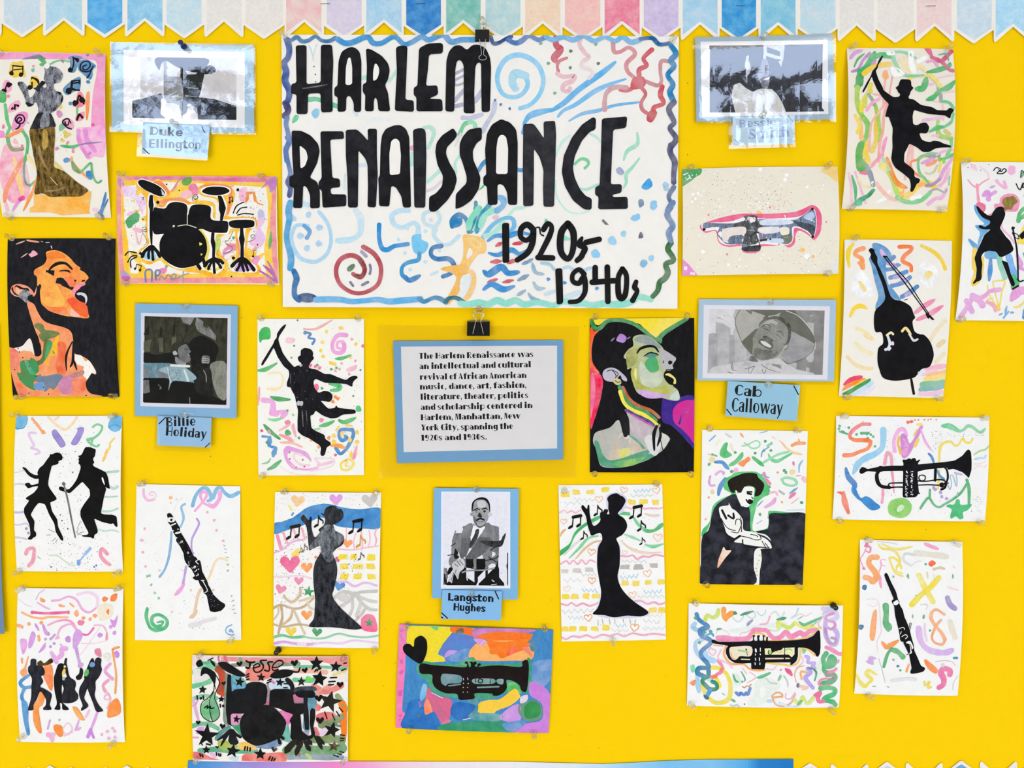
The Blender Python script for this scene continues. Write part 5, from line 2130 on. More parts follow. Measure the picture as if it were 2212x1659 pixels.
> trumpet_silhouette
f 07070c/14151c 415 575 420 560 445 558 500 585 640 585 800 580 920 575 945 560 940 510 935 498 970 495 972 510 955 520 960 570 1000 570 995 510 1000 497 1030 497 1035 510 1020 520 1025 568 1070 568 1070 510 1060 497 1090 497 1095 510 1085 520 1085 568 1110 570 1110 530 1130 515 1145 520 1130 535 1130 570 1250 570 1500 560 1640 545 1720 510 1770 450 1795 435 1810 460 1815 560 1815 660 1805 740 1780 780 1760 775 1740 730 1680 685 1620 660 1520 655 1520 770 1500 830 1440 880 1415 875 1430 845 1100 845 1095 900 1085 935 920 930 920 850 800 860 700 850 630 800 595 730 600 670 630 635 500 615 450 610 420 600
g f4dcc0/e8e8d0 640 700 650 660 700 645 915 640 915 760 780 765 740 800 700 815 660 780
s a0c890 24 760 690 820 700 880 710
s f09a60 12 660 720 680 790 710 800
f f0e8c0 785 798 905 800 905 815 790 812
f f0ecb0 1090 665 1475 655 1475 740 1440 780 1400 745 1095 745
d 98d048 26 1160 710
s 07070c 10 1145 685 1135 720 1160 745 1185 720 1180 685
s f0a060 10 1230 710 1260 700 1280 720 1300 705 1330 720
l 07070c 10 1348 655 1348 750
s 90c870 14 1360 690 1400 670 1440 690
f f4d8b8 1095 785 1400 785 1425 800 1100 805
l 07070c 20 1345 745 1345 800
l f0f0e8 22 975 675 980 705
l f0f0e8 12 972 735 973 750
l f0f0e8 12 972 790 975 815
l f0f0e8 12 968 850 970 870
l f0f0e8 12 1035 660 1035 700
l f0f0e8 12 1033 735 1035 745
l f0f0e8 12 1022 785 1025 820
l f0f0e8 12 1030 850 1030 870
! painting | child's painting of a silvery trumpet with a pink outline on speckled cream paper | painting | ece4d4 | speckled silver trumpet
q 1473,366 1808,361 1810,592 1473,596
@ 1455 345 5.978
r 444 260 2 6 110 140 2090 1480 71
r 5a5040 200 2 5 400 200 1300 760 72
r fff 170 4 14 110 140 2090 1480 73
r fff 60 4 14 900 420 1300 760 76
r d08090 70 3 8 950 400 1500 700 74
r 333 80 2 5 1100 1000 2050 1400 75
f 3fa058 105 125 350 128 345 190 270 240 210 290 90 370
g 3fa058 300 130 355 130 350 180 310 215
s f4f4f0 10 120 200 180 180
s f4f4f0 16 160 270 200 240 190 210
d f4f4f0 9 232 210 285 205 140 200 150 245 215 250
g f6d080/f8dca0 1890 130 1960 105 2100 105 2100 290 2060 280 1990 220 1900 170
f e890d4 92 1275 180 1350 310 1500 110 1505
d f4f0f4 22 148 1400 148 1410
d f4f0f4 16 225 1470 255 1475
d fff 26 1100 140 1435 215 1415 280 365 1200
d fff 18 300 450 265 520 225 560 240 460 1700 370 690 1365
g e8e4e0 2000 1380 2100 1270 2100 1450 1900 1440
d f6c860 30 1075 715 1635 1180
d f4c070 22 1780 1260
d fff 34 1375 760 1695 1255
d d0f0e0 24 1505 665
d e86a88 14 1940 820 1210 640 670 1235 1025 1215 430 730 400 950
> trumpet_silhouette
g ea5a84/f080a0 320 880 350 845 480 800 640 755 850 720 1040 720 1200 720 1500 700 1640 655 1750 605 1830 640 1880 740 1880 880 1850 980 1785 1050 1720 1000 1640 950 1570 940 1540 1000 1530 1100 1460 1150 1380 1120 1240 1130 1100 1140 1080 1200 960 1225 860 1200 860 1130 680 1140 560 1080 520 940 400 960 340 920
g f2f0f2 345 850 440 830 700 820 900 760 1080 780 1300 780 1600 750 1760 650 1810 740 1810 900 1770 1020 1700 960 1600 910 1520 910 1510 1050 1420 1120 1080 1110 1080 1190 860 1190 850 1110 680 1120 570 1070 530 930 400 940 350 900
g 4a5568/a4b4d0* 360 850 400 830 560 840 750 840 890 800 880 750 1040 740 1050 790 1120 790 1500 800 1600 760 1680 710 1760 650 1800 730 1805 880 1770 1015 1720 960 1640 900 1500 890 1500 1050 1420 1110 1240 1070 1090 1080 1080 1150 1080 1190 870 1190 860 1110 680 1110 600 1060 540 970 560 890 400 900 360 900
g 3a3a3c/7a7a78* 760 850 890 810 890 745 1030 745 1050 800 1120 880 1040 960 1080 1080 1080 1190 870 1190 870 1060 890 900 760 890
g 2a2a2c/5a5a58* 870 1150 1080 1120 1080 1185 1000 1195 870 1190
g ece4dc/e8d8d4 600 950 630 910 720 895 890 890 890 980 730 1000 660 1070 610 1050
g 4a5568/909cb0* 690 1040 720 1010 870 1000 870 1040 740 1050 720 1070
g f0e8e4/d8dce8 1070 900 1310 890 1310 960 1100 970
g ece4d4= 1340 900 1450 900 1450 980 1360 990
g c8d4ec/e8ecf4 1110 800 1450 800 1480 850 1120 870
g 6a6c5c/8a8c80* 1380 1000 1490 990 1490 1060 1420 1110 1380 1060
g a8bce4/d4e0f4 1640 760 1750 690 1790 760 1720 800
g 343c44/606a78* 1520 820 1640 830 1790 880 1770 1000 1700 940 1600 890
g c8d8f0 1190 1040 1370 1040 1370 1090 1200 1080
l 2a2a2c 20 1090 1060 1220 1045
s 2a2a2c 22 970 1000 1030 960 1060 960
d 111 18 1760 655 1765 1010 375 915
d f0b0b8 18 940 785 1010 780
r f0f0f4 60 3 8 900 780 1450 1100 77
! painting | child's painting of a leaping dancer in a hat on long green and yellow streaks | painting | ede5d8 | streaky leaping dancer
q 1828,106 2057,108 2044,457 1817,452
@ 1800 95 4.545
t dca0dc 44 150 160 200 100 270 75
t 48a868 24 180 250 220 170 290 110
s c088cc 30 160 295 220 270 270 180 340 110
t 3fb064 56 230 300 310 230 390 95
s 58bc74 60 370 150 440 130 550 140
t c898cc 36 340 260 370 210 390 175
s 44b464 60 200 450 230 370 230 290
g 3aa050 195 340 260 320 250 440 190 450
s a8cc40 50 200 460 190 580 210 680 240 760
s 7ac050 50 240 750 290 840 270 950 230 1040
s e8d840 40 330 430 300 520 240 600 230 690
s f4cc48 50 270 320 330 270 400 240 520 225
s d8d040 44 320 500 270 560 260 650
s f8b860 44 210 780 220 880 230 960
s f4d84a 34 170 740 210 830 190 900
s 58ac4a 74 230 1020 210 1140 230 1240
g 78a070 260 1150 310 1240 270 1300 200 1240
s f4d048 56 290 1010 270 1110 300 1180
s e8c84a 50 390 720 370 850 370 980 330 1080
s a8c848 36 320 560 360 640 380 740 400 880 400 990
s 90a898 30 300 530 340 600 350 640
s f4b0a4 22 350 530 430 560 440 640 400 700 330 800 310 900 300 1080
s f4a8a0 26 480 600 440 760 430 900 400 1030 400 1180
s f4a0a8 16 540 350 510 480 490 600
s f4b0a0 20 470 380 450 500 450 620
g f9b078 455 300 490 290 500 370 460 380 440 350
s f4a8cc 30 280 690 330 620 400 580
g f29ac0 420 1060 440 980 475 950 450 1080 430 1140
s f29ab0 34 430 1120 370 1180 330 1230
g ec6a98 215 1290 260 1272 300 1285 280 1310
s f4c0d8 22 120 1290 150 1400 160 1520 180 1600
s f0b4d8 20 180 1280 220 1380 260 1480 300 1570
t 4fb470 30 150 1310 190 1430 200 1550
s 9098a4 46 300 1250 330 1320 360 1400
s e8f0ec 30 350 1380 380 1430
g 2f8f5a/88ccb0 165 1590 220 1530 300 1490 350 1440 380 1450 340 1510 270 1560 260 1590 180 1605
t f8f6f4 44 405 1565 480 1520 520 1450
s f4c0b0 36 390 1390 450 1460 520 1520 600 1540 640 1480
s f4dc60 60 430 1220 500 1260 560 1380 620 1440
s b8d850 44 500 1280 540 1360 590 1470 640 1530
t f48a28 50 475 1150 520 1270 580 1380 680 1430
s f9a050 44 640 1420 640 1500
s f8d048 60 640 1520 720 1490 780 1420 860 1380 960 1420
s 80cc90 44 600 1520 680 1560 780 1560 860 1530 920 1470
s a0dcb4 30 440 1160 500 1260
s f8f4f0 44 740 1530 820 1510
s e8e0a0 20 210 1350 260 1410 330 1420
s f4b8b0 30 700 1040 680 1150 660 1350
s f4bcb4 26 720 1040 720 1180
s b8a060 30 900 1140 830 1130 770 1170
s f08a50 24 770 1170 710 1190 720 1260 780 1310 850 1335
s 70c48c 24 960 1110 880 1110 800 1150 780 1200 800 1290 860 1350 900 1390
s 9a98a0 40 900 1130 980 1120
t dc98d4 40 810 1200 880 1180 940 1150
t f9904a 36 860 1220 920 1200 960 1170
s 60bc70 30 1000 1170 1050 1150 1130 1110
s 88cc48 44 990 1160 1030 1180
s eab0d8 24 960 1120 1040 1080 1150 1065
s e0a0d8 34 1120 1150 1040 1260 1000 1350 920 1400
s f0b0d4 34 1090 1250 1060 1350 1010 1410
s b090b0 30 1000 1350 940 1400 870 1410
s e8b0d8 34 910 1580 980 1530 1040 1520 1080 1440
s a8a8b0 18 920 1460 980 1440 1060 1470 1080 1450
s c8c8a8 20 970 1220 940 1280 890 1300 860 1290
t f8b060 40 790 1410 860 1390
s f4d860 22 1010 1180 990 1280
s 90c8a0 14 1100 1320 1100 1400
s f4c4d0 22 1020 640 1020 780
s f4c8d0 16 1170 490 1050 510 1000 520
s f4c8d0 16 930 600 990 610
s f4ccd4 18 1150 330 1040 350 960 380
s a8cc60 44 960 850 980 930 1040 950 1100 960
s 78c880 30 1100 970 1100 1040 1060 1130
s b0d860 30 970 780 960 850
s c8c060 40 1040 890 1080 920
t 58bc78 40 880 900 960 860 1040 850
s 68c488 26 1030 850 1100 800 1120 720
s 5cc080 30 1000 600 1080 610 1120 660 1110 700
s 98a498 34 980 470 1000 540 1000 600
s d8d080 40 900 340 960 400 1000 460
s f4dc78 34 880 310 940 360 1010 450
s f4e0a8 40 680 240 740 270 820 250 860 290
g f2e0b8 640 150 700 170 760 250 720 330 640 300 600 220
s f6d84a 24 700 380 780 350 880 350
s 78cca0 26 600 290 650 340 740 350 840 340
s 90d4a8 36 560 120 570 200 600 280
s 90d4a4 26 560 100 640 95 720 120 780 160
s fdfcfa 56 740 110 730 200 750 300
s fdfcfa 50 520 110 560 110
g f8f8f6 520 260 600 270 660 330 560 360 530 330
s fdfcfa 44 800 200 880 150
t 48b068 50 880 310 1000 280 1100 240 1120 210
t 44b064 64 760 480 830 470 870 370
t 4ab468 54 990 490 1080 460 1150 395
t 4ab468 50 860 590 930 560 980 500
s eca0cc 24 890 200 950 190 990 240
s e8b8e0 26 820 790 880 780 940 770 1000 760
s f0b8d8 18 910 940 970 930 960 950
s f4b8d8 24 890 430 930 430
g d85a88/e8809c 880 60 940 60 960 140 1030 180 1000 210 940 150
s d0507c 36 940 150 1030 190 1100 270 1140 285
s d0507c 40 1040 190 1090 140 1150 80
t 60a880 16 1010 125 1090 110 1110 180
> leaping_dancer_silhouette
f 07070a/16161c 455 135 467 135 440 190 410 230 400 270 380 295 400 380 440 470 440 490 500 540 540 565 590 560 605 535 580 515 578 490 565 480 560 465 590 450 605 400 620 382 700 385 715 400 715 455 738 465 720 490 705 505 695 540 680 560 685 580 730 585 800 640 910 660 960 690 1060 690 1075 665 1105 665 1130 685 1110 710 1095 730 1090 768 1075 765 1040 740 960 735 880 730 800 710 730 690 715 750 720 830 760 840 800 815 850 810 880 855 870 890 855 918 780 915 800 970 830 990 890 1000 920 985 980 990 1020 1010 1100 1030 1100 1045 1000 1050 940 1060 880 1095 820 1095 760 1050 685 1015 670 1050 640 1110 640 1190 700 1230 745 1270 750 1330 810 1350 800 1385 780 1390 750 1460 735 1472 718 1465 722 1410 705 1350 640 1300 560 1245 530 1200 515 1160 525 1050 520 960 525 870 500 800 485 755 450 758 470 680 490 630 450 590 420 550 380 480 345 380 340 350 300 430 250 518 240 505 290 410 335 340 345 300 390 250 420 180
! painting | child's painting of a black double bass and bow between two egg shapes, small rainbows below | painting | efeae1 | double bass
q 1823,518 2055,521 2035,860 1811,855
@ 1800 505 4.545
t f4d438 44 190 100 145 160 130 240 140 330
s f99a54 44 280 150 220 170 200 210 260 250 260 300 265 340
t f9a060 50 225 290 265 310 275 350
s f97a2a 40 630 135 740 135 740 170 670 230 660 280 730 320 735 370
s f8d030 40 850 125 960 180 1040 260 1075 350
t f8d434 46 140 815 180 740 240 715 300 740
g fdfdfd/e8e8f0 155 560 170 450 220 370 270 380 340 480 370 600 300 630 190 610
g f4dc88 220 480 250 475 300 560 265 570
g fdfdfd/e4e4e8 805 430 830 310 890 280 990 350 990 450 920 540 850 510
g f4dc90 860 410 900 370 950 385 930 430 890 455
t f4e0ac 40 195 930 280 970 370 1050
s f2d8a0 44 290 1000 340 1030
s f4e4b8 44 200 1080 260 1140 340 1180
s f2dcac 40 120 1210 190 1280 280 1320 350 1325
s f0deb8 40 1070 860 980 950 910 1060
s ecd0a0 50 1000 1100 1050 1060
s efe0bc 40 1060 1180 980 1260
t f090b4 50 765 785 850 720 960 655
t f08ab0 50 785 850 900 800 1040 715
g 4a90c8 365 110 400 95 450 110 510 150 550 220 530 300 490 320 500 480 560 560 620 640 620 660 500 640 430 720 385 750 385 700 410 620 380 480 350 320 330 260 345 220 370 170
g dca8e8 435 170 460 165 495 220 460 240
s 4a80c0 44 530 270 570 235
s 5088c4 40 500 360 560 350 605 315
s c898d8 34 510 300 590 320
s 5a90cc 44 530 440 620 410 690 380
s c0a0dc 34 570 440 640 420
s 5a8cc8 44 540 520 620 500 690 460 720 435
s d0a8e0 34 640 460 690 460
s 4a88c8 44 640 625 720 580 790 525
s b0a0dc 38 680 610 720 590
s 4a88c0 30 600 310 620 315
l 111 7 660 660 690 650
g e83a4a/f0608a 90 1470 150 1410 250 1390 265 1420 180 1460 100 1490
g f98a2a 80 1530 130 1470 270 1420 290 1430 200 1480 90 1540
g f4c840 200 1480 290 1425 300 1440 200 1500
g 2f9a48 80 1570 180 1510 280 1450 340 1420 340 1450 250 1510 140 1580
g bfdcf0/d8e4f4 150 1590 260 1510 360 1440 370 1480 270 1560 200 1595
g e8e0f4 210 1595 300 1550 390 1490 380 1530 300 1590
s f4b0c4 46 890 1330 980 1310 1075 1300
s f4c8d4 40 850 1380 900 1360 980 1340
s f8c090 34 900 1390 1000 1370 1080 1350
s f8dc84 50 890 1430 1000 1410 1075 1390
s 8ac0a0 56 850 1480 980 1470 1065 1460
s 88b8b8 44 840 1530 950 1520 1060 1500
s f0c8dc 44 840 1570 950 1570 1050 1550
s dce8f4 40 820 1370 860 1350
> double_bass_silhouette
g 07070a/131318 330 170 350 148 380 160 390 200 410 240 410 300 440 370 480 470 520 600 560 650 640 670 720 720 750 790 765 830 740 870 760 960 810 990 860 1000 920 1070 955 1180 940 1260 910 1310 840 1330 800 1380 760 1415 640 1440 540 1440 460 1410 425 1330 405 1250 410 1130 455 1080 450 1000 430 970 380 965 365 860 380 760 440 700 475 640 460 540 420 420 390 330 360 280 345 240 350 210
l 07070a 24 740 1430 755 1500 772 1570
s f4e4b0 22 490 1000 530 975 550 990
s dcdce8 24 500 1010 520 1080 500 1130 480 1140
d dcdce8 20 515 1130 545 1080
s f4dc90 26 640 960 670 930 700 960 720 990
s d8d8d8 22 710 990 750 1050 790 1040
> bow
s 0a0a0c 12 475 235 560 350 660 480 760 620 890 800
s 0a0a0c 10 500 235 570 330 700 480 800 640 900 790
s 0a0a0c 18 470 230 500 235
g 0a0a0c 870 800 890 785 940 830 955 850 930 850 910 830 895 840
! painting | child's painting of dancers with pink and yellow outlines, cut off by the photo's edge | painting | f0eeec | cut off dancers
q 2074,351 2300,353 2290,695 2062,692
@ 2050 335 4.426
t f8c8dc 50 200 95 240 150
s f8d8e0 22 280 120 340 180 350 240
s f4a8bc 16 155 250 190 300 230 320 280 280 340 245
s f4a0b8 26 235 300 235 400 240 490
s dc98dc 44 290 400 330 370 330 440
s dca0dc 34 330 410 400 370
t d8a0dc 24 350 330 400 310
s f4b0d8 30 420 260 450 300 500 330 490 270
d f4b0d8 34 575 140 570 170
g d8a0dc 660 415 680 370 710 375 690 400
g f090b0/f4a8c0 290 610 340 580 380 560 380 490 430 480 440 430 500 390 580 395 620 450 610 520 580 560 480 560 400 560 360 620
d e8608e 44 250 510 260 530
s f4b0d8 16 480 560 440 700 520 800 560 860
s 50b46c 40 600 650 620 570 670 530 690 570 630 620
g f4d840/f8e478 590 860 600 800 720 560 780 580 780 860 640 870
g 5aa0dc/88c0e8 195 495 240 520 270 600 350 650 340 690 320 740 270 790 230 880 220 850 240 760 210 720 200 690 280 680 240 630 200 560
t 5aa0d4 44 140 825 200 890 260 920
g f4d040 170 920 210 910 240 990 280 1000 270 1180 220 1250 180 1260 170 1210 190 1130 170 1080
s 60a8d8 80 320 970 390 970
t 4a90d0 44 340 1000 340 1100 335 1210
s 90ccb8 50 420 970 440 1080 480 1180
s 70acec 60 510 990 540 1080 570 1160
s 50b87c 44 560 1170 600 1240 560 1270
s e098d8 34 590 980 630 1050 620 1090 660 1110
s 60a0c0 30 655 960 680 1020
s ee6088 50 690 1230 720 1240
s f4dc50 12 320 1250 350 1350 440 1470
s f4dc50 12 370 1225 400 1330 440 1440
s f4dc50 14 370 1220 480 1215 460 1330 450 1480
s f4d040 30 435 1450 450 1480
s f4dc50 10 330 1390 380 1370
s e4a8dc 44 100 1550 160 1440 200 1350
s e4a8dc 50 140 1400 200 1500
s e4a8dc 60 190 1350 250 1390 290 1440
s e8a8dc 40 250 1380 310 1350 350 1310 440 1295
s f0a8c0 34 330 1410 390 1440 420 1490
t e498d8 90 560 1390 620 1310 720 1310
s f4d850 20 590 1460 640 1450 720 1370
s 60a8dc 16 460 1530 480 1520
t 60a8dc 20 510 1520 520 1450
s 60a8dc 16 500 1560 540 1500
t 60a8dc 24 560 1510 590 1510
d 4a90d0 44 715 1500 715 1540
s 15161a 10 400 160 430 130 470 150 430 185 480 190 520 160 500 140 470 170 450 150
g 4aa878 660 230 670 170 690 190
s 15161a 9 650 230 665 160 690 190 700 260
s 15161a 11 600 290 630 350 670 280 660 330 710 290
d 15161a 5 165 128 280 155 362 98
> dancing_woman_silhouette
f 09090c/16161a 210 510 225 505 270 560 320 600 350 600 360 570 400 520 440 510 470 520 480 590 460 640 430 700 425 720 480 800 520 840 555 920 530 950 450 990 420 990 390 940 320 930 270 950 250 990 265 1050 260 1140 265 1180 255 1210 220 1220 200 1240 180 1240 210 1190 215 1100 190 1000 210 940 250 850 280 780 340 730 270 730 230 715 225 690 260 690 280 710 330 680 340 650 270 620 230 570
f 09090c/16161a 440 1020 500 1040 530 1140 580 1240 570 1270 545 1260 500 1160
s 09090c 18 560 1290 610 1260
g 7a6a3a/b09850* 455 470 475 430 520 420 560 410 590 440 600 470 560 500 540 540 500 540 470 560 470 510
> dancing_man_silhouette
f 09090c/16161a 600 790 640 750 700 700 720 650 1000 600 1000 1100 860 1000 720 760 660 800 630 830
d 09090c 30 710 1040
> cane
s 15161a 16 545 720 560 800 580 900 595 1050 605 1200
d 15161a 16 548 718
s 15161a 8 540 760 560 800 600 820 590 780 540 760
s 15161a 14 600 1200 625 1220 655 1210
! painting | child's painting of a black trumpet under an orange S, green ring and green flower below | painting | f2f1f0 | green ring trumpet
q 1805,898 2135,902 2126,1126 1797,1121
@ 1785 885 5.978
r 333 160 2 5 130 150 900 1100 81
r 433 60 2 5 1330 260 1460 540 82
r 633 34 3 6 1400 290 2020 350 83
r 555 30 3 7 1850 1080 2000 1320 84
r 333 60 2 4 130 1000 2050 1400 85
d 4fae7a 18 160 210 275 230 190 280 210 290 150 245 370 315 440 300 500 310 550 320 580 345 510 365 600 468
s 4fae7a 26 160 280 250 310
s 4fae7a 36 430 300 520 300
s f4c080 26 300 300 360 230 460 160
s f08088 46 540 185 440 190 340 250 285 320 290 350
s f97a3a 50 290 360 350 390 450 390 530 400 540 440 500 500 400 540 300 580 210 585
s 98ccec 76 710 260 705 400 680 500 590 570 500 610 420 660 370 730
g 98ccec 330 700 390 640 420 700 360 800 310 830
s f0a8e0 50 850 530 840 400 880 300 930 250 980 260 1000 330
s e498d8 60 960 330 1000 420 970 560
g dc98d8/d088cc 930 330 1000 330 1040 430 1100 360 1180 210 1220 220 1130 400 1030 580 960 620 930 560
s f0b850 34 910 350 890 430 910 500 925 560
s f8e080 34 1150 190 1200 190
s f0c860 24 1100 330 1140 260
s f0d060 44 1150 380 1110 460
t f0a8e0 34 1190 250 1240 400 1320 520
s d890d0 6 970 430 980 540
d f06840 22 1030 160 1075 150
d f08060 11 1120 132 1165 130 1240 128 1290 130 1325 120 1395 128
t 68cc90 70 1470 210 1560 210 1700 280
s 80d0a0 40 1560 210 1660 270 1740 260 1800 210 1860 220 1930 275
t 78d098 40 1880 240 1970 290 2035 240
s f4dc60 34 1420 660 1425 540 1450 450 1520 410 1580 410
s f4dc60 28 1580 410 1630 460 1680 440 1730 370 1770 420 1830 420 1860 370
s f4dc60 28 1420 780 1415 900 1405 1010
t b0d090 26 1870 580 1950 530 2030 510 2085 450
s b8d8f0 26 1885 635 1950 620 2010 620 2030 590
s f4d8dc 12 1870 695 1960 690 2030 660
s f8e0e4 24 1880 750 1940 720 2000 740 2040 710
s f09cb8 44 720 690 740 590 760 550 800 590 810 700
s f08cb0 30 810 780 825 880 830 980
s f0a0c0 18 835 1000 840 1060
s f49cb8 34 700 1020 700 1110 690 1190
t 3a80c0 36 1280 560 1320 600 1350 680
t 4a90c0 34 1390 770 1430 850 1490 890
t 3a80c4 70 230 750 260 860 340 960 330 1040 400 1140
g 4a94d4/3a80c4 330 940 370 1040 420 1130 480 1110 540 1130 610 1190 670 1240 640 1280 560 1290 490 1240 430 1180 370 1130 320 1040
t f46a50 34 125 1060 180 1075 215 1140
t f6907a 70 200 1060 220 1180 270 1330
g f47a60 215 1220 260 1230 290 1330 250 1335
g a4d880/88c868 920 1130 1010 1150 1070 1220 1060 1310 990 1380 890 1385 790 1340 770 1250 800 1170
g cce8bc 940 1215 975 1240 950 1290 890 1310 890 1250
s 4aae70 30 1185 1265 1230 1190 1290 1130 1360 1220 1430 1250 1500 1210 1600 1150 1700 1070 1780 950
s 4aae70 30 1300 1025 1300 1130
s 4aae70 40 1780 900 1810 1010 1815 1200
g 60c488/4cb878 1650 1150 1690 1160 1710 1220 1850 1215 1800 1290 1740 1320 1750 1390 1700 1410 1650 1370 1590 1400 1575 1360 1590 1280 1520 1240 1550 1215 1620 1215
d b098d8 22 1350 1000 1370 1020 1440 1060 1455 1115 1520 1140
s a8c0d8 14 1530 960 1560 1020 1580 940 1560 850 1600 850 1640 980 1650 920 1640 830
s c0b0d8 26 1620 810 1710 830
s b0b0d0 16 1660 1060 1660 1110
> trumpet_silhouette
f 08080d/14151c 400 770 430 730 470 740 500 760 640 730 660 715 700 725 800 715 960 715 955 670 940 640 970 635 1000 640 1010 625 1050 620 1050 640 1080 615 1115 620 1120 660 1160 635 1180 640 1150 670 1140 700 1350 680 1480 670 1620 650 1720 590 1780 520 1805 505 1835 540 1842 660 1840 770 1805 880 1780 850 1720 800 1600 755 1530 770 1520 740 1400 750 1250 765 1140 790 1140 900 1160 1070 1120 1120 960 1125 950 1090 955 780 700 785 660 800 500 785 430 825 400 810
s 08080d 46 650 780 620 830 630 920 680 980 780 995
s 08080d 18 780 995 770 960 800 940 950 935
s 08080d 18 780 1000 860 990 950 990
s 08080d 24 1360 720 1450 720 1510 760 1530 840 1520 910 1480 950
s 08080d 18 1140 910 1250 915 1400 895 1470 900 1500 920
s 08080d 16 1150 965 1280 960 1430 965 1520 940 1535 940
d 08080d 34 1450 965
s 08080d 30 1450 1020 1490 1000 1510 940
l 08080d 34 1370 740 1365 905
s 08080d 14 1195 835 1235 850 1235 890 1200 910 1160 890 1160 850 1195 835
l 08080d 18 1140 1060 1165 1070
l f0f0f2 14 995 785 1005 805
r f0f0f2 40 4 9 985 830 1015 1110 87
r f0f0f2 40 4 9 1050 780 1080 1090 88
! painting | child's painting of a black clarinet beside a yellow X, an orange figure eight and curls | painting | f3f2f1 | yellow cross clarinet
q 1856,1165 2077,1170 2067,1502 1844,1497
@ 1820 1150 4.545
t f07aac 20 240 105 210 130 260 140 250 190 210 170
s f08cb8 9 220 150 190 210 160 260 190 340
d f07aac 16 190 345 230 110
s f4a8cc 14 360 290 350 340 330 390 350 430 350 520
s f4a8cc 10 400 260 360 260 355 300 390 320
t f49cc4 24 345 420 340 470 350 530
s f9a868 56 320 235 260 240 240 300 290 370 310 420 270 470 240 440 200 430
s f4dc50 22 440 240 480 240 530 280 550 340
s f4dc50 20 440 250 460 320 500 390 560 415
s f4dc50 14 500 330 530 300 500 360 560 390
t f0dc60 26 340 110 370 150 440 160 500 180 540 250 535 300
t f0e070 26 370 105 470 150 560 155 670 130
s d0d0d4 8 330 85 440 95 520 110
t f49cc4 40 790 105 850 130 920 155
s e4e0d4 56 700 195 860 210 1000 230
s e8dcc8 30 860 220 1000 230
s d4d4d4 24 570 240 600 200 690 215
s dcdcdc 26 570 240 590 280 640 310
s e0e0e4 12 660 310 690 280 740 270
s dcc8a8 26 870 350 930 335 970 345
s e8e0d4 10 865 400 870 440
d f4602a 26 840 300 860 290
d 5aa888 12 790 300 610 415 470 420 690 605 820 940 470 1230 540 1335
t 5aa888 22 610 395 615 435
t 5aa888 16 1055 400 1055 440
t 5aa888 16 650 785 650 820
t 4a9878 24 760 790 755 825
s e0d0b0 16 800 380 805 430
s f4e068 56 720 410 770 520 850 660
s f4dc40 50 640 690 740 590 830 520 915 430
g f4e898 700 410 730 390 760 470 730 490
g a898cc 970 620 1010 605 1040 670 1090 720 1070 755 1000 710
s dcdce0 16 730 690 790 690 785 730
d 3a78a8 26 190 525 155 910
s 3a8ab8 24 1065 1215 1095 1215
d 3a78a8 14 515 1292
s f4d8e4 9 210 640 300 640 330 700 340 850 350 950 310 1050 320 1150
s f4dce8 8 220 690 280 710 320 660 260 630
s 4fae70 56 390 700 395 780 390 860 410 920
t 4fae70 64 400 880 420 900 415 940
g faa868 270 765 305 750 300 900 280 1035 240 1020 245 900
t fa9a58 50 360 1060 400 1100 450 1080 510 1040
g fa9a58 355 1050 400 1080 450 1075 430 1120 380 1120
s 4fae70 30 450 1120 410 1180 380 1300
s 4fae70 50 460 1130 510 1150 560 1200
s f8b080 34 840 760 830 820 870 890 930 960 970 1030
s f4a878 26 850 750 890 740 960 785
s f4a878 24 970 1040 940 1080 870 1060 840 1010 860 940 900 870 930 840
s dcb8ec 56 710 920 720 1010 760 1090 830 1140 930 1160
s d0a8ec 56 900 1160 980 1160 1040 1140
s e8d4ec 24 770 880 770 960 790 1040
s e8e0cc 56 1020 860 1040 930 1070 1010
g fa9048 775 1260 785 1225 900 1320 890 1370 820 1330
g f9a868 610 1280 630 1270 610 1350 590 1345
s ee7aac 56 1030 1380 1030 1340 970 1320 940 1360 970 1420 970 1480 930 1510
g d0a8e0 230 1210 260 1195 310 1220 280 1230 280 1280 230 1270 205 1245 230 1240
t f0e060 40 120 1380 160 1460 210 1500 250 1450
t f0e060 40 240 1470 270 1430 220 1380 240 1340 310 1380
s f0dc50 20 780 1450 790 1490 830 1450 820 1510 850 1505
s c0c0c4 6 330 1220 370 1350 400 1460
s d8b8c0 6 880 1250 960 1240 1040 1250 1080 1290
s d0d0d4 6 1110 1400 1070 1470 1070 1540
s e4e4e6 34 460 1440 540 1430 620 1420 690 1430
s 90b8a8 10 280 1500 310 1500
s 90b8a8 10 420 1500 440 1505
s f4d8dc 16 1000 520 1050 540 1100 550
s f0c0d0 8 1060 320 1080 340
d d8d8dc 20 955 1285
> clarinet_silhouette
f 07070b/14151a 380 400 400 380 415 395 450 480 490 560 510 640 525 690 555 740 570 810 590 850 620 930 640 1010 665 1090 670 1140 700 1200 740 1290 785 1310 770 1345 700 1365 640 1370 635 1340 650 1320 620 1180 600 1140 560 1060 530 1040 520 960 500 880 480 800 470 700 445 660 450 645 470 640 430 540 395 450
g f3f2f1= 465 660 500 645 520 660 500 690 470 690
s 111 7 465 660 500 640 520 665
s f0f0f0 7 520 920 560 910 570 930
s f0f0f0 7 545 1000 580 980 600 1000 580 1020
s f0f0f0 6 540 950 530 975
s f0f0f0 7 530 1050 560 1055
g f0f0f0 585 1060 620 1040 640 1060 660 1110 640 1130 645 1160 610 1175 630 1150 620 1080
s 111 6 600 1070 630 1080 640 1130
s 111 7 610 1170 595 1180
s 111 5 620 870 635 870 625 930 615 930 620 870
! portrait_photo | laminated portrait photo of a person in a hat, hung by the blue pin | photo | a9c4d6 | hat portrait photo
q 244,95 550,100 552,290 246,285
@ 230 80 5.924
> photo_print
f f0edee= 240 178 1785 208 1785 1180 245 1130
c 350,268 1680,290 1680,1078 350,1050
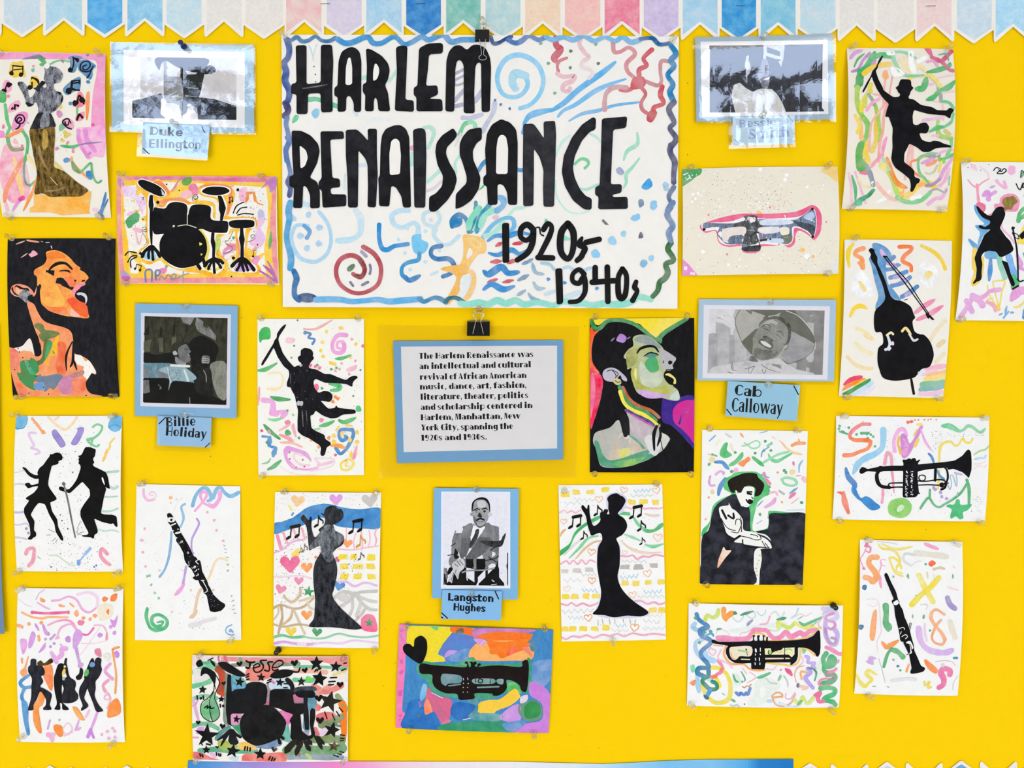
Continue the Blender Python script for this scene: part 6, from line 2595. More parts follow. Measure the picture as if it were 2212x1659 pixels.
f dcd8d8/cfcaca 350 268 1680 290 1680 1078 350 1050
g 9a9896/7c7a78* 690 380 760 300 1000 300 1240 420 1230 620 1200 760 1130 900 1060 990 990 1020 900 980 840 900 760 800 720 700
g 2a2a2a/1a1a1a* 960 420 1250 420 1240 620 1200 780 1090 980 1010 1010 980 900 1000 700
g 5a5856 860 830 960 800 960 830
s 2a2a2a 8 860 825 910 830 960 805
s 3a3a3a 12 770 590 840 590 880 600
s 3a3a3a 14 960 590 1040 590
g 16161a/2a2a30 672 272 1280 285 1290 400 1200 470 1020 440 900 390 780 320 720 360 690 440
g 1a1a1c 1280 390 1360 380 1415 430 1380 480 1260 490 1240 440
f 1c1c1e/38383a 352 830 500 800 720 730 745 800 720 1000 780 1056 352 1050
f 1a1a1e/303036 1050 770 1240 790 1400 810 1550 860 1680 900 1680 1078 1190 1075 1180 980 1130 900 1050 830
f e8e4e6 720 800 745 800 880 980 990 1020 1080 960 1170 910 1190 1075 780 1056 710 1000
f 333 1120 930 1170 910 1175 1000
> laminate_film film
f fff 68 80 1920 97 1932 1270 65 1232
! portrait_photo | laminated square portrait photo of a singer at a microphone on blue card | photo | 8fbcdf | microphone portrait photo
q 296,656 516,661 514,903 296,898
@ 280 645 4.953
> photo_print
f e4e2ee= 140 155 1097 173 1085 1175 135 1150
c 170,190 1062,212 1050,1137 163,1112
f 26261e/4e4c3c* 170 190 1062 212 1050 1137 163 1112
g 151513/262622* 170 380 240 280 400 320 560 250 640 300 700 330 560 370 400 400 200 390
g 565444/706e58* 170 460 500 410 560 480 480 560 300 570 170 560
g 9a9a98/5a5a58* 540 200 740 210 900 350 960 460 880 420 760 360 700 300 560 250
g 0a0a0a/1c1c1c* 650 480 760 400 880 440 960 520 940 640 880 800 700 740 660 640
g 0e0e0e 165 580 300 600 480 580 500 680 300 690 165 680
f 5c7c8a/8ab0be* 163 690 440 690 700 800 860 920 860 980 700 900 420 870 163 850
g 7a7c80/9a9ca0* 163 760 330 760 440 740 440 840 300 830 163 830
f 050506 163 850 400 850 560 880 700 900 860 1000 940 1060 1050 1080 1050 1137 163 1112
g 8a8a84/50504c* 165 880 280 890 360 960 260 990 165 1010
g 7a7a72/aaa89a* 880 700 1050 700 1050 1060 960 1050 900 880
g 0d0d0d/333* 680 720 860 730 900 900 900 1040 740 1000 700 880
g 1a1a18/3c3a30 470 500 540 460 640 480 660 530 600 520 540 590 520 680 480 600
g 6a6a6a/8c8c8c* 530 560 560 510 620 490 650 540 670 570 650 590 665 650 650 680 600 690 560 660
g 8a8a8a 505 620 560 660 610 700 580 710 510 690
s 1a1a1a 6 600 540 640 550
s c8c8c4 6 635 600 655 610
d b8b8b4 24 500 585
g a8c4cc/88a0a8* 330 770 400 730 560 720 640 760 730 850 640 890 560 880 470 890 430 980 440 830
l e8ecec 26 460 715 650 725
l dfe8ea 24 600 770 640 880
l e0e4e4 8 420 740 450 900
r 222 60 2 4 430 760 560 890 91
g 3a3a3a/8a8a8a 790 620 830 610 870 625 865 690 820 710 785 690
l d8d8d8 5 790 640 865 650
l d8d8d8 5 788 660 863 670
l d8d8d8 5 787 680 860 690
s b8b8b8 7 805 770 830 820 835 890
g 0a0a0a 780 700 860 700 850 740 790 740
l 888 10 655 1060 660 1120
> laminate_film film
f fff 63 35 1195 65 1170 1282 62 1268
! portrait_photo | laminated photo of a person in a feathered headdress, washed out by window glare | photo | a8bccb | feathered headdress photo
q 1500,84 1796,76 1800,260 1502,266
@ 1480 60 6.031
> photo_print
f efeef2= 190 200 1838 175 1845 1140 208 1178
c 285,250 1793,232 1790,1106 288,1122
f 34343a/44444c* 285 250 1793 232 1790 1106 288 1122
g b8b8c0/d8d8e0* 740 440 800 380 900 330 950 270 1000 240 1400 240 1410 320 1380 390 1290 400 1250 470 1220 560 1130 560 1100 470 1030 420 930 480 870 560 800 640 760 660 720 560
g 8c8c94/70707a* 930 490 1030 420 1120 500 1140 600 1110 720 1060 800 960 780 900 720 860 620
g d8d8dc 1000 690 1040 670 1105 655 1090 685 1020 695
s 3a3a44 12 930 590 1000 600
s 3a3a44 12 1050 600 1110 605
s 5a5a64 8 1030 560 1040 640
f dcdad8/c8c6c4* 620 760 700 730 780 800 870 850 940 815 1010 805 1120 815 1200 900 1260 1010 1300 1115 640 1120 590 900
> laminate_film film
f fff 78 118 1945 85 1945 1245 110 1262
! portrait_photo | laminated faded photo of a laughing person in a wide brimmed hat and bow tie | photo | b4cde2 | wide brim portrait photo
q 1508,647 1803,648 1798,824 1504,822
@ 1490 630 5.72
> photo_print
f ebe9f0= 163 168 1715 185 1680 1088 145 1068
c 232,218 1650,238 1622,1028 207,1010
f b8b5b6/cfcdcf 200 200 1700 200 1700 1100 200 1100
g dcdadc/e8e6e8 100 100 700 100 560 330 580 500 420 600 280 640 100 620
g a8a6aa/c0bec2 200 560 400 530 600 570 740 780 640 880 400 900 180 1000
g 8a8886/a09e9c 1150 150 1750 150 1750 1100 1400 1010 1150 880 1480 760 1540 640 1440 400
g c0beb6/b4b2aa 640 170 1000 150 1230 220 1340 310 1450 430 1515 540 1530 640 1490 750 1390 830 1215 890 1120 830 1000 800 780 790 680 680 600 560 548 420 570 300
g 787a70/6c6c62 700 150 1180 150 1330 300 1440 410 1515 540 1525 640 1400 570 1250 500 1160 360 1000 320 880 350
g 7c7c70/8a8a80 680 230 800 260 900 330 880 350 760 290
g 6c6c60/7c7c70 980 320 880 360 780 480 650 600 640 640 770 780 790 600 860 440
g a09ea0/b4b2b4 1240 500 1400 580 1510 640 1490 740 1390 815 1215 885 1110 800 1190 660
s d8d6d4 9 1180 240 1320 300 1440 420 1520 540
s 4a4a46 8 640 190 570 290 550 380 570 460 640 640 760 780
s 4a4a46 8 1525 600 1520 680 1490 750 1390 825 1215 890 1130 840
g 3c3c36 900 380 1000 310 1130 320 1220 400 1240 500 1220 620 1170 660 1190 560 1190 450 1080 360 960 350
g 8c8c84/a4a49c 770 570 830 470 880 390 970 345 1080 350 1190 440 1200 560 1170 650 1100 770 1020 830 880 850 800 820 760 760 770 660
g b8b8ae 900 400 990 350 1080 370 1040 430 940 430
g 6c6c66 800 700 920 720 1040 720 1080 760 1000 820 880 840 790 800
s 35352f 9 880 440 930 410 980 430 980 460
s 35352f 9 900 460 940 470 980 490
s 35352f 9 1060 490 1120 500 1150 560
s 35352f 9 1050 530 1100 560 1120 590
g 3a3a34 900 550 940 550 1020 600 1000 620 900 580
g 4a4a44 850 600 900 580 1000 620 1020 690 970 710 900 680 840 640
g e4e2e0 860 612 920 620 990 670 980 695 900 660
s 55554f 10 860 720 950 750 1030 730
d b0b0a8 30 1185 675
s 4a4a44 8 1160 660 1190 650 1200 690 1160 720
g 6a686a 720 850 760 790 830 860 800 880
f d0ced0/dcdadc 280 930 700 860 830 870 1070 820 1160 880 1300 960 1520 1010 1520 1025 207 1010
g c8c6c8/b0aeb0 515 880 700 870 800 890 870 900 980 880 1110 890 1100 1000 950 960 840 930 700 960 520 970
g 8a888a 1000 890 1100 900 1110 1000 1060 960
s 55555a 7 515 880 520 970 700 950 800 910
s 55555a 6 870 900 960 960 1100 1000
s 44444a 7 790 920 740 1010
s 44444a 7 880 960 900 1015 930 970
s 44444a 6 715 960 720 1015
s 66666a 8 460 995 520 1010
> laminate_film film
f fff 105 80 1820 65 1770 1155 80 1105
! portrait_photo | black and white photo of a seated person in suit and tie on plain blue card | photo | 7eb2dc | suit portrait photo
q 938,1053 1121,1055 1118,1293 934,1290
@ 920 1040 5.439
> photo_print
f e6e6f2= 183 113 990 115 992 1245 180 1250
c 212,140 968,140 965,1215 210,1210
f e4e4f0 212 140 968 140 965 1215 210 1210
f 08080a 860 815 968 825 965 1215 210 1210 215 1000 400 900 860 900
g 8c8c90/5c5c60* 365 550 460 515 560 480 600 560 720 480 780 500 900 550 945 610 920 700 870 760 860 860 840 930 800 1000 640 1020 470 1010 460 960 380 920 330 1000 270 1020 245 930 260 850 300 720 330 620
g 0e0e10 355 640 385 620 390 780 400 880 350 900 330 860 350 760
g 55565a/77787c* 390 630 440 630 530 660 510 780 470 870 410 890 385 760
g 6c6c70/4c4c50* 660 620 760 640 810 640 720 800 600 890 480 900 500 840 580 740
g 6c6c70/8c8c90 460 520 550 490 530 640 420 650
g 74747a/909096 720 490 770 560 760 640 640 640 690 560
f f0f0f4 560 500 600 550 690 520 700 530 620 650 540 740 525 660
g 1c1c22/6a6a70* 590 560 625 555 620 620 590 690 520 780 520 720 570 620
g 1c1c1e/4a4a4c* 640 690 860 690 900 640 940 600 910 720 870 760 760 760
s 1c1c1e 12 760 800 820 760 860 740
s 1c1c1e 12 700 920 800 900 850 870
s 1c1c1e 10 740 880 830 940
s 1c1c1e 10 300 750 350 720
s 1c1c1e 10 260 860 330 850
g b8b8bc/909094 545 330 560 250 620 205 690 205 740 260 750 360 730 440 700 500 640 530 590 510 560 450
g 3c3c40 560 400 600 440 640 480 700 470 700 500 640 540 590 510 560 450
g 0c0c0e 538 340 545 250 590 200 660 180 720 200 752 260 755 350 745 340 735 270 690 215 620 210 570 240 550 340
d 909094 22 540 380
d c8c8cc 24 755 385
s 141416 14 560 335 600 315 630 325
s 141416 14 660 320 700 310 720 320
d 141416 14 595 345 690 345
s d8d8dc 5 580 350 610 350
g 2a2a2e 610 405 630 360 660 400 650 420
g 101012 590 445 640 420 690 440 690 455 640 440 600 460
s 3a3a3e 8 610 465 640 470 680 462
g c8c8cc 610 230 690 230 700 290 620 300
g cfcfd4/b8b8bc 310 960 390 900 440 905 460 950 450 1010 400 1060 380 1140 350 1090 330 1080 310 1180 290 1170 270 1150 290 1070 320 1020
s 2a2a2e 7 340 960 380 990
s 2a2a2e 7 370 930 410 980
s 2a2a2e 7 400 920 440 970
s 2a2a2e 6 340 1090 360 1020
s 2a2a2e 6 300 1150 330 1060
s 8a8a8e 18 430 1060 500 1040 700 1030 800 1010
d d0d0d4 12 890 1065 455 890
s c8c8cc 14 780 1150 800 1165
s c8c8cc 14 480 1110 490 1150
s 1a1a1c 30 230 1090 240 1190
s 55555a 26 240 1020 250 1120
s e0e0e4 8 770 1205 830 1195
! name_card | laminated blue name card tucked under the hat portrait photo, lettered in smudged black | card | a4c6e4 | smudged name card
q 315,268 458,274 454,346 313,336
@ 230 80 5.924
> lettering
W 16161c 146 .2 .1 590 1275 3 Duke 415
W 16161c 150 .18 .1 580 1440 1 Ellington 660
s 16161c 12 1250 1170 1270 1220 1295 1250
s 16161c 12 510 1450 560 1500 590 1520
> laminate_film film
f fff 440 1130 1360 1150 1325 1605 425 1550
! name_card | laminated blue name card tucked under the microphone portrait photo | card | a0c6e8 | microphone name card
q 346,898 462,902 460,965 346,961
@ 280 645 4.953
> lettering
W 16161c 135 .2 .07 420 1365 -2 Billie 310
W 16161c 132 .2 .07 415 1460 4 Holiday 430
s 16161c 12 345 1335 410 1270
s 16161c 10 835 1585 885 1540
> laminate_film film
f fff 315 1225 910 1265 885 1640 285 1620
! name_card | laminated pale name card under the feathered headdress photo, its blue lettering bleached by glare | card | c2d8e8 | bleached name card
q 1579,257 1712,253 1711,315 1579,319
@ 1480 60 6.031
> lettering
W 8eaad8 140 .17 .09 690 1325 -4 Bessie 480
W 8eaad8 187 .16 .09 805 1480 -4 Smith 525
s 8eaad8 12 610 1480 680 1535
s 8eaad8 12 1320 1175 1390 1260
> laminate_film film
f fff 540 1130 1400 1160 1405 1580 545 1605
! name_card | laminated light blue name card below the wide brim portrait photo, art deco black letters | card | 9fcde6 | deco name card
q 1569,823 1724,832 1716,909 1563,898
@ 1490 630 5.72
> lettering
W 15151a 178 .2 .07 530 1275 5 Cab 335
W 15151a 230 .17 .055 495 1475 4 Calloway 620
s 15151a 14 1260 1165 1315 1270
s 15151a 14 435 1450 490 1520
> laminate_film film
f fff 430 1105 1410 1160 1370 1640 400 1560
! name_card | unlaminated blue name card with chunky black letters, pinned over the suit portrait photo's lower edge | card | 86b9e6 | chunky name card
q 957,1271 1085,1274 1082,1336 954,1333
@ 920 1040 5.439
> lettering
W 101016 122 .22 .12 265 1380 2 Langston 530
W 101016 118 .22 .12 328 1494 3 Hughes 372
s 101016 14 815 1275 855 1360
s 101016 14 195 1525 260 1585
s 101016 14 190 1570 205 1580
! text_sheet | printed paragraph on white paper and blue card in a clear pouch under a binder clip | sheet | 79a9d4 | printed text sheet
q 850,737 1216,735 1216,992 859,1000
@ 0 0 1
> printed_page
f e8e8ec= 867,749 1203,747 1203,968 873,976
> lettering
W 15151a 17.6 .27 .06 906 775.5 -1 The~Harlem~Renaissance~was 246
W 15151a 17.6 .27 .06 907 797.5 -1 an~intellectual~and~cultural 240
W 15151a 17.6 .27 .06 908 820.5 -1 revival~of~African~American 229
W 15151a 17.6 .27 .06 908 841.5 -1 music,~dance,~art,~fashion, 229
W 15151a 17.6 .27 .06 909 863.5 -1 literature,~theater,~politics 232
W 15151a 17.6 .27 .06 910 885.5 -1 and~scholarship~centered~in 240
W 15151a 17.6 .27 .06 910 907.5 -1 Harlem,~Manhattan,~New 214
W 15151a 17.6 .27 .06 911 929.5 -1 York~City,~spanning~the 197
W 15151a 17.6 .27 .06 911 951.5 -1 1920s~and~1930s. 141
> clear_pouch pouch
f fff 818,703 1250,706 1243,1031 823,1031
! poster | large white hand-painted title poster, huge black letters with a wavy blue painted edge | poster | f1ede8 | large title poster
q 610,78 1465,82 1461,668 614,664
@ 600 0 4.424
s c8dce4 14 310 450 335 520 350 590
s c8dce4 12 380 440 355 520 345 580
d 555 8 355 650 368 725 370 795
s 5cbf94 44 300 965 380 960 460 990 580 1030
g 5cc08c/8cd8b0 175 1110 210 1120 200 1160 150 1190 150 1150
g 90c8e4 330 1090 370 1050 405 1060 400 1120 360 1145
s b8e4d4 40 820 760 900 740 980 770
s b8e4d4 34 1070 790 1110 740 1140 690
s a8a8c0 30 1780 680 1700 720
s a8a8c0 26 1780 740 1690 790 1710 830 1780 810
s b0b0c8 40 1780 880 1690 980
s a8a8c4 40 1700 1030 1790 1010
s b8b8d0 50 1960 880 1890 980
s c0c4dc 44 1770 1140 1850 1140 1950 1110
s c0c4dc 44 2075 1000 2060 1090 2000 1190 1960 1270
s 5cc48c 40 1740 1300 1780 1210 1830 1180
s 90dcb4 40 1830 1180 1880 1190 1890 1240
@ 1000 0 4.424
s 8cccf0 46 545 1050 650 1010 740 900 765 760 700 620 560 545 430 570 350 670 330 790 380 910 480 945 570 910 620 820 590 740
s a8d8ec 80 600 740 500 720 470 800 500 850
d f0ede8 30 550 830
t 60b4e8 60 580 1200 640 1120 760 1080 880 1060
t 58b0e8 60 840 1075 960 1000 1080 890 1200 800 1340 700 1450 610
t 70bcec 44 905 1130 960 1070 1080 1010 1250 890 1400 820 1550 770
t 70b4e4 36 1010 1170 1140 1100 1290 1070 1450 1020 1680 990
s d89098 40 1430 430 1440 510 1500 510 1580 470 1640 530 1560 620 1570 700 1640 760
s d05060 44 1800 490 1720 570 1750 640 1680 680 1680 760 1670 830
s c88890 36 1960 600 1890 600 1880 700 1890 790 1850 830 1740 790
s d06870 44 1670 800 1590 870 1500 870
s d0a0a4 46 1560 850 1440 850 1370 900 1350 980 1350 1060
s c86870 36 1690 840 1740 910 1700 990 1710 1060 1780 1110
s d04050 46 1900 840 1880 920 1910 1000 1820 1040 1820 1100
g c42838 1760 1100 1800 1060 1850 1090 1800 1180 1750 1160
g d05060 1620 760 1720 750 1740 820 1690 860 1600 860
t cc5868 70 880 360 890 450 930 490 870 570 900 610
s d0707c 30 990 570 920 600 900 650 910 700
s e8b8c4 44 900 720 960 750 1060 740 1040 790 970 820 950 870 1000 890 1020 860
s e8c4cc 40 1130 380 1110 440 1160 520 1200 560 1150 600
s ecd8dc 36 1140 600 1130 650 1200 680 1240 720 1200 760
d 3a6a3a 16 1028 505 1022 663 1290 622
d 6aa888 16 742 432 1266 440 815 622 877 905
d 2a6ab0 14 308 972 362 1014 447 1053
@ 600 240 5.027
s d4e4e8 40 840 20 870 60
s e8eef0 30 950 200 1000 120 1120 100 1250 120
s d4e0ec 46 890 600 970 600
s cfe0ec 40 1230 560 1330 440
s b0e0d0 44 1590 200 1660 190 1700 260 1640 410
g dca8b8 1440 400 1500 380 1490 440 1450 440
s b0e4d4 34 1460 600 1470 470
s b8e8d8 40 1630 780 1700 720 1790 640
s dcd4dc 34 1630 880 1700 850 1780 780
s dcd8dc 24 1990 260 1930 390
s b0e4d4 30 1980 500 1930 580 1940 680
s d0e4ec 24 740 700 730 860
s c4e0f0 30 290 1000 350 1020
@ 1000 240 4.608
s c0ece0 26 920 460 980 330 1060 260
s b8e8d8 24 1260 240 1320 270 1370 320
s c0ece0 16 920 700 930 850 1010 980 1120 1030 1250 1010
s 70cc94 30 1110 540 1170 490 1230 500 1245 540 1210 580
s a8e0cc 26 1150 780 1230 790 1340 740
t a0dcc4 40 1730 230 1730 340 1630 410 1595 500
t a0dcc4 34 1750 480 1690 560 1620 640 1620 720 1590 780
g 8a9ab8/b0bcd0 1520 590 1560 570 1600 620 1570 650 1530 630
g 3aa0e0 1770 770 1800 720 1850 680 1880 750 1820 795
d a0c8e4 30 2010 745 2015 780
g 7088a8/a8bccc 1740 900 1780 890 1795 940 1750 970
d 90c8ec 34 1890 930 1890 960
g 88c8f0 1660 1075 1740 1030 1755 1080 1700 1105
s 3a3a44 8 1390 1090 1440 1140
g 4fbf74 160 800 210 740 210 770
s b8e8d8 30 440 1080 510 990 610 970
s 2a8ac0 44 160 600 220 520 340 470 400 490
s 2a8ac8 44 370 480 440 550 560 600 640 590
s 4a9ad8 44 600 230 620 160
@ 600 440 5.027
s b8dcf4 40 290 20 350 30
s a8d4f0 40 460 100 550 220 590 380 560 530 470 620 380 640 260 600 190 500 160 380 200 260 270 240 340 250
s 5a9cd4 44 300 250 360 310 330 380
d a8d0ec 34 180 170 345 130 465 270 460 445 330 490 260 360
s d4e4ec 70 860 90 900 150 920 220
s bcdff0 60 910 200 910 320 830 390 720 410 660 410
s b8dcf0 50 1430 90 1330 90 1250 140 1270 230 1360 270 1480 220 1530 260 1530 330
s c4e0ec 40 1660 90 1590 130 1600 220 1680 260 1720 300
s c0e0ec 40 1740 100 1770 180 1720 260 1700 350 1770 440 1870 450 1970 360
g 6cc0ec/8cd0f0 1470 360 1560 340 1570 400 1640 440 1620 520 1560 560 1490 540 1465 460
s 3a98d0 44 1545 550 1530 620 1420 650 1360 700 1360 780 1420 830
t 2a80c0 60 1380 790 1440 840 1550 790
s 2a90d4 50 1110 240 1110 380 1140 490 1200 510 1280 470 1420 450
s 2a78b4 50 1780 470 1690 490 1670 560 1730 610 1860 610 1920 680 1890 760 1800 800
s 2a80b8 50 1900 260 1900 190 1970 130 2040 170 2080 250 2100 310
g 2a80b8 1920 270 1920 190 1990 160 2010 200 1990 250
d c0dff0 20 1415 280 1610 310 1320 400 1390 545 1610 640 1445 725 1670 190 1760 520
s c8e0ec 30 1670 780 1740 750
s b04a50/c87078 48 940 480 1060 560 1130 700 1100 880 960 970 820 970 690 880 645 740 690 620 800 570 900 610 955 720 920 800 860 790 830 770
s 8a1c28 50 900 610 955 720 920 800 860 790
g 2f6a34 770 740 770 700 830 660 850 690 810 740
s 9a98b8 36 920 530 970 580
s 70708c 26 1010 670 1020 720 1010 770
s 70708c 26 800 860 830 900
s 70708c 30 930 890 990 860
s 1f8a90 40 2150 60 2150 180 2110 290 2080 320
g a8e0cc/c0e8dc 2060 260 2150 130 2212 110 2212 300 2130 310
s 4ab8a0 50 2212 150 2160 300
@ 1000 440 4.608
s 1f8aa0 40 130 0 130 120 80 260 60 290
s 7ad8bc 60 160 60 80 170 60 250
s 2f98b0 44 270 20 180 130 140 290
s 9ce0cc 60 300 80 220 130 180 230
s 70b0dc 60 340 80 400 30 400 -30 360 -50
g e8c0c8 290 150 330 120 360 140 330 170
s 6cb8e4 40 200 350 290 230 400 160 490 160 510 230 480 280
s a8e4d4 50 220 330 300 310 400 200
g f8c060/fad090 2 330 60 320 190 350 235 420 220 500 150 520 60 650 40 740 -30 740 -70 700 0 560 10 420
g f0ede8 70 450 100 500 50 560 40 520
s f0d890 14 60 360 120 360 180 410 170 450 110 430 70 370
s f8c878 46 0 700 -100 900 -140 990
s f8c878 46 30 680 100 700 110 800 60 920 0 970
g f4b858 -220 660 -60 620 60 640 -20 860 -130 1000 -170 980 -60 740
g e4e8ea -20 760 40 710 80 720 60 860 -20 960
t 3090d4 50 250 380 330 330 450 330 560 300 680 320
t d05060 40 330 430 390 400
t d05060 40 500 410 590 400
t 3090d0 50 260 500 350 520 480 470 560 510 640 470
t d06068 44 280 590 380 580
t d06068 44 450 600 520 570
t 3088cc 70 210 680 260 710 380 640 450 700 550 690
t d06070 36 250 790 340 760
t d06070 36 400 790 500 770
t 3090d4 60 210 860 290 810 400 860 510 830
s a0c8dc 30 780 600 860 610 900 660
s b0d4e8 30 1000 650 1060 640 1130 690 1260 650
s c0dcea 36 820 910 900 880
s c8e0ec 44 1000 940 1150 890
t 7898b8 36 590 610 640 590 690 560
t 90b4cc 40 690 600 720 690 800 710
t 7898b8 44 550 770 650 720
t a0c0d4 40 700 790 740 850 810 850
t 90b0c8 36 540 920 620 870
t 90b0c8 36 650 900 690 950 760 965
d 3a94d8 18 848 760 1010 795 1328 850
d 90ccf0 44 1480 380 1315 510
d 98d0f0 30 1590 310 1865 550 1790 590
d 7ab4d8 36 1790 605
d 90c8ec 28 1700 145 1890 20
s 4a4a58 24 1390 180 1420 210
g 6a6a78/b0b0bc 1740 350 1760 290 1785 320 1780 350
g 50c0a0 810 190 825 160 845 190
g 80d8c0 1010 330 1070 360 1060 370 1010 375
> wavy_border
@ 600 0 4.424
s 2a70a8 36 80 390 140 400 190 370 240 410 300 405 370 365 430 405 500 410 560 380
s 3f94d0 50 580 390 650 430 730 420 860 370 920 430 1000 430 1120 370 1210 440 1290 420 1380 370 1450 400 1580 350 1660 420 1760 400 1890 400
s 2a4a80 36 2040 370 2060 430 2110 430 2180 390 2230 370
s 3a5a9c 60 100 400 120 480 110 560 70 620 90 700 80 790 120 880 110 970 80 1000
s 44406c 60 90 1010 110 1070 80 1120
s 4a70b0 46 100 1140 90 1200 110 1290 120 1360 90 1450 95 1548
@ 1000 0 4.424
s 4a78b8 46 430 400 500 430 560 410 630 360 720 400 790 370
s 6cb0e0 46 790 370 860 400 960 370 1050 400 1150 360 1250 410 1350 370 1450 410 1520 370 1600 420 1680 400
s 1a6098 40 1690 390 1800 380 1870 440 1960 430
s 1f80b8 50 1980 450 2030 530 1980 590 2010 650 1950 730 2000 820 1970 890 2000 970
s 44446c 50 2010 990 1960 1060 2010 1180 1970 1240 2030 1340 1970 1440 2010 1548
@ 1000 240 4.608
s 4a4a70 54 2060 350 2060 430 2100 520 2090 640 2090 720
s 5a7098 44 2090 770 2040 860 2070 950 2020 1040 2070 1120
@ 600 240 5.027
s 4a70b0 50 110 300 140 350 100 430 120 550 150 680 140 740
s 44508c 50 140 740 120 790 150 850 140 930
@ 600 440 5.027
s 4aa0d4 64 150 0 130 90 140 180 110 340 120 440 150 540 160 620 150 710
s 2a70a8 60 190 740 220 820 200 900 200 1000 250 1050
g 1a4a80 240 1000 300 980 380 985 440 1020 400 1070 320 1080 250 1050
s 5cb0e4 60 430 1050 560 1045 700 1050 820 1070 960 1060 1100 1050 1220 1070 1340 1060 1480 1050 1560 1040
s 3a88b8 46 1540 1040 1600 1070 1700 1030 1770 1040 1830 1080
s 1f6a80 46 1830 1080 1860 1040 1940 1030 2040 1090
@ 1000 440 4.608
s 8cdccc 60 -20 1000 60 1010 160 990 250 1010 340 970 430 1000 520 970 610 1010 720 990 810 1000 900 1020 1000 980 1100 1000 1200 1000 1280 1020 1400 1000 1500 1010 1620 1000 1700 960
s 8cdcc4 56 1700 930 1790 940 1860 960
s 2a6a34 54 2060 400 2030 460 2080 540 2080 580 2010 610 2030 690 2000 750 1950 790 1930 870 1880 930
s 6a88b4 54 2080 0 2030 80 2040 150 2080 230 2040 300 2060 380
> title_lettering
@ 600 0 4.424
k 17171a/26262a 182 450 285 448 285 820 420 805 422 445 528 445 540 600 530 880 535 1085 425 1090 418 905 300 910 295 1105 190 1105 190 915 135 912 140 815 190 808 185 600
k 131316/212125 580 1085 582 940 550 935 550 850 580 838 590 600 620 510 690 468 740 468 790 510 808 600 805 1085 735 1085 735 1000 700 930 665 940 660 1080
k f1ede8= 655 830 660 660 680 570 705 565 720 660 720 825
k 131316/212125 850 480 900 490 1000 550 1060 620 1078 690 1060 780 1030 830 1060 900 1082 1080 970 1078 960 980 940 940 925 980 925 1080 840 1078 845 920 820 900 822 815 855 810 860 650
k f1ede8= 918 785 920 690 938 615 970 650 980 700 960 770 930 790
k 131316/25252a 1135 470 1190 452 1245 460 1240 600 1225 970 1305 975 1308 1085 1125 1075 1130 960 1145 700
k 131316/25252a 1355 480 1440 435 1570 430 1585 450 1580 530 1450 540 1440 680 1420 838 1530 832 1538 920 1450 960 1575 965 1582 1080 1330 1080 1330 940 1305 930 1305 850 1340 840
k 131316/222226 1605 1080 1615 600 1640 510 1690 455 1750 450 1810 500 1860 450 1920 445 1990 480 2030 570 2040 660 2028 1085 1950 1088 1945 620 1910 615 1890 660 1880 900 1885 1100 1780 1098 1780 640 1750 590 1715 600 1700 680 1690 1085
@ 600 240 5.027
k 131316/212125 163 225 270 230 370 280 450 370 468 450 440 580 360 735 440 780 470 880 470 1065 365 1070 365 930 330 840 290 820 280 1065 180 1065 190 840 140 835 140 715 185 712 170 500
k f1ede8= 250 385 320 440 340 520 310 610 260 640
k 131316/25252a 475 235 725 235 732 318 580 325 590 500 605 740 685 748 690 840 585 850 590 915 755 918 755 1045 500 1062 490 870 455 860 455 780 490 745 482 480
k 131316/2a2a30 748 220 870 215 930 270 990 340 985 208 1085 208 1085 500 1095 700 1075 1060 985 1055 990 830 985 600 960 530 885 440 885 700 880 1060 775 1060 765 700 750 500
k 131316/222226 1110 1045 1105 820 1100 735 1118 720 1125 400 1140 280 1180 210 1270 172 1340 168 1400 210 1435 300 1440 500 1455 1060 1370 1062 1350 940 1290 840 1240 825 1220 1050
k f1ede8= 1225 710 1220 480 1240 340 1285 310 1330 340 1345 500 1335 700
k 1a1a1e/2c2c32 1475 220 1540 200 1590 205 1612 240 1620 500 1608 1062 1490 1062 1485 800 1480 400
k 131316/1f1f23 1910 200 1955 270 1930 320 1840 410 1830 480 1870 580 1930 680 1950 760 1920 870 1850 980 1730 1100 1680 1110 1648 1090 1650 945 1720 910 1790 830 1800 720 1740 600 1715 460 1730 360 1790 280
@ 1000 240 4.608
k 141418/222227 160 180 190 185 190 300 140 330 100 410 105 500 150 600 178 680 160 790 90 900 0 965 -60 985 -70 985 -68 840 -20 790 40 730 40 660 0 530 -30 450 -30 340 0 270 60 200
k 131316/1f1f23 222 400 240 240 290 150 380 95 470 130 530 200 545 330 540 930 530 948 450 945 440 820 400 745 345 740 345 945 250 948 240 760 205 750 205 665 235 650
k f1ede8= 330 640 335 380 350 280 385 245 430 270 450 380 445 640
k 26262a/3a3a40 600 145 700 140 760 220 805 290 800 120 915 112 925 250 918 500 905 965 800 965 795 780 800 600 760 470 705 390 705 620 700 955 600 962 595 600
k 1c1c20/2c2c32 1310 85 1320 100 1315 200 1260 220 1180 310 1110 460 1090 580 1110 680 1160 790 1220 860 1278 880 1275 995 1200 990 1090 900 1010 760 980 620 1000 460 1080 280 1180 150 1290 75
k 1c1c20/303036 1378 90 1630 68 1618 182 1490 200 1480 400 1465 742 1575 740 1572 825 1480 845 1490 870 1632 865 1635 985 1340 990 1345 860 1310 850 1312 765 1355 755 1370 400
@ 600 0 4.424
s 4a4a50 12 250 860 330 850 480 825
> date_lettering
@ 1000 440 4.608
k 131316 390 205 460 200 462 595 395 602
s 131316 56 700 270 640 220 580 260 575 340 630 375 690 330 700 270 690 400 640 500 540 570
s 131316 50 800 270 840 210 880 240 860 330 760 530
l 131316 56 745 545 890 550
s 131316 62 1040 210 975 300 970 480 1040 560 1090 470 1095 300 1040 210
t 131316 60 1180 350 1150 420 1210 460 1130 590
s 131316 50 1165 400 1200 460 1180 530 1130 575
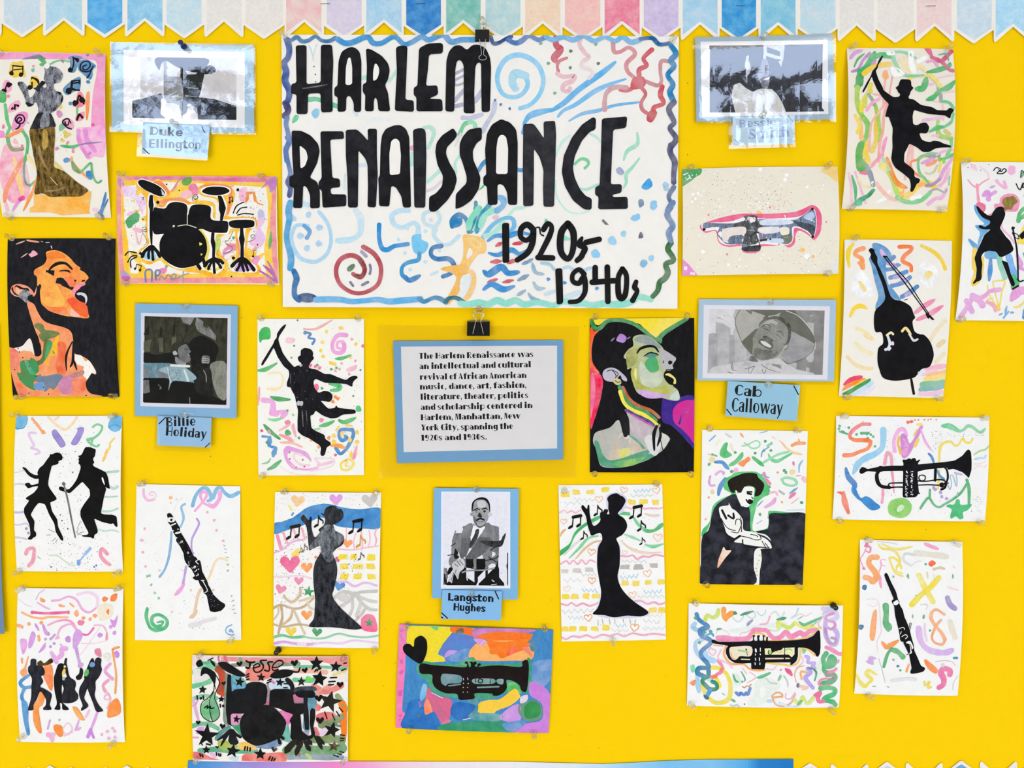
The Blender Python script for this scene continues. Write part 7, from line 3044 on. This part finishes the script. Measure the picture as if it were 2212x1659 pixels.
l 131316 56 1220 395 1350 365
k 131316 915 655 985 650 995 1000 930 1015
s 131316 50 1200 710 1150 665 1090 710 1090 780 1150 800 1200 740 1210 880 1150 970 1060 985
l 131316 56 1310 645 1310 790
l 131316 56 1280 790 1500 775
l 131316 56 1430 640 1435 980
s 131316 56 1580 660 1540 740 1540 900 1570 950 1610 900 1620 730 1580 660
s 131316 50 1715 785 1700 840 1725 880 1680 970
s 131316 14 730 250 760 250 770 310 800 330
'''
PINS = '''
gold gown singer: tl,5,117 tr,219,119 bl,28,471 br,222,472
pink bordered drum kit: tl,269,379 tr,569,383 bl,276,613 br,589,614
orange face: tl,29,515 tr,238,514 bl,50,857 br,251,856
top hat dancers: tl,41,895 tr,250,898 bl,45,1233 br,260,1236
jazz trio: tl,52,1270 tr,261,1268 bl,55,1587 br,248,1602
green spiral clarinet: tl,313,1043 b,503,1381
zigzag leaping dancer: tl,566,688 tr,775,689 bl,570,1026
hearts singer: tl,619,1061 tr,814,1063 bl,603,1402,black br,810,1400,white
starry drum kit: tl,437,1411 tr,744,1418 bl,431,1636 br,746,1638
colour patch trumpet: tl,882,1348 tr,1175,1354 bl,886,1571 br,1153,1579
green face: tl,1286,685 tr,1483,682 bl,1284,1023 br,1490,1022
yellow block singer: tl,1219,1059 tr,1415,1044 b,1323,1380
piano player: tl,1530,925 tr,1718,929 bl,1523,1260 br,1721,1265
squiggle trumpet: tl,1499,1300 tr,1798,1306,black bl,1492,1519 br,1793,1530
speckled silver trumpet: tl,1488,365 tr,1784,362 br,1783,592
streaky leaping dancer: tl,1838,105 tr,2041,109 bl,1834,452 br,2027,455
double bass: tl,1842,517 bl,1824,858 br,2020,860
cut off dancers: tl,2080,351 bl,2070,692
green ring trumpet: tl,1818,899 tr,2120,903 bl,1810,1123 br,2112,1127
yellow cross clarinet: tl,1871,1165 tr,2058,1171 b,1873,1500
hat portrait photo: t,402,105,blue
microphone portrait photo: t,408,663
feathered headdress photo: t,1646,85
wide brim portrait photo: t,1660,654
suit portrait photo: t,1030,1056
smudged name card: t,387,274
microphone name card: t,407,895
bleached name card: t,1642,256
deco name card: t,1653,831
chunky name card: t,1020,1275
large title poster: tl,618,82 tr,1450,93
'''
# how far (m) the loose middle of a sheet bows off the board, across and down
CURLY = {'gold gown singer': (.003, .009), 'double bass': (.004, .007), 'streaky leaping dancer': (.004, .015), 'cut off dancers': (.003, .013), 'speckled silver trumpet': (.006, .006), 'orange face': (.003, .006), 'yellow cross clarinet': (.003, .008), 'squiggle trumpet': (.005, .003), 'top hat dancers': (.003, .007), 'jazz trio': (.003, .006), 'green face': (.003, .004), 'hearts singer': (.003, .004), 'green ring trumpet': (.004, .004), 'colour patch trumpet': (.004, .003), 'pink bordered drum kit': (.003, .005)}


# ---------------------------------------------------------------- the room
def plaster(name, hexa):
    m, nt, b = principled(name, rgb(hexa), 0.85, 0, 0.2)
    tc = nt.nodes.new('ShaderNodeTexCoord')
    n = noise(nt, tc.outputs['Object'], 6, 5)
    mp = nt.nodes.new('ShaderNodeMix')
    mp.data_type = 'RGBA'
    c = rgb(hexa)
    mp.inputs[6].default_value = (*c, 1)
    mp.inputs[7].default_value = (*[v * .93 for v in c], 1)
    nt.links.new(n, mp.inputs['Factor'])
    nt.links.new(mp.outputs[2], b.inputs['Base Color'])
    return m


M_WALL, M_DARKWALL, M_CEIL, M_FLOOR, M_TRIM = plaster('wall_paint', 'd8d2c6'), plaster('green_wall_paint', '6c7062'), plaster('ceiling_paint', 'efefea'), plaster('floor_tile', 'e8e0d2'), plaster('window_trim', 'e8e4da')
RX, RY, RZ = 4.2, -3.6, 4.0
SEEN_AND_ADDED_WINDOWS = [(-2.72, -1.45), (1.0, 2.35), (-3.6, -0.3), (0.3, 3.6), (-3.05, -2.6), (2.65, 2.95)]  # high pair shows in the glare; low and narrow pairs are added
WZ = [(2.84, 3.78), (2.84, 3.78), (0.03, 0.88), (0.03, 0.88), (1.0, 2.3), (1.0, 2.3)]  # added low pair brightens the board's lower half, added narrow pair streaks the pouch


def struct(name, boxes, mat):
    bm = bmesh.new()
    for c, s in boxes:
        add_box(bm, c, s)
    return tag(bm_obj(name, bm, mat), None, None, kind='structure')


struct('wall_back', [((0, 0.062, RZ / 2), (2 * RX, 0.1, RZ))], M_WALL)
struct('wall_left', [((-RX - .05, RY / 2, RZ / 2), (.1, -RY + .2, RZ))], M_WALL)
struct('wall_right', [((RX + .05, RY / 2, RZ / 2), (.1, -RY + .2, RZ))], M_WALL)
struct('floor', [((0, RY / 2, -.05), (2 * RX, -RY + .2, .1))], M_FLOOR)
struct('ceiling', [((0, RY / 2, RZ + .05), (2 * RX, -RY + .2, .1))], M_CEIL)
_b = []
for lo, hi, ws in ((0, .03, ()), (.03, .88, SEEN_AND_ADDED_WINDOWS[2:4]), (.88, 1.0, ()), (1.0, 2.3, SEEN_AND_ADDED_WINDOWS[4:]), (2.3, 2.84, ()), (2.84, 3.78, SEEN_AND_ADDED_WINDOWS[:2]), (3.78, RZ, ())):
    _e = [-RX] + [v for w in ws for v in w] + [RX]
    for a, b in zip(_e[::2], _e[1::2]):
        _b.append((((a + b) / 2, RY - .05, (lo + hi) / 2), (b - a, .1, hi - lo)))
struct('wall_front', _b, M_DARKWALL)
for i, ((a, b), (z0, z1)) in enumerate(zip(SEEN_AND_ADDED_WINDOWS, WZ)):  # the last four frame the added light openings
    zc, xc, h = (z0 + z1) / 2, (a + b) / 2, z1 - z0
    struct('window_%d' % (i + 1), [((a + .02, RY - .05, zc), (.04, .06, h)), ((b - .02, RY - .05, zc), (.04, .06, h)),
                                   ((xc, RY - .05, z0 + .02), (b - a - .08, .06, .04)), ((xc, RY - .05, z1 - .02), (b - a - .08, .06, .04))], M_TRIM)
    p = lamp('window_portal', (xc, RY - .02, zc), (math.pi / 2, 0, 0), b - a, h, 1)
    p.data.cycles.is_portal = True

# the cork board under the yellow paper
struct('trim_1', [((0, 0.006, EYE), (2.5, 0.009, 1.6))], principled('cork', rgb('a88858'), 0.9)[0])


# trees outside the high windows; the glossy photos mirror them
def mirrored(px, py, depth):
    f = (DIST + depth) / DIST
    return Vector(((px - 1106) / PPM * f, -depth, EYE + (829.5 - py) / PPM * f))


M_BARK = principled('bark', (0.02, 0.018, 0.016), 0.9)[0]
M_LEAF = principled('dark_leaves', (0.03, 0.034, 0.022), 0.8)[0]
rnd = random.Random(11)


def twig(bm, a, b, r0, r1, wob, depth=0):
    n = 7
    pts = []
    for k in range(n + 1):
        t = k / n
        p = a.lerp(b, t) + Vector((rnd.uniform(-wob, wob), rnd.uniform(-wob, wob), rnd.uniform(-wob, wob))) * (1 if 0 < k < n else 0)
        pts.append(p)
    add_tube(bm, pts, [r0 + (r1 - r0) * k / n for k in range(n + 1)], 6)
    if depth:
        for k in range(2, n + 1):
            for s in (-1, 1):
                if rnd.random() < .75:
                    d = (b - a) * rnd.uniform(.15, .32)
                    d.z += s * (b - a).length * rnd.uniform(.08, .3)
                    twig(bm, pts[k], pts[k] + d, r1 * .7 + r0 * .12, r1 * .35, wob * .5, depth - 1)


def tree(label, trunk, branches, leaves):
    base = mirrored(trunk[0], 0, 7)
    base.z = 0
    t = tag(empty('tree', base), label, 'tree', 'trees outside the windows')
    bm = bmesh.new()
    top = mirrored(trunk[0], -200, 7) - base
    add_tube(bm, [(0, 0, 0), (0.03, 0, 1.5), (-0.02, 0, 3), (0.02, 0, 4), tuple(top)], [trunk[1] * 1.1, trunk[1], trunk[1], trunk[1] * .95, trunk[1] * .8], 10)
    bm_obj('trunk', bm, M_BARK, t)
    bm = bmesh.new()
    for (x0, y0, x1, y1, r) in branches:
        twig(bm, mirrored(x0, y0, 7) - base, mirrored(x1, y1, 7) - base, r, r * .6, r * 1.1, 2)
    bm_obj('branch', bm, M_BARK, t)
    if leaves:
        bm = bmesh.new()
        for (x, y, w, h) in leaves:
            for _ in range(260):
                c = mirrored(x + rnd.gauss(0, w * .4), y + abs(rnd.gauss(0, h * .6)), 7 + rnd.uniform(-.2, .2)) - base
                s = .05
                m = Matrix.Rotation(rnd.uniform(0, 6.3), 3, Vector((rnd.uniform(-1, 1), rnd.uniform(-1, 1), rnd.uniform(-1, 1))).normalized())
                bm.faces.new([bm.verts.new(c + m @ Vector(q)) for q in ((-s, 0, 0), (0, -s * .5, 0), (s, 0, 0), (0, s * .5, 0))])
        bm_obj('foliage', bm, M_LEAF, t)
    return t


tree('dark tree mirrored in the glare of the feathered headdress photo', (1550, .13),
     [(1560, 150, 1660, 158, .05), (1655, 156, 1800, 132, .055), (1555, 110, 1590, 60, .03)],
     [(1625, 195, 14, 50), (1680, 190, 16, 60), (1715, 208, 14, 40), (1570, 235, 22, 30)])
tree('bare branching tree mirrored in the glare of the hat portrait photo', (222, .12),
     [(225, 190, 420, 165, .03), (415, 165, 590, 178, .03), (225, 215, 350, 195, .02), (230, 130, 330, 105, .025), (590, 130, 470, 120, .02), (560, 215, 430, 205, .025), (480, 250, 560, 225, .02)],
     [(470, 205, 70, 60), (430, 130, 40, 40), (300, 215, 50, 40), (540, 240, 40, 30)])

# ---------------------------------------------------------------- yellow backing paper
m, nt, bsdf = principled('yellow_craft_paper', rgb('f7cf00'), 0.7, 0, 0.06)
bsdf.inputs['Base Color'].default_value = YELLOW
tc = nt.nodes.new('ShaderNodeTexCoord')
n1 = noise(nt, tc.outputs['Object'], 3.5, 3, .5)
n2 = noise(nt, tc.outputs['Object'], 260, 3, .6)
ad = nt.nodes.new('ShaderNodeMath')
ad.operation = 'MULTIPLY_ADD'
nt.links.new(n2, ad.inputs[0])
ad.inputs[1].default_value = .03
nt.links.new(n1, ad.inputs[2])
bp = nt.nodes.new('ShaderNodeBump')
bp.inputs['Strength'].default_value = .35
bp.inputs['Distance'].default_value = .02
nt.links.new(ad.outputs[0], bp.inputs['Height'])
nt.links.new(bp.outputs[0], bsdf.inputs['Normal'])
M_YELLOW = m
CREASES = [  # (x0, y0, x1, y1, half width px, height m): soft folds in the paper
    (1080, 1602, 1440, 1634, 4, .0012), (1440, 1634, 1900, 1624, 4, .0012), (1900, 1624, 2240, 1640, 4, .001),
    (-20, 722, 300, 730, 5, .0008), (520, 722, 800, 727, 5, .0009), (560, 1040, 1210, 1052, 5, .0008),
    (2060, 700, 2240, 560, 6, .0008), (2040, 760, 2240, 790, 5, .0009), (1460, 312, 1830, 303, 5, .0008), (2050, 302, 2240, 310, 5, .0008),
    (230, 300, 620, 322, 5, .0006), (1700, 1560, 1750, 1640, 4, .0007), (700, 1600, 850, 1500, 5, .0006)]


def crease_height(x, y):
    h = 0.0
    for x0, y0, x1, y1, w, a in CREASES:
        dx, dy = x1 - x0, y1 - y0
        L = math.hypot(dx, dy)
        t = ((x - x0) * dx + (y - y0) * dy) / L / L
        d = abs((x - x0) * dy - (y - y0) * dx) / L
        if -.02 < t < 1.02 and d < w * 4:
            h += a * math.exp(-(d / w) ** 2) * min(1, max(0, (t + .02) / .1)) * min(1, max(0, (1.02 - t) / .1)) * (1 if (x * dy - y * dx) else 1)
    return h


bm = bmesh.new()
NXg, NYg = 240, 440
gx0, gx1, gy0, gy1 = -180, 2392, -120, 1779
grid = []
for j in range(NYg + 1):
    y = gy0 + (gy1 - gy0) * j / NYg
    grid.append([bm.verts.new((bx(gx0 + (gx1 - gx0) * i / NXg), -0.0002 - min(.0012, crease_height(gx0 + (gx1 - gx0) * i / NXg, y)), bz(y) - EYE)) for i in range(NXg + 1)])
for j in range(NYg):
    for i in range(NXg):
        bm.faces.new((grid[j + 1][i], grid[j + 1][i + 1], grid[j][i + 1], grid[j][i]))
back = bm_obj('backing_paper', bm, M_YELLOW, smooth=True)
back.location.z = EYE
tag(back, 'bright yellow paper covering the whole board, faintly creased', 'paper')

# pin pricks and specks left in the yellow paper
root = back
sp = Sheet([(0, 0), (2212, 0), (2212, 1659), (0, 1659)], .00035)
sp.part('pin_pricks')
rr = random.Random(3)
for _ in range(95):
    sp.dot((rr.uniform(0, 2212), rr.uniform(80, 1640)), rr.uniform(.5, 1.3), colour(rr.choice(['4a3a08', '8a6a08', 'a88408', 'b08c08'])), rr)
sp.build(root)
root.children[0]['kind'] = 'stuff'


# ---------------------------------------------------------------- papers on the board
def bow(h):
    return lambda t: 4 * h * t * (1 - t)


def cup(h):
    return lambda t: h * (2 * t - 1) ** 2


ARTS = {}
for (name, label, cat, col, short), sh in draw(DRAWINGS):
    rr = random.Random(short)
    if name == 'painting':
        sh.bend_x, sh.bend_y = bow(rr.uniform(.001, .0028)), bow(rr.uniform(.0015, .0035))
        if short in CURLY:
            hx, hy = CURLY[short]
            sh.bend_x, sh.bend_y = bow(hx), bow(hy)
        sh.base = .0016
    elif name == 'poster':
        sh.bend_x, sh.bend_y = bow(.0015), lambda t: .001 + .003 * t * t
        sh.base = .0044
        sh.NX = 6
    elif name == 'portrait_photo':
        sh.bend_x, sh.bend_y = cup(.0015), lambda t: .001 * t
        sh.base = .0044
    elif name == 'name_card':
        sh.bend_x, sh.bend_y = cup(.0008), lambda t: .0015 * t
        sh.base = .0088
    else:
        sh.base = .0045
        sh.x0, sh.x1, sh.y0, sh.y1 = 818, 1250, 703, 1031
        sh.bend_x = lambda t: .007 * max(0, 1 - t / .085) ** 2 + .004 * max(0, (t - .93) / .07) ** 2
        sh.bend_y = lambda t: .001 * t
        sh.NX, sh.NY = 40, 4
    if short == 'starry drum kit':
        sh.base = .0045
    root = tag(empty(name, (bx(sh.cx), 0, bz(sh.cy))), label, cat)
    sh.build(root)
    ARTS[short] = (root, sh)


# ---------------------------------------------------------------- printed border strips
def strip(label, polys, prints, washes=(), base=.0012, name='border_strip'):
    light_at(30 if polys[0][0][0][1] < 800 else 1640)
    allp = [p for q, _ in polys for p in q]
    xs, ys = [p[0] for p in allp], [p[1] for p in allp]
    sh = Sheet([(min(xs), min(ys)), (max(xs), min(ys)), (max(xs), max(ys)), (min(xs), max(ys))], base)
    sh.part('card')
    for q, c in polys:
        sh.poly(q, colour(c, True))
        sh.n -= 1
    sh.n += 1
    for q, c in prints:
        sh.poly(q, colour(c))
    for q, c in washes:
        sh.poly(q, colour(c))
    root = tag(empty(name, (bx(sh.cx), 0, bz(sh.cy))), label, 'border')
    sh.build(root)
    return root


def pennants(cells, ys, up, seam0, seam1):
    """cells: (x0, x1, V or S, colour); ys(x) = height of the notch line between two pennants"""
    polys, prints = [], []
    for i, (x0, x1, kind, c) in enumerate(cells):
        a = (cells[i - 1][1] + x0) / 2 if i else (x0 - 7 if seam0 else x0 - 10)
        b = (x1 + cells[i + 1][0]) / 2 if i < len(cells) - 1 else (x1 + 6 if seam1 else x1 + 10)
        m = (a + b) / 2
        y = ys(m)
        s = -1 if up else 1
        far = y - s * 110
        Y = lambda d: y + s * d
        if kind == 'V':
            body = [(a, far), (b, far), (b, Y(0)), (m + 3, Y(28.5)), (m, Y(29.5)), (m - 3, Y(28.5)), (a, Y(0))]
            inner = [(x0, far), (x1, far), (x1, Y(-3)), ((x0 + x1) / 2, Y(22)), (x0, Y(-3))]
        else:
            body = [(a, far), (b, far), (b, Y(22)), (b - 1.2, Y(25)), (b - 3.5, Y(26)), (b - 6, Y(25)), (m, Y(-7)), (a + 6, Y(25)), (a + 3.5, Y(26)), (a + 1.2, Y(25)), (a, Y(22))]
            inner = [(x0, far), (x1, far), (x1, Y(15)), (m, Y(-14)), (x0, Y(15))]
        polys.append((body, 'efe9e1'))
        prints.append((inner, c))
    return polys, prints


TOP = [(-62, 1, 'S', 'e9d8d4/e4dcd8'), (10.6, 89, 'V', 'c6dbe6/d6dee4'), (101, 179, 'S', 'a9d2e6/c4dce6'), (190.6, 266, 'V', '4fa6e2/78bce8'), (277, 352.6, 'S', '84c1e4/a8d4ea'),
       (361.5, 437, 'V', 'c0dce8/d4e0e4'), (448, 523, 'S', 'e4ded8/e9e3dc'), (532, 612, 'V', 'e8e0d9/ebe4de'), (619, 695, 'S', 'ead6cc/f0b8bc'),
       (707, 782, 'V', 'd4cae0/dfd5e2'), (792, 868, 'S', 'a4cde8/bedae8'), (878, 953, 'V', '2f7cc4/5a9cd4'), (964, 1038.5, 'S', '74bab0/a4d0c4'),
       (1049, 1124, 'V', 'aed2d8/ccdcd8'), (1134.5, 1210, 'S', 'f0cfb4/f2dac4'), (1220, 1296, 'V', 'f4bcbc/f2cabc'), (1305.6, 1381, 'S', 'ea7c98/f0a4b0'),
       (1390, 1464.5, 'V', 'c8b8dc/d6c8e4'), (1474, 1549, 'S', 'a0cde8/c0d8e8'), (1558, 1632, 'V', '2f90d2/64b0de'), (1642, 1717, 'S', '7cbedc/9acede'),
       (1727, 1803, 'V', 'b8d8e4/d0dce4'), (1812, 1885, 'S', 'e4dfda/e8e3de'), (1894.5, 1971, 'V', 'e8e0d8/eae4de'), (1978.5, 2053, 'S', 'efcfcd/e9d8d2'),
       (2065, 2140, 'V', 'c4d8e6/d4dfe6'), (2148.6, 2224, 'S', 'a4d4f0/c0e0f0'), (2232, 2310, 'V', '5aa8e0/84c0e8')]
ytop = lambda x: 52 + x * .0066
p, q = pennants(TOP[:9], ytop, False, False, True)
strip('pale blue and cream pennant border ending above the title poster\'s pinned corner', p, q, base=.0026)
p, q = pennants(TOP[9:25], ytop, False, True, True)
strip('long pennant border behind the title poster, running through teal, peach, pink and deep blue', p, q, base=.0031)
p, q = pennants(TOP[25:], ytop, False, True, False)
strip('short pale blue end of pennant border beyond the pink pennant', p, q, base=.0027)

yb = lambda x: 1682
L = [(k, k + 78, t, c) for k, t, c in ((-96, 'V', 'e8e0d8'), (-14, 'S', 'd6cae0'), (71, 'V', 'e4ded8'), (154, 'S', 'c0dce8'), (236, 'V', 'e8e0d9'), (319, 'S', 'ead6cc'))]
p, q = pennants(L, yb, True, False, False)
strip('white pennant tips poking up under the jazz trio painting', p, q, base=.002)
Rr = [(k, k + 76, t, c) for k, t, c in ((1714, 'V', 'ecc8c8'), (1796, 'S', 'd8c8e0'), (1877, 'V', 'd4cae4'), (1957, 'S', 'a4cde8'), (2037, 'V', '3f94d4'), (2117, 'S', 'c0d4e8'), (2198, 'V', '84c0e8'))]
p, q = pennants(Rr, lambda x: 1677 - (x - 1750) * .017, True, False, False)
strip('pennant tips in pink, lavender and blue poking up under the yellow cross clarinet painting', p, q, base=.002)

edge = [(407, 1642), (700, 1643), (950, 1644), (1106, 1644), (1220, 1647), (1300, 1649), (1370, 1646), (1440, 1642), (1530, 1639.5), (1713, 1638.5)]
NB = 200
cols = [(407, '3f8ad0'), (455, '5c98d6'), (500, '8a9cda'), (560, 'a890d8'), (640, 'c89cdc'), (720, 'f08cc8'), (790, 'f0a4d0'), (860, 'f0ccdc'), (960, 'ece0e6'), (1100, 'ece8ee'), (1250, 'd8e4f0'), (1340, 'a8d4f0'), (1440, '7cc0ec'), (1540, '84c0ea'), (1610, '5aaee6'), (1640, '2a80c8'), (1713, '1f78c4')]


def along(tab, x):
    for (a, u), (b, v) in zip(tab, tab[1:]):
        if a <= x <= b:
            t = (x - a) / (b - a)
            if isinstance(u, str):
                c = [int(int(u[i:i + 2], 16) * (1 - t) + int(v[i:i + 2], 16) * t) for i in (0, 2, 4)]
                return '%02x%02x%02x' % tuple(c)
            return u * (1 - t) + v * t
    return tab[-1][1]


polys = []
for k in range(NB):
    xa, xb = 407 + 1306 * k / NB, 407 + 1306 * (k + 1) / NB
    polys.append(([(xa, along(edge, xa)), (xb, along(edge, xb)), (xb, 1760), (xa, 1760)], along(cols, (xa + xb) / 2)))
strip('straight edged strip fading from blue through pink to blue, below the starry drum kit', polys, [], base=.0022)

# blue-grey card at the board's side
pts = [(-160, 700), (-1, 700), (2, 870), (4.5, 1000), (7, 1150), (11, 1270), (17, 1366), (-160, 1368)]
sh = Sheet([(-160, 700), (17, 700), (17, 1368), (-160, 1368)], .002)
sh.part('sheet')
light_at(1100)
sh.poly(pts, colour('7488a2', True))
sh.bend_x = lambda t: .006 * t * t
root = tag(empty('card_sheet', (bx(sh.cx), 0, bz(sh.cy))), 'plain blue-grey card edge beside the top hat dancers painting', 'card')
sh.build(root)

# ---------------------------------------------------------------- push pins
PROFILE = [(0, 0), (4.1, 0), (5.2, .8), (5.5, 2.2), (5.0, 4.2), (3.5, 6.0), (2.3, 7.4), (2.2, 10.6), (3.2, 12.6), (4.2, 13.6), (4.3, 15.2), (3.5, 16.2), (0, 16.5)]


def pin_mesh():
    bm = bmesh.new()
    n = 24
    rings = []
    for r, h in PROFILE:
        if r == 0:
            rings.append([bm.verts.new((0, -h / 1000, 0))])
        else:
            rings.append([bm.verts.new((r / 1000 * math.cos(6.28318 * k / n), -h / 1000, r / 1000 * math.sin(6.28318 * k / n))) for k in range(n)])
    for A, B in zip(rings, rings[1:]):
        for k in range(n):
            if len(A) == 1:
                bm.faces.new((A[0], B[k], B[(k + 1) % n]))
            elif len(B) == 1:
                bm.faces.new((A[k], B[0], A[(k + 1) % n]))
            else:
                bm.faces.new((A[k], B[k], B[(k + 1) % n], A[(k + 1) % n]))
    bmesh.ops.recalc_face_normals(bm, faces=bm.faces)
    me = bpy.data.meshes.new('handle')
    bm.to_mesh(me)
    bm.free()
    for f in me.polygons:
        f.use_smooth = True
    return me


PIN_ME = {}
for k, mt in (('clear', M_PIN), ('black', M_BLACKPIN), ('blue', M_BLUEPIN), ('white', M_WHITEPIN)):
    PIN_ME[k] = pin_mesh()
    PIN_ME[k].materials.append(mt)
bm = bmesh.new()
add_tube(bm, [(0, .0035, 0), (0, .002, 0), (0, -.006, 0)], [.0001, .00055, .00055], 8)
NEEDLE = bpy.data.meshes.new('needle')
bm.to_mesh(NEEDLE)
bm.free()
NEEDLE.materials.append(M_STEEL)


def pin(x, y, label, kind='clear', lift=.0028, tilt=None):
    e = tag(empty('push_pin', (bx(x), -lift, bz(y))), label, 'pin', 'clear push pins holding the papers' if kind == 'clear' else None)
    rr = random.Random(int(x * 7 + y))
    e.rotation_euler = tilt or (rr.uniform(-.12, .12), 0, rr.uniform(-.12, .12))
    h = bpy.data.objects.new('handle', PIN_ME[kind])
    nd = bpy.data.objects.new('needle', NEEDLE)
    for o in (h, nd):
        COL.objects.link(o)
        o.parent = e


for line in PINS.strip().split('\n'):
    short, rest = line.split(':')
    noun = 'painting' if ARTS[short][0].name.startswith('painting') else ''
    for item in rest.split():
        f = item.split(',')
        where = {'tl': 'top left corner', 'tr': 'top right corner', 'bl': 'bottom left corner', 'br': 'bottom right corner', 'b': 'bottom edge', 't': 'top edge'}[f[0]]
        kind = f[3] if len(f) > 3 else 'clear'
        up = {'portrait_photo': .0068, 'name_card': .0118, 'poster': .0072}.get(ARTS[short][0].name.split('.')[0], .0028)
        pin(float(f[1]), float(f[2]), ('%s push pin at the %s of the %s %s' % (kind, where, short, noun)).strip(), kind, up)
pin(1044, 53, 'clear push pin holding up the binder clip on the title poster', lift=.0072)
pin(1036.5, 668, 'clear push pin carrying the binder clip of the printed text sheet', lift=.0055)


# ---------------------------------------------------------------- binder clips
def clip(x, y, w, h, depth, label, front_down, wire):
    """x, y: middle of the body's top edge in pixels; the fold lies towards the top, the jaws grip the sheet below"""
    root = tag(empty('binder_clip', (bx(x), -.0075 if front_down else -.0060, bz(y))), label, 'clip')
    W, H, D = w / PPM / 2, h / PPM, depth
    bm = bmesh.new()
    s = .0006
    if front_down:      # spine on top, jaws grip downwards
        prof = [(0, 0), (-D, 0), (-D - s * 0, -s), (-.0016, -H), (-.0004, -H), (-D + s * 2, -s * 2), (-s * 2, -s * 2), (-.0004 + s, -H), (s, -H), (s, 0)]
    else:
        prof = [(0, -H), (-D, -H), (-D, -H + s), (-.0022, 0), (-.0008, 0), (-D + s * 2, -H + s * 2), (-s * 2, -H + s * 2), (-.0004, 0), (s, 0), (s, -H)]
    A = [bm.verts.new((-W, p[0], p[1])) for p in prof]
    B = [bm.verts.new((W, p[0], p[1])) for p in prof]
    n = len(prof)
    for k in range(n):
        bm.faces.new((A[k], A[(k + 1) % n], B[(k + 1) % n], B[k]))
    bm.faces.new(A[::-1])
    bm.faces.new(B)
    bmesh.ops.recalc_face_normals(bm, faces=bm.faces)
    bm_obj('body', bm, M_CLIP, root)
    bm = bmesh.new()
    ye = -.0016 if front_down else -.0024
    ze = -H if front_down else 0
    add_tube(bm, [(-W, ye, ze), (W, ye, ze)], .0011, 10)
    bm_obj('rolled_edge', bm, M_CLIP if front_down else M_CLIPEDGE, root, True)
    for pts, yy in wire:
        bm = bmesh.new()
        P = [((px - x) / PPM, -d, (y - py) / PPM) for px, py, d in pts]
        S = []
        for i in range(len(P) - 1):
            a, b, c, e = P[max(0, i - 1)], P[i], P[i + 1], P[min(len(P) - 1, i + 2)]
            for k in range(5):
                t = k / 5
                S.append(tuple(.5 * (2 * b[j] + (c[j] - a[j]) * t + (2 * a[j] - 5 * b[j] + 4 * c[j] - e[j]) * t * t + (3 * b[j] - a[j] - 3 * c[j] + e[j]) * t ** 3) for j in range(3)))
        S.append(P[-1])
        add_tube(bm, S, yy, 8)
        bm_obj('wire_handle', bm, M_STEEL, root, True)


clip(1042.3, 73.5, 30, 20.5, .009, 'small black binder clip gripping the title poster\'s top edge', True, [
    ([(1036.5, 91, .0035), (1038, 100, .003), (1040.5, 122, .0025), (1036, 127, .0024), (1034.7, 130, .0024), (1038, 134, .0024), (1043, 135, .0024), (1049, 133.5, .0024), (1051.5, 130, .0024), (1049, 126.5, .0024), (1045, 122, .0025), (1047.5, 102, .003), (1049.5, 91, .0035)], .0006),
    ([(1039, 75, .001), (1039, 70, .001), (1036, 63, .001), (1037, 58, .001), (1042, 54.5, .001), (1048, 55, .001), (1051.5, 60, .001), (1048, 65, .001), (1045.5, 70, .001), (1045.5, 75, .001)], .0006)])
clip(1034, 695.5, 48, 31, .014, 'large black binder clip with raised wire handles above the printed text sheet', False, [
    ([(1022.8, 723, .0147), (1023.5, 719, .0135), (1028, 697, .0052), (1028.5, 693, .0055), (1023, 684, .007), (1023.5, 681, .0075), (1028, 678.5, .008), (1034, 677.3, .008), (1040, 678.5, .008), (1045, 681, .0075), (1045.3, 684, .007), (1039, 693, .0055), (1039, 697, .0052), (1044, 718, .0135), (1045, 723.5, .0147)], .00065),
    ([(1030, 697, .0005), (1029.5, 688, .0012), (1026, 680, .0015), (1024, 675, .0015), (1027, 671, .0015), (1036, 668.5, .0015), (1044, 671, .0015), (1046, 676, .0015), (1043, 682, .0015), (1040.5, 688, .0012), (1041, 697, .0005)], .00065)])

# ---------------------------------------------------------------- staples in the border
for x, y, w, where in ((239, -1, 13, 'bright blue pennant above the hat portrait photo'), (703.5, 11, 19, 'seam between the cream and the lavender pennant'),
                       (909, 11, 20, 'deep blue pennant above the title poster'), (1598, 15.5, 19, 'strong blue pennant above the feathered headdress photo'),
                       (2008, 16, 20, 'pink pennant above the streaky leaping dancer painting'), (2107, -.5, 17, 'pale blue pennant beyond the pink one')):
    bm = bmesh.new()
    a = w / 2 / PPM
    add_tube(bm, [(-a, .0015, 0), (-a, -.0004, 0), (a, -.0004, .0004), (a, .0015, .0004)], .00038, 6)
    o = bm_obj('staple', bm, M_DARKWIRE)
    o.location = (bx(x), -.0042, bz(y))
    tag(o, 'thin dark staple in the ' + where, 'staple', 'staples in the border')
